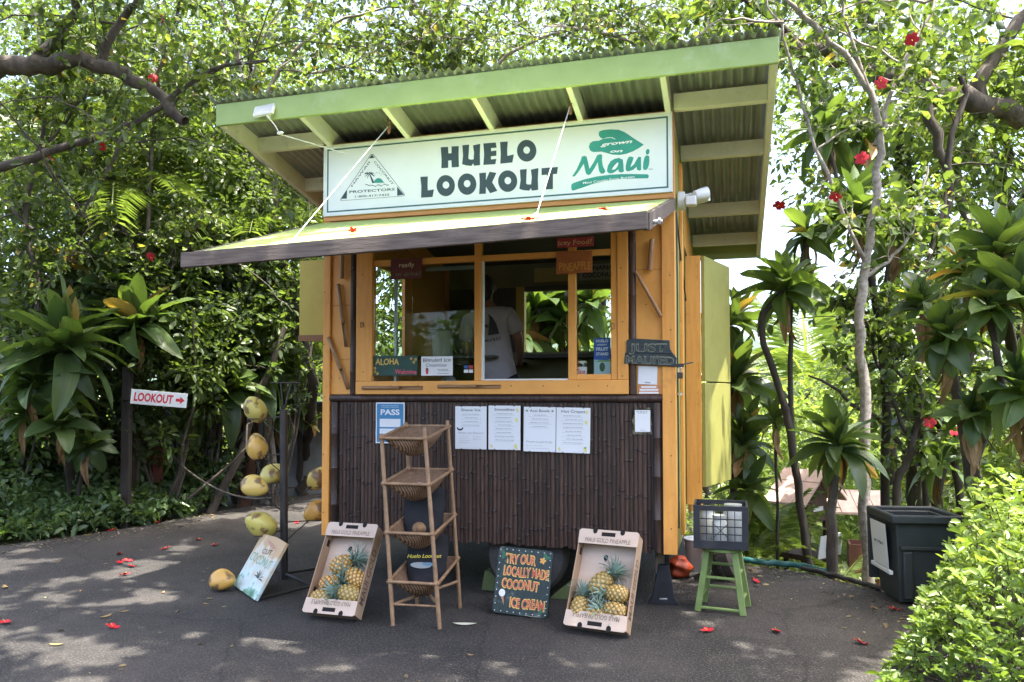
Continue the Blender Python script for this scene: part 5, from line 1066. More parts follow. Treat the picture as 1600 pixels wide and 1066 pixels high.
for k, (px, py, out, lab) in enumerate(((551, 356, 1.0, 'red flower lying on the left half of the awning'), (826, 343, 1.35, 'red flower by the rope knot on the awning'), (943, 326, 1.0, 'red flower lying on the right end of the awning'))):
    u, z = fp(px, py, out); s = 1-out/1.5; f = (u+.165)/3.03; zl = (2.545+(2.622-2.545)*f)*(out-.03)/1.47+3.063*(1.5-out)/1.47
    fallen(W3(u, -out, zl+.004), k, lab, 1.0)
u, z = fp(897, 84, .45); fallen(W3(u, -.45, zroof(-.45)+.205), 1, 'red flower lying on the front edge of the tin roof', 1.2)
dry = surf('dry_leaf', (.46, .33, .12), (.30, .18, .06), rough=.6, scale=20)
def dry_leaf(p, ln, label, mat=dry, rz=None, curl=.3):
    vs = []
    for s in np.linspace(0, 1, 6):
        for j in (-1, 0, 1): vs.append(((s-.5)*ln, j*ln*.17*math.sin(s*math.pi)**.8, .004+.10*ln*abs(j)*curl+ln*curl*.3*(2*s-1)**2))
    o = MB().add(vs, [(i*3+j, i*3+j+1, (i+1)*3+j+1, (i+1)*3+j) for i in range(5) for j in range(2)]).build('fallen_leaf', mat, None, smooth=80); o.location = p; o.rotation_euler = (0, 0, random.uniform(0, 6) if rz is None else rz); tag(o, label, 'leaf', 'fallen leaves')
for px, py, ln, lab in ((165, 965, .10, 'curled tan leaf on the asphalt near the lone red flower'), (194, 957, .07, 'small yellow leaf on the asphalt near the lone red flower'), (322, 945, .06, 'small yellow leaf in front of the ground coconut'), (125, 925, .05, 'tiny yellow leaf on the asphalt left of the ground coconut'), (255, 927, .06, 'yellow leaf on the asphalt left of the ground coconut'), (8, 919, .12, 'yellow leaf at the left edge of the asphalt'), (165, 882, .05, 'tan leaf beside the red flower cluster'), (88, 1009, .09, 'pale leaf on the shaded front asphalt'), (735, 1025, .05, 'tan leaf on the asphalt in front of the shelf')): dry_leaf(ground(px, py)+V_(0, 0, .002), ln, lab)
for px, py, ln, rz, lab in ((726, 977, .17, -.05, 'white curved strip on the asphalt right of the rattan shelf'), (838, 965, .17, .05, 'pale green blade on the asphalt under the ice cream board')): dry_leaf(ground(px, py)+V_(0, 0, .004), ln, lab, flat('pale_strip', (.62, .64, .5), .5) if 'pale_strip' not in MATS else MATS['pale_strip'], rz, .12)
random.seed(21)
# ================================================================== plants
def leafmat(name, cols, trans=.48, tcol=(1.45, 1.45, .65), rough=.38, spec=.5, veins=False, tadd=(.03, .05, .0)):
    m, t, b = newmat(name); L = t.links; out = t.nodes['Material Output']; cols = [(p, tuple(.84*c+.16*(.3*k[0]+.6*k[1]+.1*k[2]) for c in k)) for p, k in cols]
    at = N(t, 'ShaderNodeAttribute', attribute_name='rnd'); oi = N(t, 'ShaderNodeObjectInfo')
    src = at.outputs['Fac']
    if veins:
        src = oi.outputs['Random']
    r = N(t, 'ShaderNodeValToRGB'); e = r.color_ramp.elements
    e[0].position = 0; e[0].color = (*cols[0][1], 1); e[1].position = 1; e[1].color = (*cols[-1][1], 1)
    for p, c in cols[1:-1]: x = e.new(p); x.color = (*c, 1)
    L.new(src, r.inputs[0]); colo = r.outputs[0]
    if veins:
        tc = N(t, 'ShaderNodeTexCoord'); mp = N(t, 'ShaderNodeMapping'); mp.inputs['Scale'].default_value = (95, 1.5, 1.5); L.new(tc.outputs['Object'], mp.inputs[0])
        nz = N(t, 'ShaderNodeTexNoise'); nz.inputs['Scale'].default_value = 1.6; L.new(mp.outputs[0], nz.inputs['Vector'])
        rr = N(t, 'ShaderNodeMapRange'); rr.inputs['To Min'].default_value = .55; rr.inputs['To Max'].default_value = 1.4; L.new(nz.outputs['Fac'], rr.inputs['Value'])
        mm = N(t, 'ShaderNodeMixRGB', blend_type='MULTIPLY'); mm.inputs[0].default_value = 1; L.new(colo, mm.inputs[1]); L.new(rr.outputs[0], mm.inputs[2]); colo = mm.outputs[0]
        bp = N(t, 'ShaderNodeBump'); bp.inputs['Strength'].default_value = .5; bp.inputs['Distance'].default_value = .005; L.new(nz.outputs['Fac'], bp.inputs['Height']); L.new(bp.outputs[0], b.inputs['Normal'])
    L.new(colo, b.inputs['Base Color']); b.inputs['Roughness'].default_value = rough; b.inputs['Specular IOR Level'].default_value = spec
    tm = N(t, 'ShaderNodeMixRGB', blend_type='MULTIPLY'); tm.inputs[0].default_value = 1; L.new(colo, tm.inputs[1]); tm.inputs[2].default_value = (*tcol, 1)
    ta = N(t, 'ShaderNodeMixRGB', blend_type='ADD'); ta.inputs[0].default_value = 1; L.new(tm.outputs[0], ta.inputs[1]); ta.inputs[2].default_value = (*tadd, 1)
    tr = N(t, 'ShaderNodeBsdfTranslucent'); L.new(ta.outputs[0], tr.inputs[0])
    mx = N(t, 'ShaderNodeMixShader'); mx.inputs[0].default_value = trans; L.new(b.outputs[0], mx.inputs[1]); L.new(tr.outputs[0], mx.inputs[2]); L.new(mx.outputs[0], out.inputs[0])
    MATS[name] = m; return m
Lg = leafmat('leaf_hibiscus', [(0, (.040, .072, .018)), (.45, (.075, .120, .027)), (.85, (.125, .185, .036)), (.985, (.18, .23, .045)), (.989, (.50, .34, .03)), (1, (.52, .38, .04))])
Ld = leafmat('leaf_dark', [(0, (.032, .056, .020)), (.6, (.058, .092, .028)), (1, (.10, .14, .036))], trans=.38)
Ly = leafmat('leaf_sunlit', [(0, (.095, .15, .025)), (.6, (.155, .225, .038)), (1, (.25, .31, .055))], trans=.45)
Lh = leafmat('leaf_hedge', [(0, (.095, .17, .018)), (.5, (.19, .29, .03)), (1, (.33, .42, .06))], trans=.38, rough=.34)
Lc = leafmat('leaf_groundcover', [(0, (.05, .10, .03)), (.6, (.09, .165, .048)), (1, (.15, .24, .06))], trans=.34, rough=.32)
Lp = leafmat('leaf_palm', [(0, (.075, .125, .025)), (.6, (.13, .20, .036)), (1, (.23, .29, .065))], trans=.42)
Lt = leafmat('leaf_ti', [(0, (.045, .088, .022)), (.5, (.070, .125, .026)), (.95, (.11, .175, .034)), (.965, (.40, .28, .03)), (1, (.36, .17, .035))], trans=.36, rough=.36, veins=True, spec=.45)
bark = surf('bark', (.135, .11, .085), (.055, .045, .036), rough=.9, scale=9, stretch=(1, 1, .35), bump=.7, bscale=22, bdist=.012, dirt=(.22, .23, .19, .6), dscale=7)
bark_d = surf('bark_dark', (.060, .048, .038), (.025, .020, .016), rough=.9, scale=8, stretch=(1, 1, .3), bump=.7, bscale=20, bdist=.012, dirt=(.07, .085, .04, .6), dscale=4)
bark_w = surf('bark_lichen', (.40, .36, .31), (.17, .14, .115), rough=.85, scale=22, bump=.5, bscale=30, dirt=(.50, .49, .45, .9), dscale=26)
def np_mesh(name, verts, faces_flat, sizes, mat, rnd=None, parent=None, smooth=False):
    me = bpy.data.meshes.new(name); nv = len(verts)
    me.vertices.add(nv); me.vertices.foreach_set('co', np.ascontiguousarray(verts, 'f').ravel())
    me.loops.add(len(faces_flat)); me.loops.foreach_set('vertex_index', np.ascontiguousarray(faces_flat, 'i'))
    st = np.concatenate([[0], np.cumsum(sizes)[:-1]]).astype('i'); me.polygons.add(len(sizes)); me.polygons.foreach_set('loop_start', st)
    if rnd is not None: a = me.attributes.new('rnd', 'FLOAT', 'POINT'); a.data.foreach_set('value', np.ascontiguousarray(rnd, 'f'))
    me.materials.append(mat); me.update(calc_edges=True); me.validate()
    if smooth: me.polygons.foreach_set('use_smooth', [True]*len(sizes))
    return link_mesh(name, me, parent)
def unit(a): return a/np.maximum(np.linalg.norm(a, axis=1, keepdims=True), 1e-9)
def leaves(name, P, D, Ln, ratio, mat, parent=None, shp='kite', droop=.18, fold=.16, org=None, upb=.6, rnd=None):
    """P base points, D directions; every leaf a folded blade"""
    P = np.asarray(P, float); D = unit(np.asarray(D, float)); n = len(P)
    if org is not None: P = P-np.array(org)
    Ln = np.broadcast_to(Ln, (n,)) if not np.isscalar(Ln) else np.full(n, Ln)
    Ln = Ln*np.clip(rng.lognormal(0, .28, n), .5, 1.75)
    up = rng.normal(size=(n, 3))*.55+np.array([0, 0, upb]); S = unit(np.cross(D, up)); Nn = unit(np.cross(S, D))
    W = (Ln*ratio)[:, None]; Lx = Ln[:, None]; dz = np.array([0, 0, -1.])*Lx*droop
    if rnd is None: rnd = rng.uniform(0, 1, n)
    if shp == 'kite':
        m = P+D*Lx*.48; vs = np.stack([P, m-S*W*.5+Nn*W*fold, P+D*Lx+dz, m+S*W*.5+Nn*W*fold], 1).reshape(-1, 3)
        b = np.arange(n)[:, None]*4; f = np.concatenate([b+np.array([[0, 3, 2]]), b+np.array([[0, 2, 1]])], 1).ravel(); sz = np.full(2*n, 3); k = 4
    else:
        a1 = P+D*Lx*.30; a2 = P+D*Lx*.72+dz*.5
        vs = np.stack([P, a1-S*W*.44+Nn*W*fold, a2-S*W*.40+Nn*W*fold, P+D*Lx+dz, a2+S*W*.40+Nn*W*fold, a1+S*W*.44+Nn*W*fold], 1).reshape(-1, 3)
        b = np.arange(n)[:, None]*6; f = np.concatenate([b+np.array([[0, 5, 4, 3]]), b+np.array([[0, 3, 2, 1]])], 1).ravel(); sz = np.full(2*n, 4); k = 6
    return np_mesh(name, vs, f, sz, mat, np.repeat(rnd, k), parent)
def rdir(n, up=0.0, spread=1.0):
    d = rng.normal(size=(n, 3))*spread; d[:, 2] += up; return unit(d)
def clumps(cen, rad, n_cl, per, flat_=.7):
    """leaf points gathered in clumps spread over an ellipsoid shell/volume"""
    d = unit(rng.normal(size=(n_cl, 3))); r = rng.uniform(.25, 1, (n_cl, 1))**.5
    c = np.array(cen)+d*r*np.array(rad); cr = rng.uniform(.55, 1.3, (n_cl, 1, 1))*min(rad)*.30
    g = rng.normal(size=(n_cl, per, 3))*np.array([1, 1, flat_])*cr*.6
    tone = np.repeat(np.clip(rng.normal(.5, .22, n_cl), 0, 1), per)*.6+rng.uniform(0, .4, n_cl*per)
    return (c[:, None, :]+g).reshape(-1, 3), unit(g.reshape(-1, 3)+rng.normal(size=(n_cl*per, 3))*.03+np.array([0, 0, -.01])), tone
class Sk:
    """branches of one plant: tapering wobbling limbs with twigs, and the places of its leaves"""
    def __init__(s): s.mb = MB(); s.lp = []; s.ld = []; s.limbs = []
    def limb(s, pts, r0, r1, n=8, wob=.02, sub=4):
        pts = [Vector(p) for p in pts]; Q = []
        for i in range(len(pts)-1):
            p_, a, b_, q_ = pts[max(i-1, 0)], pts[i], pts[i+1], pts[min(i+2, len(pts)-1)]
            for k in range(sub):
                t_ = k/sub; Q.append(.5*((2*a)+(b_-p_)*t_+(2*p_-5*a+4*b_-q_)*t_*t_+(3*a-p_-3*b_+q_)*t_**3)+Vector(rng.normal(size=3))*wob)
        Q.append(pts[-1]); k = len(Q); rad = [(r0+(r1-r0)*i/(k-1))*(1+rng.normal()*.05) for i in range(k)]
        s.mb.tube(Q, rad, n, caps=False); s.limbs.append((Q, rad)); return Q
    def twigs(s, Q, n, ln, lo=.2, hi=1., up=.35, per=9, subs=3, r=.007, out=None, leafy=.75):
        k = len(Q)
        for _ in range(n):
            f = rng.uniform(lo, hi)*(k-1); i = min(int(f), k-2); p = Q[i].lerp(Q[i+1], f-i); ax = (Q[i+1]-Q[i]).normalized()
            d = Vector(rng.normal(size=3)); d = (d-ax*d.dot(ax)*.6); d.z += up
            if out is not None: d += Vector(out)*.8
            d.normalize(); L_ = ln*rng.uniform(.5, 1.3); pts = [p]; dd = d.copy()
            for j in range(5):
                dd = (dd+Vector(rng.normal(size=3))*.22+V_(0, 0, .03)).normalized(); pts.append(pts[-1]+dd*L_/5)
            s.mb.tube(pts, [r*(1-.75*j/5) for j in range(6)], 4, caps=False); s._leaf(pts, per, leafy)
            for _2 in range(subs):
                j = rng.integers(1, 5); q = pts[j]; d2 = (dd*.5+Vector(rng.normal(size=3))*.7+V_(0, 0, .1)).normalized(); p2 = [q]
                for j2 in range(3):
                    d2 = (d2+Vector(rng.normal(size=3))*.2).normalized(); p2.append(p2[-1]+d2*L_*.18)
                s.mb.tube(p2, [r*.5, r*.4, r*.3, r*.2], 3, caps=False); s._leaf(p2, per, 1.0)
    def _leaf(s, pts, per, leafy):
        k = len(pts)
        for _ in range(per):
            f = (1-leafy+leafy*rng.uniform(0, 1)**.7)*(k-1); i = min(int(f), k-2); p = pts[i].lerp(pts[i+1], f-i)
            d = (pts[i+1]-pts[i]).normalized()*.6+Vector(rng.normal(size=3))*.6; s.lp.append(tuple(p+Vector(rng.normal(size=3))*.012)); s.ld.append(tuple(d))
def plant(name, label, cat, base, sk, ln, ratio, lmat, bmat, group=None, shp='hex', wood='trunk', crown='crown', extra=None, droop=.2):
    t_ = thing(name, label, cat, base, 0, group); b = Vector(base)
    sk.mb.v = [tuple(Vector(p)-b) for p in sk.mb.v]; sk.mb.build(wood, bmat, t_, smooth=80)
    P, D = np.array(sk.lp), np.array(sk.ld); tone = None
    if extra is not None and len(extra):
        E_ = np.concatenate([e[0] for e in extra]); F_ = np.concatenate([e[1] for e in extra]); T_ = np.concatenate([e[2] for e in extra])
        tone = np.concatenate([rng.uniform(0, 1, len(P)), T_]) if len(P) else T_
        P = np.concatenate([P, E_]) if len(P) else E_; D = np.concatenate([D, F_]) if len(D) else F_
    leaves(crown, P, D, ln, ratio, lmat, t_, shp, droop=droop, org=b, rnd=tone); return t_
def flower_on(t_, p, toward=None, sc=1.0):
    o = link_mesh('flower', BF[int(rng.integers(0, 2))], t_); d = (CAMP-p).normalized()+Vector(rng.normal(size=3))*.35
    M = Matrix.Translation(p-t_.location) @ d.to_track_quat('Z', 'Y').to_matrix().to_4x4() @ Matrix.Rotation(rng.uniform(0, 6), 4, 'Z'); o.matrix_local = M @ Matrix.Diagonal((sc*1.15, sc*1.15, sc*1.15, 1))
PX = lambda lst, Y: [atY(x, y, Y if len(r_) == 0 else r_[0]) for x, y, *r_ in lst]

# ---- strap-leaved ti plants: every leaf its own piece
def ti_leaf(ln, wd, bend, twist):
    vs = []; k = 9
    for i in range(k+1):
        s = i/k; a = bend*s**1.5; y = ln*(s-.12*bend*s*s); z = -ln*.55*bend*s**2.1+.05*ln*s
        ww = wd*(.22+1.0*math.sin(min(1., s*1.02)*math.pi)**.75*(1-.25*s)) if s < 1 else .002
        if s < .12: ww = wd*.22+wd*.3*s/.12
        tw = twist*s
        for j in (-1, -.5, 0, .5, 1): vs.append((j*ww*.5*math.cos(tw), y, z+abs(j)*ww*.20+j*ww*.5*math.sin(tw)+.012*math.sin(s*11+j*2)*wd*4*abs(j)))
    mb = MB().add(vs, [(i*5+j, i*5+j+1, (i+1)*5+j+1, (i+1)*5+j) for i in range(k) for j in range(4)])
    o = mb.build('leaf', Lt, None, smooth=80); me = o.data; bpy.data.objects.remove(o); return me
TI = [[ti_leaf(.54, .155, b_, tw) for b_, tw in ((.15, .1), (.45, -.2), (.8, .25), (1.15, -.1))], [ti_leaf(.40, .18, b_, tw) for b_, tw in ((.15, .1), (.4, -.2), (.75, .2), (1.05, -.2))]]
def rosette(parent, c, n, kind, sc, tilt=(0, 0), spread=(5, 100), up0=None):
    if c[0]+parent.location.x > 2.5: sc *= .9
    tl = Euler((tilt[0]+rng.normal()*.16, tilt[1]+rng.normal()*.16, 0)).to_matrix(); n = int(n*1.2); spread = (rng.uniform(0, 8), rng.uniform(85, 125)); sc = sc*rng.uniform(.9, 1.12)
    for k in range(n):
        f = (k+.5)/n; el = R_(90-(spread[0]+(spread[1]-spread[0])*f**1.05)+rng.normal()*10); az = k*2.39996+rng.normal()*.3
        me = TI[kind][min(3, int(f*3.6+rng.uniform(0, .5)))]
        d = Vector((math.cos(az)*math.cos(el), math.sin(az)*math.cos(el), math.sin(el)))
        q = Matrix.Rotation(az-math.pi/2, 3, 'Z') @ Matrix.Rotation(el, 3, 'X')
        o = link_mesh('leaf', me, parent); s = sc*(1.0 if f > .15 else .75)*rng.uniform(.70, 1.15)
        M = (tl @ q @ Matrix.Rotation(rng.normal()*.4, 3, 'Y')).to_4x4() @ Matrix.Diagonal((s, s, s, 1)); M.translation = Vector(c)+V_(0, 0, -.10*f*sc); o.matrix_local = M
dead_m = surf('dead_ti_leaf', (.30, .19, .075), (.15, .085, .04), rough=.7, scale=10, stretch=(6, 1, 1), bump=.5)
TID = []
for b_, tw in ((1.2, .5), (1.35, -.6)):
    me = ti_leaf(.48, .085, b_, tw); me.materials.clear(); me.materials.append(dead_m); TID.append(me)
def dead_leaves(parent, c, n, sc):
    for k in range(n):
        az = rng.uniform(0, 6.28); el = R_(rng.uniform(-80, -50)); o = link_mesh('dead_leaf', TID[k % 2], parent); s = sc*rng.uniform(.7, 1.05)
        M = (Matrix.Rotation(az-math.pi/2, 3, 'Z') @ Matrix.Rotation(el, 3, 'X')).to_4x4() @ Matrix.Diagonal((s, s, s, 1)); M.translation = Vector(c)+V_(0, 0, -.13*sc); o.matrix_local = M
def ti_plant(label, heads, base, stems, bmat=bark_d, group='ti plants round the stand'):
    """heads: (px, py, Y, n, kind, scale, tilt); stems: polylines in px from ground to a head"""
    b = Vector(base); t_ = thing('ti_plant', label, 'plant', b, 0, group); mb = MB()
    for pts, r0 in stems:
        P = [Vector(p)-b for p in pts]; sk = Sk(); Q = sk.limb(P, r0, r0*.62, 8, .008, 4); mb.v and None
        base_i = len(mb.v); mb.v += sk.mb.v; mb.f += [tuple(i+base_i for i in f) for f in sk.mb.f]; mb.m += sk.mb.m
    if mb.v: mb.build('stem', bmat, t_, smooth=80)
    for (px, py, Y, n, kind, sc, tilt) in heads: rosette(t_, atY(px, py, Y)-b, n, kind, sc, tilt); dead_leaves(t_, atY(px, py, Y)-b, int(rng.integers(1, 5)), sc)
    return t_
def gnd(px, Y, dz=0.0):
    x = (px-800)/FPX*Y; return V_(x, Y, terrain_h(x, Y)+dz)
# right-hand side
P_ = lambda px, py, Y: atY(px, py, Y)
ti_plant('ti plant with a big upright rosette beside the garden shelter', [(1312, 690, 6.95, 40, 0, .92, (0, 0))], gnd(1300, 7.0), [([gnd(1298, 7.0), P_(1300, 800, 6.98), P_(1310, 700, 6.95)], .055)], bark)
ti_plant('tall ti plant with dark drooping leaves right of the tin roof', [(1228, 445, 7.7, 32, 0, 1.0, (0, .1)), (1262, 360, 8.0, 26, 0, .95, (0, 0))], gnd(1262, 7.7), [([gnd(1262, 7.7), P_(1252, 790, 7.7), P_(1228, 640, 7.7), P_(1188, 510, 7.7), P_(1228, 450, 7.7)], .045), ([P_(1238, 690, 7.7), P_(1234, 560, 7.8), P_(1238, 470, 7.9), P_(1262, 365, 8.0)], .03)])
ti_plant('broad-leaved plant with pale green rosettes at the right edge', [(1478, 520, 5.6, 26, 1, .86, (.2, -.4)), (1545, 470, 5.5, 24, 1, .9, (.3, 0)), (1520, 640, 5.6, 20, 1, .8, (.6, .2)), (1590, 600, 5.3, 22, 1, .9, (.4, .2)), (1440, 470, 6.0, 20, 1, .8, (0, -.3))], gnd(1545, 6.2), [([gnd(1560, 6.2), P_(1520, 760, 6.0), P_(1500, 640, 5.8), P_(1480, 530, 5.6)], .05), ([P_(1520, 740, 5.95), P_(1560, 600, 5.6), P_(1545, 480, 5.5)], .035)], bark)
ti_plant('ti plant with upright glossy leaves high at the right edge', [(1560, 390, 5.6, 30, 0, 1.0, (0, 0)), (1600, 470, 5.4, 26, 0, 1.0, (.1, .2)), (1510, 420, 6.2, 24, 0, .8, (0, -.2))], gnd(1620, 6.4), [([gnd(1620, 6.4), P_(1600, 650, 6.0), P_(1570, 480, 5.7), P_(1560, 400, 5.6)], .05)])
ti_plant('ti plant with long hanging leaves below the thick branch', [(1330, 330, 8.0, 30, 0, 1.15, (0, 0)), (1395, 360, 8.2, 26, 0, 1.1, (0, .2)), (1290, 200, 8.6, 26, 0, 1.15, (0, 0)), (1350, 215, 8.8, 24, 0, 1.1, (0, 0))], gnd(1372, 8.4), [([gnd(1372, 8.4), P_(1385, 650, 8.3), P_(1370, 480, 8.2), P_(1332, 340, 8.0)], .05), ([P_(1372, 500, 8.2), P_(1392, 400, 8.2)], .03), ([P_(1345, 400, 8.1), P_(1310, 290, 8.4), P_(1290, 205, 8.6)], .03)])
ti_plant('dark ti plant hanging low behind the green half doors', [(1150, 590, 8.6, 30, 0, 1.1, (0, .2)), (1160, 690, 8.4, 30, 0, 1.05, (.2, .2)), (1140, 500, 8.8, 22, 0, .95, (0, .3)), (1170, 760, 8.2, 22, 0, .9, (.3, 0))], gnd(1150, 8.7), [([gnd(1150, 8.7), P_(1145, 700, 8.7), P_(1140, 520, 8.8)], .05)])
ti_plant('slender young ti plant between the dark ti and the upright rosette', [(1212, 655, 7.9, 16, 0, .72, (0, 0))], gnd(1213, 7.9), [([gnd(1213, 7.9), P_(1213, 760, 7.9), P_(1212, 660, 7.9)], .018)])
ti_plant('ti plant in the deep shade between the right-hand trunks', [(1440, 640, 8.4, 26, 0, .95, (0, 0)), (1470, 720, 8.0, 22, 0, .9, (0, 0))], gnd(1450, 8.4), [([gnd(1450, 8.4), P_(1446, 760, 8.4), P_(1440, 650, 8.4)], .04)])
# left-hand side
ti_plant('ti plant with sunlit arching leaves above the low hedge', [(100, 535, 8.8, 40, 0, 1.35, (.1, 0)), (60, 590, 8.7, 24, 0, 1.2, (.3, 0))], gnd(110, 9.6), [([gnd(110, 9.6), P_(112, 700, 9.4), P_(100, 545, 8.8)], .05)])
ti_plant('broad-leaved shrub with whorled leaves below the sunlit ti plant', [(95, 655, 8.7, 24, 1, 1.05, (.5, 0)), (40, 640, 8.9, 20, 1, 1.0, (.4, 0)), (140, 690, 9.0, 16, 1, .9, (.5, 0))], gnd(105, 9.4), [([gnd(110, 9.4), P_(108, 760, 9.3), P_(95, 660, 8.8)], .04), ([gnd(122, 9.4), P_(125, 760, 9.3), P_(138, 690, 9.0)], .03)])
ti_plant('ti plant with long shaded leaves between post and coconut stand', [(330, 545, 10.8, 36, 0, 1.5, (.1, 0)), (400, 560, 11.0, 34, 0, 1.5, (.1, 0)), (360, 600, 10.6, 26, 0, 1.4, (.2, 0)), (290, 600, 10.8, 24, 0, 1.35, (.1, 0))], gnd(345, 11.6), [([gnd(345, 11.6), P_(340, 690, 11.3), P_(330, 560, 10.9)], .06), ([gnd(392, 11.6), P_(395, 690, 11.4), P_(400, 570, 11.0)], .055)])
ti_plant('ti plant under the yellow hatch at the left corner', [(455, 590, 12.0, 32, 0, 1.5, (0, .2)), (470, 520, 12.4, 28, 0, 1.45, (0, 0)), (440, 640, 11.8, 20, 0, 1.3, (.2, 0))], gnd(470, 12.7), [([gnd(470, 12.7), P_(468, 700, 12.5), P_(462, 600, 12.1)], .06)])
ti_plant('ti plant with upright leaves behind the LOOKOUT sign', [(215, 500, 9.6, 30, 0, 1.3, (0, 0)), (160, 440, 9.9, 26, 0, 1.25, (0, 0))], gnd(205, 9.9), [([gnd(205, 9.9), P_(210, 650, 9.8), P_(215, 510, 9.6)], .05)])
ti_plant('ti plant seen through the back window of the stand', [(838, 470, 11.0, 30, 0, 1.5, (0, 0)), (800, 520, 10.8, 26, 0, 1.4, (0, 0)), (880, 500, 11.3, 26, 0, 1.4, (0, 0)), (925, 470, 11.0, 24, 0, 1.4, (0, 0))], gnd(860, 11.2), [([gnd(870, 11.2), P_(866, 620, 11.2), P_(862, 560, 11.2), P_(838, 480, 11.0)], .10), ([P_(866, 580, 11.2), P_(900, 520, 11.1), P_(925, 475, 11.0)], .04)])

# ---- hibiscus and other small trees drawn limb by limb
def hib(name, label, limbs, Y, r, lm=Lg, bm=bark, ntw=16, ln=.55, per=8, lsz=.075, ratio=.66, flowers=(), extra=None, group='hibiscus trees round the stand', lo=.25, up=.35, subs=3, cat='tree', vines=5):
    sk = Sk(); base = None
    for k, (pts, r0, r1, tw) in enumerate(limbs):
        P = [p if isinstance(p, Vector) else (atY(p[0], p[1], p[2] if len(p) > 2 else Y)) for p in pts]
        if base is None: base = P[0].copy()
        Q = sk.limb(P, r0, r1, 9 if r0 > .05 else 6, .012 if r0 < .06 else .03, 5); sk.twigs(Q, int(tw*ntw), ln, lo if k == 0 else .1, 1, up, per, subs)
    for _ in range(vines):          # long thin bare shoots and hanging stems
        Q = sk.limbs[int(rng.integers(0, len(limbs)))][0]; p = Q[int(rng.integers(len(Q)//3, len(Q)))]; d = Vector((rng.normal(), rng.normal()*.35, rng.uniform(-.5, 1.0))).normalized(); L_ = rng.uniform(.9, 2.4)
        q1 = p+d*L_*.5+V_(0, 0, .12); q2 = p+d*L_+V_(0, 0, -.25*L_*rng.uniform(0, 1)); V2 = sk.limb([p, q1, q2], rng.uniform(.008, .016), .004, 5, .012, 6); sk.twigs(V2, 3, .3, .3, 1, .2, 4, 1, .004)
    t_ = plant(name, label, cat, base, sk, lsz, ratio, lm, bm, group, extra=extra)
    for f in flowers: flower_on(t_, atY(f[0], f[1], (f[2] if len(f) > 2 else Y)-.12), sc=1.0)
    return t_
hib('hibiscus_tree', 'tall hibiscus with a pale lichen-spotted trunk before the right-hand ti plants', [
    ([gnd(1354, 7.15), (1350, 760), (1352, 640), (1344, 500), (1356, 400), (1368, 310), (1372, 200), (1340, 110), (1270, 40), (1210, -20)], .055, .022, .6),
    ([(1368, 230), (1400, 130), (1430, 60), (1470, -10)], .026, .014, .8), ([(1348, 400), (1300, 290), (1262, 190), (1225, 60), (1190, -10)], .022, .01, .8),
    ([(1346, 440), (1395, 400), (1430, 350), (1450, 260)], .018, .01, .6), ([(1372, 180), (1330, 60), (1310, -10)], .02, .01, .5)], 7.15, .05, bm=bark_w, ntw=14, lo=.45, per=7,
    flowers=((1376, 131), (1347, 248), (1218, 319), (1425, 62), (1423, 470), (1305, 305)))
hib('hibiscus_tree', 'leafy hibiscus with dark forked trunk between shelter and bin', [([gnd(1405, 7.9), (1402, 770), (1420, 710), (1440, 640), (1432, 540), (1450, 420), (1478, 300)], .05, .02, 1.2), ([(1425, 690), (1380, 600), (1360, 520), (1320, 450)], .022, .01, 1.0), ([(1436, 560), (1490, 470), (1530, 380)], .02, .01, .8), ([(1440, 620), (1395, 560), (1400, 470)], .018, .01, .8)], 7.9, .05, bm=bark_d, ntw=15, lsz=.085, flowers=((1488, 673), (1423, 466, 7.6), (1452, 660)))
hib('hibiscus_tree', 'hibiscus with several dark stems at the right behind the bin', [([gnd(1462, 8.6), (1460, 780), (1472, 640), (1465, 480), (1480, 300), (1500, 120)], .07, .03, 1.), ([gnd(1510, 8.3), (1500, 780), (1492, 660), (1530, 520), (1560, 380)], .05, .02, .8), ([gnd(1560, 7.4), (1545, 780), (1500, 690), (1490, 560)], .05, .03, .7)], 8.5, .06, bm=bark_d, ntw=26, lsz=.085, ln=.7)
hib('shade_tree', 'big tree with a thick limb sloping across the upper right corner', [([(1760, 260, 9.0), (1640, 190), (1520, 160), (1440, 140), (1330, 95), (1230, 70), (1150, 62)], .15, .06, .7), ([(1520, 160), (1560, 80), (1620, 0), (1660, -80)], .09, .05, .8), ([(1440, 140), (1470, 230), (1510, 330), (1560, 430)], .07, .03, .4), ([(1400, 120), (1350, 20), (1330, -60)], .05, .02, .9), ([(1260, 76), (1190, 20), (1120, -30)], .04, .02, .9)], 9.0, .2, bm=bark, ntw=26, ln=.9, lsz=.10, lm=Lg, per=9, group=None, up=.2)
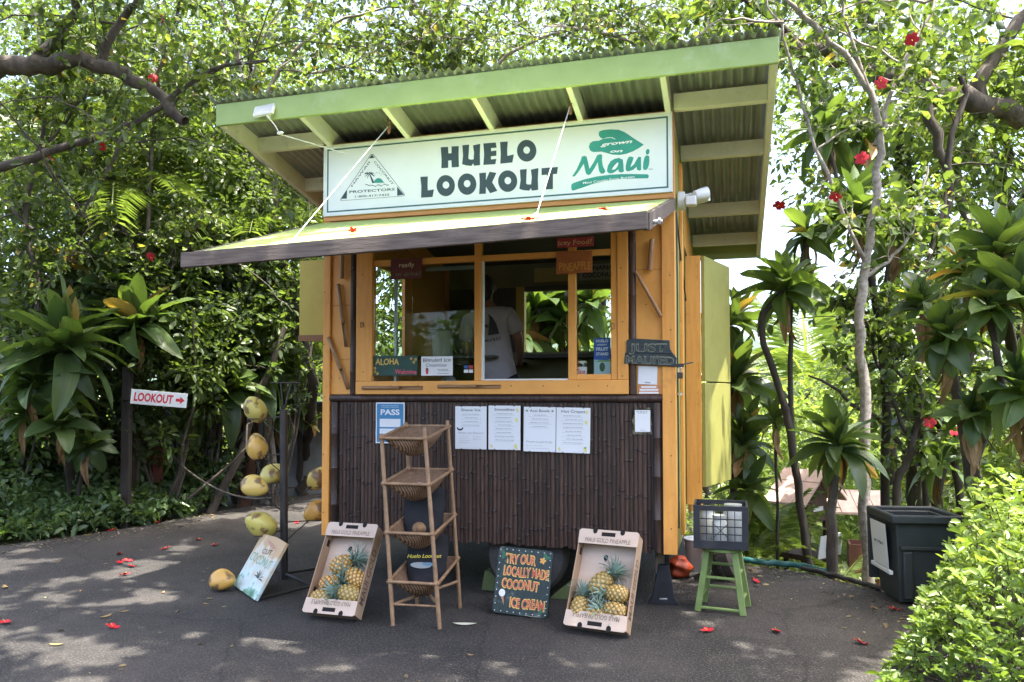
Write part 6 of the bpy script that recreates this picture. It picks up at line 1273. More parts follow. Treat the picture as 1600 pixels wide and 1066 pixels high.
for (nm, lab, limbs, Y, kw) in (
    ('hibiscus_tree', 'slim hibiscus with red flowers above the LOOKOUT sign', [([gnd(215, 10.0), (216, 640), (222, 480), (232, 330), (243, 160), (262, 60), (290, -20)], .04, .018, 1.0), ([(226, 430), (180, 330), (120, 250), (60, 200)], .02, .008, 1.1), ([(240, 200), (290, 140), (360, 110)], .02, .008, .9), ([(222, 500), (270, 420), (320, 330)], .018, .008, 1.0), ([(236, 260), (180, 150), (140, 60)], .018, .008, .9)], 10.0, dict(flowers=((239, 123), (159, 229), (76, 249), (234, 401), (201, 479), (250, 30)))),
    ('hibiscus_tree', 'hibiscus at the left edge with dim red flowers', [([gnd(35, 9.4), (40, 640), (60, 480), (40, 330), (70, 180), (60, 40)], .04, .02, 1.3), ([(52, 480), (110, 400), (160, 330)], .02, .01, 1.1), ([(50, 360), (-20, 280), (-80, 200)], .02, .01, .7), ([(62, 240), (130, 150), (170, 60)], .02, .008, 1.0)], 9.4, dict(flowers=((75, 251),))),
    ('hibiscus_tree', 'hibiscus with dark crooked trunk left of the awning', [([gnd(372, 11.8), (362, 560), (352, 450), (372, 370), (385, 300), (372, 230), (390, 120), (370, 0)], .085, .03, 1.3), ([(372, 370), (410, 320), (440, 290), (480, 200)], .05, .015, .9), ([(378, 300), (320, 240), (270, 160)], .03, .01, .9)], 11.8, dict(bm=bark_d)),
    ('hibiscus_tree', 'hibiscus with arching stems behind the coconut stand', [([gnd(475, 12.6), (480, 690, 12.6), (488, 600), (470, 500), (440, 400), (400, 330)], .10, .03, 1.2), ([(478, 540), (430, 470), (420, 420)], .03, .01, .8), ([gnd(300, 10.8), (310, 700), (340, 600), (330, 480), (290, 380)], .05, .015, 1.0)], 11.0, dict(bm=bark_d))):
    hib(nm, lab, limbs, Y, .05, ntw=28, ln=.62, per=11, lsz=.070, **kw)
twig_bark = surf('pale_twig_bark', (.34, .30, .25), (.20, .17, .14), rough=.85, scale=14, bump=.4)
for lab, limbs, Y in (('twiggy tree with pale arching branches over the left of the roof', [([gnd(420, 11.4), (430, 400), (420, 250), (380, 120), (350, 20), (320, -60)], .07, .02, .9), ([(400, 190), (450, 90), (540, 30), (640, 10)], .035, .014, 1.0), ([(425, 270), (330, 170), (250, 110), (180, 90)], .035, .014, .9), ([(385, 140), (420, 40), (470, -30)], .02, .008, .9), ([(440, 110), (520, 110), (610, 70), (700, 60)], .018, .006, 1.2)], 11.4),
    ('twiggy tree with pale arching branches over the middle of the roof', [([gnd(720, 11.6), (730, 300), (720, 160), (700, 80), (650, 10), (600, -50)], .07, .02, 1.0), ([(722, 180), (790, 90), (880, 50), (980, 40)], .035, .014, 1.0), ([(705, 90), (760, 20), (800, -50)], .022, .008, 1.0), ([(715, 130), (620, 90), (540, 80)], .02, .006, 1.1)], 11.6),
    ('twiggy tree with pale arching branches over the right end of the roof', [([gnd(1080, 11.4), (1085, 300), (1080, 150), (1100, 60), (1130, -30)], .06, .02, 1.0), ([(1082, 160), (1010, 80), (930, 50), (850, 40)], .035, .014, 1.0), ([(1090, 110), (1160, 60), (1200, 10)], .022, .008, 1.0), ([(1060, 130), (1000, 40), (980, -30)], .02, .006, .9)], 11.4)):
    hib('twiggy_tree', lab, limbs, Y, .05, bm=twig_bark, vines=16, ntw=24, ln=1.0, per=7, lsz=.085, group='twiggy trees above the roof', up=.25, lo=.5, subs=4)
# trunks and props seen against the shed
hib('shade_tree', 'old tree with heavy dark limbs reaching in from the upper left', [([(-260, 420, 9.2), (-120, 240, 8.8), (-20, 110, 8.4), (60, 98, 8.3), (150, 100, 8.3), (215, 130, 8.3), (290, 190, 8.3)], .15, .05, .8), ([(60, 98, 8.3), (110, 20, 8.4), (170, -60, 8.4)], .07, .03, .9), ([(-20, 270, 8.3), (70, 240, 8.3), (150, 215, 8.3), (230, 180, 8.3), (330, 110, 8.3), (420, 95, 8.3)], .055, .015, .9), ([(150, 100, 8.3), (200, 20, 8.3), (250, -60, 8.3)], .06, .02, .8), ([(215, 185, 8.3), (170, 260, 8.3), (130, 340, 8.3)], .03, .012, .5)], 8.3, .2, bm=bark, vines=10, ntw=14, ln=.7, lsz=.08, lm=Lg, group=None, up=.15)
for k, (px, Y, h_, r_, lab) in enumerate(((262, 10.4, 2.3, .05, 'bare leaning trunk beside the red brown post'), (384, 11.4, 2.6, .10, 'reddish trunk in front of the dark shed doorway'), (330, 10.6, 2.6, .06, 'slanting bare trunk crossing the shed doorway'))):
    g0 = gnd(px, Y); sk = Sk(); tp = g0+V_((.5, .15, 1.0)[k], 0, h_); sk.limb([g0, g0.lerp(tp, .4)+V_(.06, 0, 0), tp], r_, r_*.6, 9, .02, 5); sk.twigs(sk.limbs[0][0], 5, .6, .6, 1, .4, 7, 2); plant('bare_trunk', lab, 'tree', g0, sk, .08, .6, Lg, surf('red_bark', (.17, .085, .055), (.10, .05, .035), rough=.9, scale=8, bump=.5) if k == 1 else bark, None)

# ---- broad leaf masses further back (each a tree with trunk and crown)
def bgtree(label, cx, Y, zc, rad, ncl, per, lsz, lm, name='broadleaf_tree', trunk=.14, shp='kite', group='trees behind the stand'):
    x = (cx-800)/FPX*Y; base = V_(x, Y, terrain_h(x, Y)-.1); sk = Sk()
    top = V_(x+rng.normal()*.3, Y, zc); sk.limb([base, base.lerp(top, .5)+V_(rng.normal()*.2, rng.normal()*.2, 0), top], trunk, trunk*.5, 8, .04, 4)
    for k in range(7):
        d = unit(rng.normal(size=(1, 3)))[0]; e_ = top+V_(d[0]*rad[0]*.8, d[1]*rad[1]*.8, abs(d[2])*rad[2]*.8); s0 = base.lerp(top, rng.uniform(.55, .95)); sk.limb([s0, s0.lerp(e_, .5)+V_(0, 0, .2), e_], trunk*.4, trunk*.08, 6, .05, 4)
    return plant(name, label, 'tree', base, sk, lsz, .55, lm, bark_d, group, shp=shp, extra=[clumps((x, Y, zc+rad[2]*.15), rad, ncl, per)])
for a in (
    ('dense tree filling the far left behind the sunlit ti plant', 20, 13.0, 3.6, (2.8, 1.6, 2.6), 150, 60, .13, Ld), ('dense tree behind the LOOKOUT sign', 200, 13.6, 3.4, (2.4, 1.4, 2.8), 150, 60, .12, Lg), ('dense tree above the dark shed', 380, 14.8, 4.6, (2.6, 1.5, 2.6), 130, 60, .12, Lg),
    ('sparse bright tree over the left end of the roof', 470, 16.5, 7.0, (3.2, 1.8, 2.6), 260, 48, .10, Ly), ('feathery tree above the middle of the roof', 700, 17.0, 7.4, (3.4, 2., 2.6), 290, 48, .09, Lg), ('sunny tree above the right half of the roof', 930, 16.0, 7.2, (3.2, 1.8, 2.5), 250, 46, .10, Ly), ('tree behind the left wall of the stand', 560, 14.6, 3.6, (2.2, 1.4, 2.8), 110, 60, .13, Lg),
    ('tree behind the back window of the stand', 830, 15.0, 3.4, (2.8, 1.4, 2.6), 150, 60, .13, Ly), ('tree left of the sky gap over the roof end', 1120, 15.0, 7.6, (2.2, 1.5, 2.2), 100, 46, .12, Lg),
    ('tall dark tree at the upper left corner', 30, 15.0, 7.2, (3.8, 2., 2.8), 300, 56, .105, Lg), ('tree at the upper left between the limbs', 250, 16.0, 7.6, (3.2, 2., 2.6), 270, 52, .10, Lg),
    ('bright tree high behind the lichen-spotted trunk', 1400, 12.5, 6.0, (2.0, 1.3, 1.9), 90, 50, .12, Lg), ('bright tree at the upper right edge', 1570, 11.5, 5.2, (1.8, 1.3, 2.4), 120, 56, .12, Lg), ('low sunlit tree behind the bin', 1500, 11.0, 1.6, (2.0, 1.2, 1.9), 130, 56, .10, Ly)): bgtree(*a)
for k, (cx, Y, zc, rad, ncl, lsz, lm, lab) in enumerate(((20, 9.6, 1.5, (1.1, .6, 1.4), 90, .11, Lg, 'leafy bush at the left edge behind the low ground cover'), (150, 9.9, 1.9, (1.0, .6, 1.5), 90, .10, Ld, 'leafy bush behind the whorled shrub'), (255, 10.2, 2.2, (.9, .6, 1.6), 80, .10, Lg, 'leafy bush between the LOOKOUT sign and the rope'), (330, 10.9, 2.9, (1.0, .6, 1.3), 80, .10, Ld, 'leafy bush in front of the shed roof'), (430, 11.2, 3.0, (1.0, .6, 1.5), 90, .10, Lg, 'leafy bush below the left end of the awning'), (70, 10.4, 3.6, (1.4, .7, 1.5), 100, .10, Lg, 'leafy bush higher at the left edge'), (290, 11.0, 4.2, (1.4, .7, 1.5), 100, .10, Lg, 'leafy bush high behind the slim hibiscus'))):
    x = (cx-800)/FPX*Y; b_ = V_(x, Y, -.05); sk = Sk()
    for _ in range(7): e_ = V_(x+rng.normal()*rad[0]*.5, Y+rng.normal()*rad[1]*.5, zc+rng.normal()*rad[2]*.5); sk.limb([b_, b_.lerp(e_, .5)+V_(rng.normal()*.15, 0, 0), e_], .025, .008, 5, .03)
    plant('shrub', lab, 'bush', b_, sk, lsz, .5, lm, bark, 'shrubs along the left side', shp='hex', extra=[clumps((x, Y, zc), rad, ncl, 46)])
# ---- sunlit garden and valley beyond the right edge
for k, (lab, cx, Y, zc, rad, ncl, lsz) in enumerate((('sunny bush behind the garden shelter', 1230, 12.0, -.5, (1.5, .9, .9), 90, .09), ('sunny bush between shelter and bin', 1360, 11.5, -.6, (1.3, .9, .8), 80, .09), ('pale bush in the valley below the sky gap', 1200, 19.0, .2, (2.6, 1.5, 1.5), 110, .14), ('pale bush in the valley behind the slender ti plant', 1310, 22.0, .2, (3.0, 1.8, 1.5), 110, .15), ('sunlit bush at the foot of the green half doors', 1165, 10.5, -.5, (1.0, .8, .9), 70, .08), ('pale bush far down the valley at the right', 1450, 20.0, 0.6, (2.8, 1.6, 2.0), 120, .15))):
    x = (cx-800)/FPX*Y; b_ = V_(x, Y, terrain_h(x, Y)); sk = Sk(); sk.limb([b_, b_+V_(.1, 0, .5)], .04, .02, 6)
    for _ in range(6): e_ = b_+V_(rng.normal()*rad[0]*.5, rng.normal()*rad[1]*.5, rad[2]*rng.uniform(.6, 1.6)); sk.limb([b_, b_.lerp(e_, .5), e_], .02, .006, 5)
    plant('bush', lab, 'bush', b_, sk, lsz, .5, Ly if k != 1 else Lh, bark, 'sunlit bushes of the garden', shp='kite', extra=[clumps((x, Y, zc), rad, ncl, 60)])
# fern fronds, palm fronds
def frond_mesh(ln, nl, lw, droop, ll, seed):
    r2 = np.random.default_rng(seed); vs = []; f = []; sz = []; rn = []
    cur = lambda s: np.array([0, ln*(s-.15*droop*s*s), ln*(.25*s-droop*.62*s*s)])
    pts = [cur(s) for s in np.linspace(0, 1, 9)]
    for i in range(8):
        w0 = .012*ln*(1-i/9); a, b_ = pts[i], pts[i+1]; k = len(vs); vs += [a+[-w0, 0, 0], a+[w0, 0, 0], b_+[w0*.85, 0, 0], b_+[-w0*.85, 0, 0]]; f += [k, k+1, k+2, k+3]; sz.append(4); rn += [.9]*4
    for i in range(nl):
        s = .10+.9*i/nl; p = cur(s); L_ = ll*math.sin(min(1, s*1.1+.12)*math.pi*.86)**.7*ln
        for sd in (-1, 1):
            d = np.array([sd*.85, .45, -.10-.25*s])+r2.normal(size=3)*.05; d /= np.linalg.norm(d); e_ = p+d*L_+np.array([0, 0, -.28*L_]); m_ = p+d*L_*.5+np.array([0, 0, -.03*L_]); w_ = np.array([0, lw, .25*lw]); k = len(vs)
            vs += [p-w_*.4, m_-w_, e_, m_+w_]; f += [k, k+1, k+2, k+3]; sz.append(4); rn += [r2.uniform()]*4
    o = np_mesh('frond', np.array(vs), np.array(f), np.array(sz), Lp, np.array(rn)); me = o.data; bpy.data.objects.remove(o); return me
FR = [frond_mesh(1., 34, .014, d, .30, 5+k) for k, d in enumerate((.35, .7, 1.1))]; FE = [frond_mesh(1., 30, .016, d, .20, 15+k) for k, d in enumerate((.5, .9))]
def fronds(name, label, cat, base, c, n, sc, meshes, el=(65, -5), az0=None, azr=6.28, group=None, trunk=None):
    b = Vector(base); t_ = thing(name, label, cat, b, 0, group)
    if trunk: sk = Sk(); sk.limb([b, b.lerp(Vector(c), .5)+V_(trunk*1.5, 0, 0), Vector(c)], trunk, trunk*.7, 9, .01, 5); sk.mb.v = [tuple(Vector(p)-b) for p in sk.mb.v]; sk.mb.build('trunk', bark, t_, smooth=80)
    for k in range(n):
        az = (az0 or 0)+azr*(k+rng.uniform(-.3, .3))/n; e_ = R_(el[0]+(el[1]-el[0])*rng.uniform(0, 1)); o = link_mesh('frond', meshes[int(rng.integers(0, len(meshes)))], t_); s = sc*rng.uniform(.8, 1.15)
        M = (Matrix.Rotation(az, 3, 'Z') @ Matrix.Rotation(e_, 3, 'X')).to_4x4() @ Matrix.Diagonal((s, s, s, 1)); M.translation = Vector(c)-b; o.matrix_local = M
    return t_
fronds('fern', 'feathery fern at the foot of the garden shelter', 'fern', gnd(1195, 8.6), gnd(1195, 8.6, .15), 16, 1.0, FE, (70, 25)); fronds('fern', 'fern beside the hose, left of the shelter', 'fern', gnd(1170, 8.2), gnd(1172, 8.2, .1), 13, .75, FE, (65, 20)); fronds('fern', 'low fern between the shelter and the bin', 'fern', gnd(1310, 7.6), gnd(1310, 7.6, .05), 12, .5, FE, (45, 10)); fronds('fern', 'fern growing behind the planter box', 'fern', gnd(1345, 8.9), gnd(1345, 8.9, .2), 12, .8, FE, (65, 20))
for k, (px, py, Y, sc, n, lab, el) in enumerate(((180, 310, 10.9, 1.9, 12, 'palm with yellow green fronds above the LOOKOUT sign', (75, 5)), (410, 365, 12.0, 2.1, 13, 'palm with striped fronds left of the awning', (60, -10)), (120, 255, 10.6, 1.7, 9, 'palm with pale fronds under the upper left limb', (70, 0)), (1620, 150, 9.8, 2.0, 14, 'palm with feathery fronds in the upper right corner', (40, -35)))): fronds('palm', lab, 'palm', gnd(px, Y), atY(px, py, Y), n, sc, FR, el, 0, 6.28, 'palms behind the shrubs', .07)
for k, (px, py, Y, sc, lab) in enumerate(((1262, 610, 24.0, 4.2, 'coconut palm far down the valley, left of two'), (1345, 575, 28.0, 4.6, 'coconut palm far down the valley, right of two'))): fronds('coconut_palm', lab, 'palm', gnd(px, Y), atY(px, py, Y), 16, sc, FR, (70, -20), 0, 6.28, 'coconut palms in the valley', .16)
# far wooded slopes
def slope(name, label, x0, x1, y0, y1, n, lsz, h, mat):
    x = rng.uniform(x0, x1, n); y = rng.uniform(y0, y1, n); P = np.stack([x, y, np.array([terrain_h(a, c) for a, c in zip(x, y)])+rng.uniform(0, 1, n)**.7*h*(.6+.4*np.sin(x*.35)*np.sin(y*.21+x*.1))], 1)
    o = leaves(name, P, rdir(n, .2), lsz, .6, mat, None, 'kite'); tag(o, label, 'forest', kind='stuff')
slope('valley_wood', 'far pale wood across the valley floor', 4, 70, 34, 90, 22000, .9, 6.0, Ly); slope('far_wood', 'dark far wood behind all the trees', -60, 30, 24, 60, 26000, .75, 7.0, Lg)
hx = np.linspace(-1500, 3200, 90); mr = 240+120*np.sin(hx*.0021+1.0)+45*np.sin(hx*.009)+18*np.sin(hx*.031); hv = [(x, 2600, -20) for x in hx]+[(x, 3300, z*1.0) for x, z in zip(hx, mr)]+[(x, 4200, -20) for x in hx]; k = len(hx)
hl = MB().add(hv, [(j*k+i, j*k+i+1, (j+1)*k+i+1, (j+1)*k+i) for j in range(2) for i in range(k-1)]).build('hills', surf('hill_forest', (.05, .085, .05), (.035, .06, .04), rough=.9, scale=.01, bump=0)); tag(hl, kind='structure')

# ---- low hedges
def hedge_pts(n, poly, h, seed=0):
    """points through a low planting whose top undulates"""
    pts = []; P = np.array(poly); lo, hi = P.min(0), P.max(0)
    def inside(x, y):
        c = False; j = len(P)-1
        for i in range(len(P)):
            if (P[i, 1] > y) != (P[j, 1] > y) and x < (P[j, 0]-P[i, 0])*(y-P[i, 1])/(P[j, 1]-P[i, 1])+P[i, 0]: c = not c
            j = i
        return c
    while len(pts) < n:
        x, y = rng.uniform(lo, hi)
        if inside(x, y):
            H = h(x, y); pts.append((x, y, H*rng.uniform(0, 1)**.45))
    return np.array(pts)
ge = [ground(*p) for p in ((0, 850), (75, 843), (150, 833), (225, 822), (300, 807))]
poly = [(-9.5, 7.0)]+[(p.x-.02, p.y) for p in ge]+[(-3.9, 11.2), (-4.6, 11.6), (-6.2, 10.6), (-9.5, 9.4)]
edge_np = np.array([(p.x, p.y) for p in ge])
def hL(x, y):
    d = np.min(np.hypot(edge_np[:, 0]-x, edge_np[:, 1]-y)); return min(1.0, .10+.62*min(d, 1.5))*(1+.22*math.sin(x*4.1+y*2.3))*(1.0+.10*max(0, x+5.5))
pts = hedge_pts(24000, poly, hL); dirs = rdir(len(pts), .55, .8)
o = leaves('groundcover', pts, dirs, .105, .42, Lc, None, 'hex', droop=.3); tag(o, 'low dark leafy ground cover along the left edge of the asphalt', 'ground cover', kind='stuff')
# bright clipped hedge in the right foreground
def hR(x, y):
    e_ = x-(2.12+.82*max(0, y-4.25)+.06*math.sin(y*5.1)); q = max(0, e_); return min(1.02, .20+1.65*q**.85)*(1+.12*math.sin(x*5+y*4)) if e_ > 0 else .05
poly = [(1.95, 2.9), (2.0, 4.25), (2.4, 4.75), (3.0, 5.5), (3.5, 5.85), (6.5, 6.0), (6.5, 2.9)]
core = hedge_pts(8000, poly, hR); tip = core[:, :]
nl = 6; ang = rng.uniform(0, 6.28, (len(core), 1))+np.arange(nl)[None]*1.05; el = rng.uniform(.1, .9, (len(core), nl))
D = np.stack([np.cos(ang)*np.cos(el), np.sin(ang)*np.cos(el), np.sin(el)], 2).reshape(-1, 3); Pn = np.repeat(core, nl, 0)+rng.normal(size=(len(core)*nl, 3))*.006; Pn[:, 2] += np.tile(np.arange(nl)*.006, len(core))
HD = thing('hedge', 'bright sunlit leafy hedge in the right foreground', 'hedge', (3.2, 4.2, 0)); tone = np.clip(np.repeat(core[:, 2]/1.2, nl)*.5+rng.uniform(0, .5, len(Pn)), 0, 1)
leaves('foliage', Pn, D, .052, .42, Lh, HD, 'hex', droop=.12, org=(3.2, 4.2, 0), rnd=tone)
mb = MB()
for i in range(0, len(core), 9):
    p = Vector(core[i]); q = V_(p.x+rng.normal()*.12+.1, p.y+rng.normal()*.12, 0); mb.tube([q-V_(3.2, 4.2, 0), q.lerp(p, .5)-V_(3.2+rng.normal()*.03, 4.2, 0), p-V_(3.2, 4.2, 0)], [.006, .0045, .003], 4, caps=False)
mb.build('stems', bark, HD, smooth=80)
# loose bush standing over the hedge at the right edge
sk = Sk(); b_ = V_(3.9, 5.6, 0)
for k in range(7): e_ = b_+V_(rng.normal()*.5, rng.normal()*.3, rng.uniform(.8, 1.35)); Q = sk.limb([b_, b_.lerp(e_, .5)+V_(rng.normal()*.1, 0, .1), e_], .015, .006, 5); sk.twigs(Q, 16, .38, .2, 1, .4, 9, 3, .004)
plant('bush', 'loose light green bush rising behind the bright hedge', 'bush', b_, sk, .075, .5, Ly, bark, None)

# ---- shade trees whose crowns arch over the driveway, above and in front of the picture
awc = [W3(*c[i]) for i in range(4)]
holes = [(rng.uniform(-6.2, -.9), rng.uniform(4.2, 9.6), rng.uniform(.07, .20)) for _ in range(50)]+[(rng.uniform(-4.8, -1.3), rng.uniform(4.6, 7.6), rng.uniform(.10, .24)) for _ in range(46)]+[(rng.uniform(-1.2, 1.6), rng.uniform(3.6, 4.9), rng.uniform(.06, .13)) for _ in range(9)]
hp = np.array(holes)
def shade_ok(P):  # unseen crowns shaped with gaps so sun reaches awning, hedge and asphalt spots
    ok = np.ones(len(P), bool); s = np.array(SUN)
    t_ = (P[:, 2]-2.85)/s[2]; a = P[:, 0]-s[0]*t_; b_ = P[:, 1]-s[1]*t_          # on the level of the awning
    lu = (a-ORG.x)*UU.x+(b_-ORG.y)*UU.y; lv = (a-ORG.x)*VV.x+(b_-ORG.y)*VV.y
    ok &= ~((lu > .3) & (lu < 2.92) & (lv > -1.54) & (lv < .1))
    t_ = (P[:, 2]-.5)/s[2]; a = P[:, 0]-s[0]*t_; b_ = P[:, 1]-s[1]*t_; ok &= ~((a > 1.9+.80*np.maximum(0, b_-4.25)) & (a > 1.6) & (b_ > 1.5) & (b_ < 6.3))
    t_ = P[:, 2]/s[2]; a = P[:, 0]-s[0]*t_; b_ = P[:, 1]-s[1]*t_
    for x, y, r_ in hp: ok &= ((a-x)/1.25)**2+(b_-y)**2 > r_**2
    return ok
def canopy(label, base, blobs, seed_limbs):
    sk = Sk(); b_ = Vector(base); top = b_+V_(seed_limbs[0], seed_limbs[1], 5.2); sk.limb([b_, b_.lerp(top, .5)+V_(.2, .1, 0), top], .26, .17, 12, .04, 5); Ps = []
    for (x, y, z, rx, ry, rz, n) in blobs:
        e_ = V_(x, y, z); sk.limb([top-V_(0, 0, .6), top.lerp(e_, .5)+V_(0, 0, .35), e_], .11, .03, 8, .05, 5)
        for _ in range(5): q = e_+V_(rng.normal()*rx*.5, rng.normal()*ry*.5, rng.normal()*rz*.3); sk.limb([e_, e_.lerp(q, .5)+V_(0, 0, .1), q], .03, .008, 5, .03, 3)
        pts = clumps((x, y, z), (rx, ry, rz), n, 50, .5); Ps.append(pts)
    P = np.concatenate([p[0] for p in Ps]); D = np.concatenate([p[1] for p in Ps]); T_ = np.concatenate([p[2] for p in Ps]); ok = shade_ok(P) & ((P[:, 2]-1.6) > .60*np.maximum(P[:, 1], 0)+.35)
    t_ = plant('shade_tree', label, 'tree', base, sk, .16, .6, Lg, bark_d, 'shade trees over the driveway', shp='kite', extra=[(P[ok], D[ok], T_[ok])]); return t_
canopy('spreading shade tree left of the driveway, its crown arching overhead', (-9.0, 3.0, -.05), [(-4.4, 5.0, 8.0, 2.0, 1.5, .6, 100), (-2.6, 3.2, 7.6, 2.2, 2.0, .7, 140), (-1.2, 5.4, 7.8, 2.0, 1.8, .6, 130), (.8, 3.4, 7.4, 2.0, 1.8, .6, 140), (1.8, 5.3, 8.4, 1.8, 1.5, .5, 120), (-6.6, 4.0, 7.8, 2.0, 2.0, .7, 90), (-3.4, 7.0, 8.8, 1.7, 1.3, .6, 105), (-1.6, 7.4, 8.9, 1.7, 1.3, .6, 110)], (1.4, .6))
canopy('spreading shade tree behind the viewer, its crown arching overhead', (3.0, -5.0, -.05), [(2.4, 2.0, 7.2, 2.0, 1.7, .6, 110), (3.4, 3.6, 7.4, 1.5, 1.4, .5, 120), (4.4, 4.8, 8.0, 1.4, 1.2, .5, 90), (-.6, .8, 7.4, 2.2, 1.8, .6, 80)], (.2, 1.6))
# unseen tree row added behind the viewer to darken the window reflection
for k, x in enumerate((-22, -15, -8.5, -2.5, 3.5, 9.5, 16)):
    y = -15-2.5*(k % 2); lab = 'unseen tree added behind the viewer to block sky reflections'
    sk = Sk(); b_ = V_(x, y, -.1); sk.limb([b_, b_+V_(.2, 0, 3)], .2, .12, 8); plant('unseen_tree', lab, 'tree', b_, sk, .34, .6, Lg, bark_d, 'trees added behind the viewer', shp='kite', extra=[clumps((x, y, 3.0), (4.2, 2.2, 3.2), 120, 40)])

# ---- litter gathered along the edges of the asphalt
lit = []
ed2 = [(p.x, p.y) for p in edge[:16]]
for _ in range(520):
    i = int(rng.integers(0, len(ed2)-1)); a, c_ = ed2[i], ed2[i+1]; f = rng.uniform(); k = abs(rng.normal())*.35
    cx, cy = a[0]+(c_[0]-a[0])*f, a[1]+(c_[1]-a[1])*f; d = math.hypot(cx-.2, cy-5.0); lit.append((cx+(.2-cx)/d*k, cy+(5.0-cy)/d*k, .004))
for _ in range(140): lit.append((rng.uniform(-6.5, 2.2), rng.uniform(3.6, 9.5), .004))
lit = np.array([p for p in lit if not (-1.7 < p[0] < 1.6 and p[1] > 4.9)]); dd = rng.normal(size=(len(lit), 3)); dd[:, 2] = abs(dd[:, 2])*.12
litm = leafmat('leaf_litter', [(0, (.10, .06, .03)), (.5, (.20, .13, .05)), (.8, (.30, .24, .08)), (1, (.10, .13, .04))], trans=.1)
tag(leaves('leaf_litter', lit, dd, .038, .5, litm, None, 'hex', droop=.0, upb=2.5), 'small dry leaf litter along the asphalt edges', 'leaf litter', kind='stuff')
# ================================================================== the vendor and the things inside the stand
skin = surf('skin', (.30, .165, .11), (.26, .14, .09), rough=.5, scale=20, bump=.03); shirt = surf('grey_lilac_cotton', (.50, .46, .49), (.44, .40, .44), rough=.85, scale=14, bump=.25, bscale=22, bdist=.01); hairm = surf('black_hair', (.012, .010, .009), (.02, .016, .013), rough=.5, scale=40, stretch=(1, 1, .2), bump=.5)
def skin_body(name, joints, edges, mat, parent, root=0, sub=2):
    me = bpy.data.meshes.new(name); me.from_pydata([j[0] for j in joints], edges, []); o = link_mesh(name, me, parent); me.materials.append(mat)
    m = o.modifiers.new('skin', 'SKIN'); m.use_smooth_shade = True; m.branch_smoothing = .4
    for i, j in enumerate(joints):
        sv = me.skin_vertices[0].data[i]; sv.radius = (j[1], j[2] if len(j) > 2 else j[1]); sv.use_root = (i == root)
    s = o.modifiers.new('sub', 'SUBSURF'); s.levels = sub; s.render_levels = sub; return o
ft_z = .922; pv = .80; tc_ = on_front(775, 540, -pv); pq = tc_-ORG
PE = thing('person', 'person in a grey lilac t-shirt with their back to the serving window', 'person', mat=Matrix.Translation(W3(pq.dot(UU)+.16, pv, ft_z)) @ Matrix.Rotation(-TH+.20, 4, 'Z') @ Matrix.Rotation(R_(-9), 4, 'Y'))
J = [((0, 0, .94), .15, .11), ((0, -.01, 1.10), .135, .10), ((0, -.03, 1.28), .155, .11), ((0, -.02, 1.41), .13, .09), ((0, .0, 1.50), .055, .055), ((0, .03, 1.58), .06, .065), ((0, .035, 1.66), .083, .095), ((0, .03, 1.745), .06, .07),
     ((-.17, -.02, 1.40), .07, .07), ((-.235, .0, 1.17), .045, .045), ((-.22, .16, .98), .036, .036), ((-.20, .25, .93), .026, .04), ((-.195, .31, .91), .02, .03), ((.17, -.02, 1.40), .07, .07), ((.235, .0, 1.17), .045, .045), ((.21, .17, 1.0), .036, .036), ((.19, .26, .96), .026, .04), ((.185, .32, .94), .02, .03),
     ((-.09, 0, .86), .10, .10), ((-.10, .0, .48), .065, .065), ((-.10, -.01, .09), .042, .042), ((-.10, .11, .045), .04, .03), ((.09, 0, .86), .10, .10), ((.10, 0, .48), .065, .065), ((.10, -.01, .09), .042, .042), ((.10, .11, .045), .04, .03)]
E_ = [(0, 1), (1, 2), (2, 3), (3, 4), (4, 5), (5, 6), (6, 7), (3, 8), (8, 9), (9, 10), (10, 11), (11, 12), (3, 13), (13, 14), (14, 15), (15, 16), (16, 17), (0, 18), (18, 19), (19, 20), (20, 21), (0, 22), (22, 23), (23, 24), (24, 25)]
skin_body('body', J, E_, skin, PE)
JS = [((0, .0, .68), .19, .15), ((0, 0, .90), .185, .14), ((0, -.01, 1.10), .175, .135), ((0, -.03, 1.28), .19, .14), ((0, -.02, 1.40), .165, .115), ((0, .0, 1.465), .075, .075), ((-.18, -.02, 1.40), .092, .092), ((-.235, -.0, 1.20), .085, .085), ((.18, -.02, 1.40), .092, .092), ((.235, .0, 1.20), .085, .085)]
skin_body('t_shirt', JS, [(0, 1), (1, 2), (2, 3), (3, 4), (4, 5), (4, 6), (6, 7), (4, 8), (8, 9)], shirt, PE)
skin_body('shorts', [((0, 0, .93), .165, .125), ((-.095, 0, .80), .115, .115), ((-.10, 0, .56), .095, .095), ((.095, 0, .80), .115, .115), ((.10, 0, .56), .095, .095)], [(0, 1), (1, 2), (0, 3), (3, 4)], flat('dark_shorts', (.03, .03, .04), .8), PE)
MB().ell((0, .015, 1.685), (.097, .112, .115), 20, 12).ell((0, -.05, 1.62), (.075, .05, .08), 14, 8).build('hair', hairm, PE)
for s in (-1, 1): MB().ell((s*.092, .04, 1.655), (.014, .022, .032), 8, 6).build('ear', skin, PE)
pr = flat('shirt_print', (.03, .03, .035), .7); by = -.178
shape(PE, [(-.015, 1.22), (.085, 1.22), (.072, 1.31), (.045, 1.375), (.012, 1.41), (.02, 1.36), (.005, 1.30)], pr, by, .002, 'shirt_print')
shape(PE, [(-.05, 1.20), (-.043, 1.20), (-.03, 1.31), (-.036, 1.31)], pr, by, .002, 'shirt_print')
for a in range(6): shape(PE, [(-.033+math.cos(R_(a*60+15))*.04*s+k, 1.31+math.sin(R_(a*60+15))*.022*s+k-.012*s*s) for s, k in ((0, 0), (.5, .006), (1, 0), (.5, -.004))], pr, by-.0002*a, .002, 'shirt_print')
text('MAUI BUILT', PE, .02, 1.165, .026, pr, y=by-.004, width=.15, bold=.02)
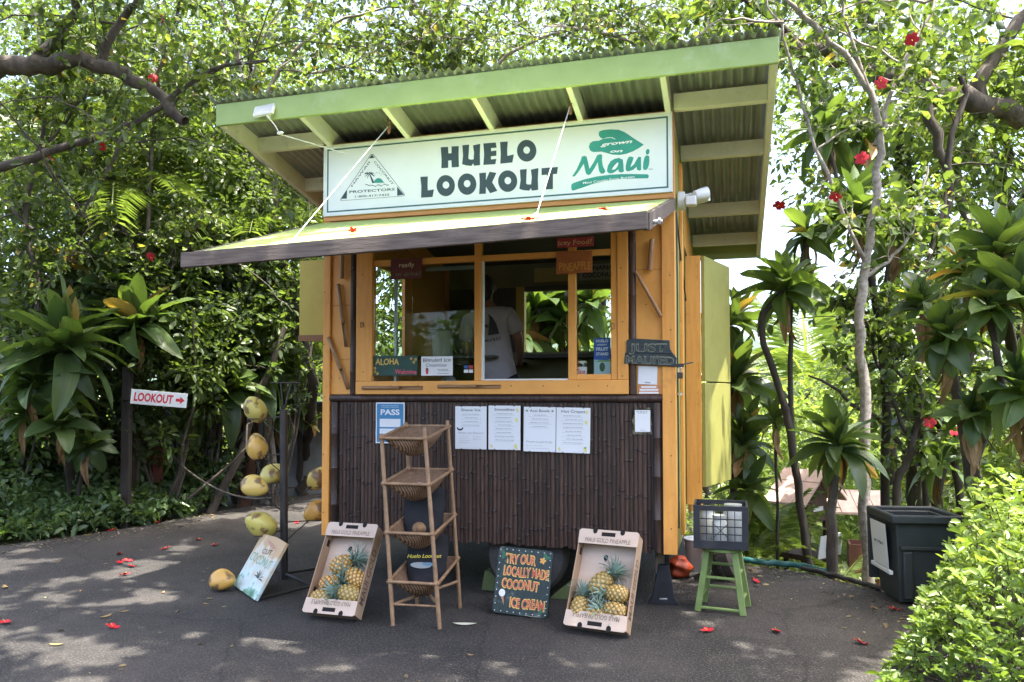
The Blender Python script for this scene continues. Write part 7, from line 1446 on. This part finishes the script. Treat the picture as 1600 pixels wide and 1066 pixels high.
# posters and shelves inside
def inside(name, label, cat, u, v, z, w_, h_, mat, txt=None, tm=None, th=.01):
    o = MB().box(-w_/2, w_/2, 0, th, -h_/2, h_/2).build(name, mat, None, bevel=.002); o.matrix_world = Matrix.Translation(W3(u, v, z)) @ Matrix.Rotation(-TH, 4, 'Z'); tag(o, label, cat)
    for (s, zf, hh_, wf_) in (txt or ()): text(s, o, 0, h_*zf, hh_, tm, y=-.002, width=w_*wf_, bold=.02)
    return o
bv = DEP-.07
inside('menu_board', 'yellow board hung inside over the back window, left of two', 'sign', 1.35, bv-.06, 2.98, .40, .16, flat('board_yellow', (.42, .36, .12), .6), None, ink); inside('menu_board', 'pale board hung inside over the back window, right of two', 'sign', 1.9, bv-.06, 2.99, .46, .18, flat('board_pale', (.40, .40, .33), .6), [('BANANA', .12, .05, .7), ('COCONUT', -.32, .05, .8)], ink)
inside('small_sign', 'small orange sign with red letters inside beside the person', 'sign', fu(764)+.32, 1.75, 2.36, .13, .11, flat('sign_amber', (.50, .28, .06), .6), [('ES', -.22, .06, .6)], red_ink)
lm = thing('wall_lamp', 'dark shaded lamp high inside the serving window', 'lamp', W3(fu(764)+.30, 1.70, 2.52), -TH); MB().lathe([(.05, 0), (.045, .05), (.02, .07)], 16).build('lamp_shade', black_metal, lm); MB().lathe([(.05, .075), (.05, .12), (.001, .12)], 16).build('lamp_base', whitep, lm)
for k, (du, colr, lab) in enumerate(((0, (.30, .10, .04), 'tub of dried fruit on the inside counter, left of three'), (.17, (.62, .45, .06), 'tub of yellow fruit on the inside counter, middle of three'), (.34, (.22, .07, .05), 'tub of dark fruit on the inside counter, right of three'))):
    u = fu(815)+.08+du; tb = thing('fruit_tub', lab, 'tub', W3(u, .42, 1.542), -TH, 'fruit tubs on the inside counter'); MB().box(-.065, .065, -.06, .06, .0, .115).build('tub', clear, tb, bevel=.006)
    fr_ = MB()
    for _ in range(22): fr_.ell((random.uniform(-.045, .045), random.uniform(-.045, .045), random.uniform(.015, .085)), (.016, .014, .010), 7, 5)
    fr_.build('fruit_pieces', surf('fruit%d' % k, colr, rough=.4, scale=20), tb)['kind'] = 'stuff'
bw_ = thing('white_pot', 'pale ribbed plant pot on the inside shelf by the left window', 'pot', W3(fu(628)+.12, .62, 1.95), -TH); MB().lathe([(.085, 0), (.10, .22), (.105, .225), (.09, .22)], 24).build('pot', surf('pale_pot', (.50, .52, .44), rough=.5), bw_); pm_ = leaves('pot_plant', np.array([[random.gauss(0, .03), random.gauss(0, .03), .22] for _ in range(70)]), rdir(70, .7), .13, .4, Ly, bw_, 'hex', droop=.4)
MB().box(fu(583)+.02, fu(742), .50, .78, 1.925, 1.948).build('inside_shelf', darkpaint, ST)
hat = thing('white_bowl', 'white patterned bowl behind the Cococcino board', 'bowl', W3(fu(683)+.02, .22, 1.545), -TH); MB().lathe([(.06, 0), (.075, .10), (.07, .17), (.045, .21), (.001, .215)], 20).build('bowl', surf('bowl_white', (.45, .47, .52), (.10, .12, .2), rough=.3, scale=9, mix=(.4, .5)), hat)
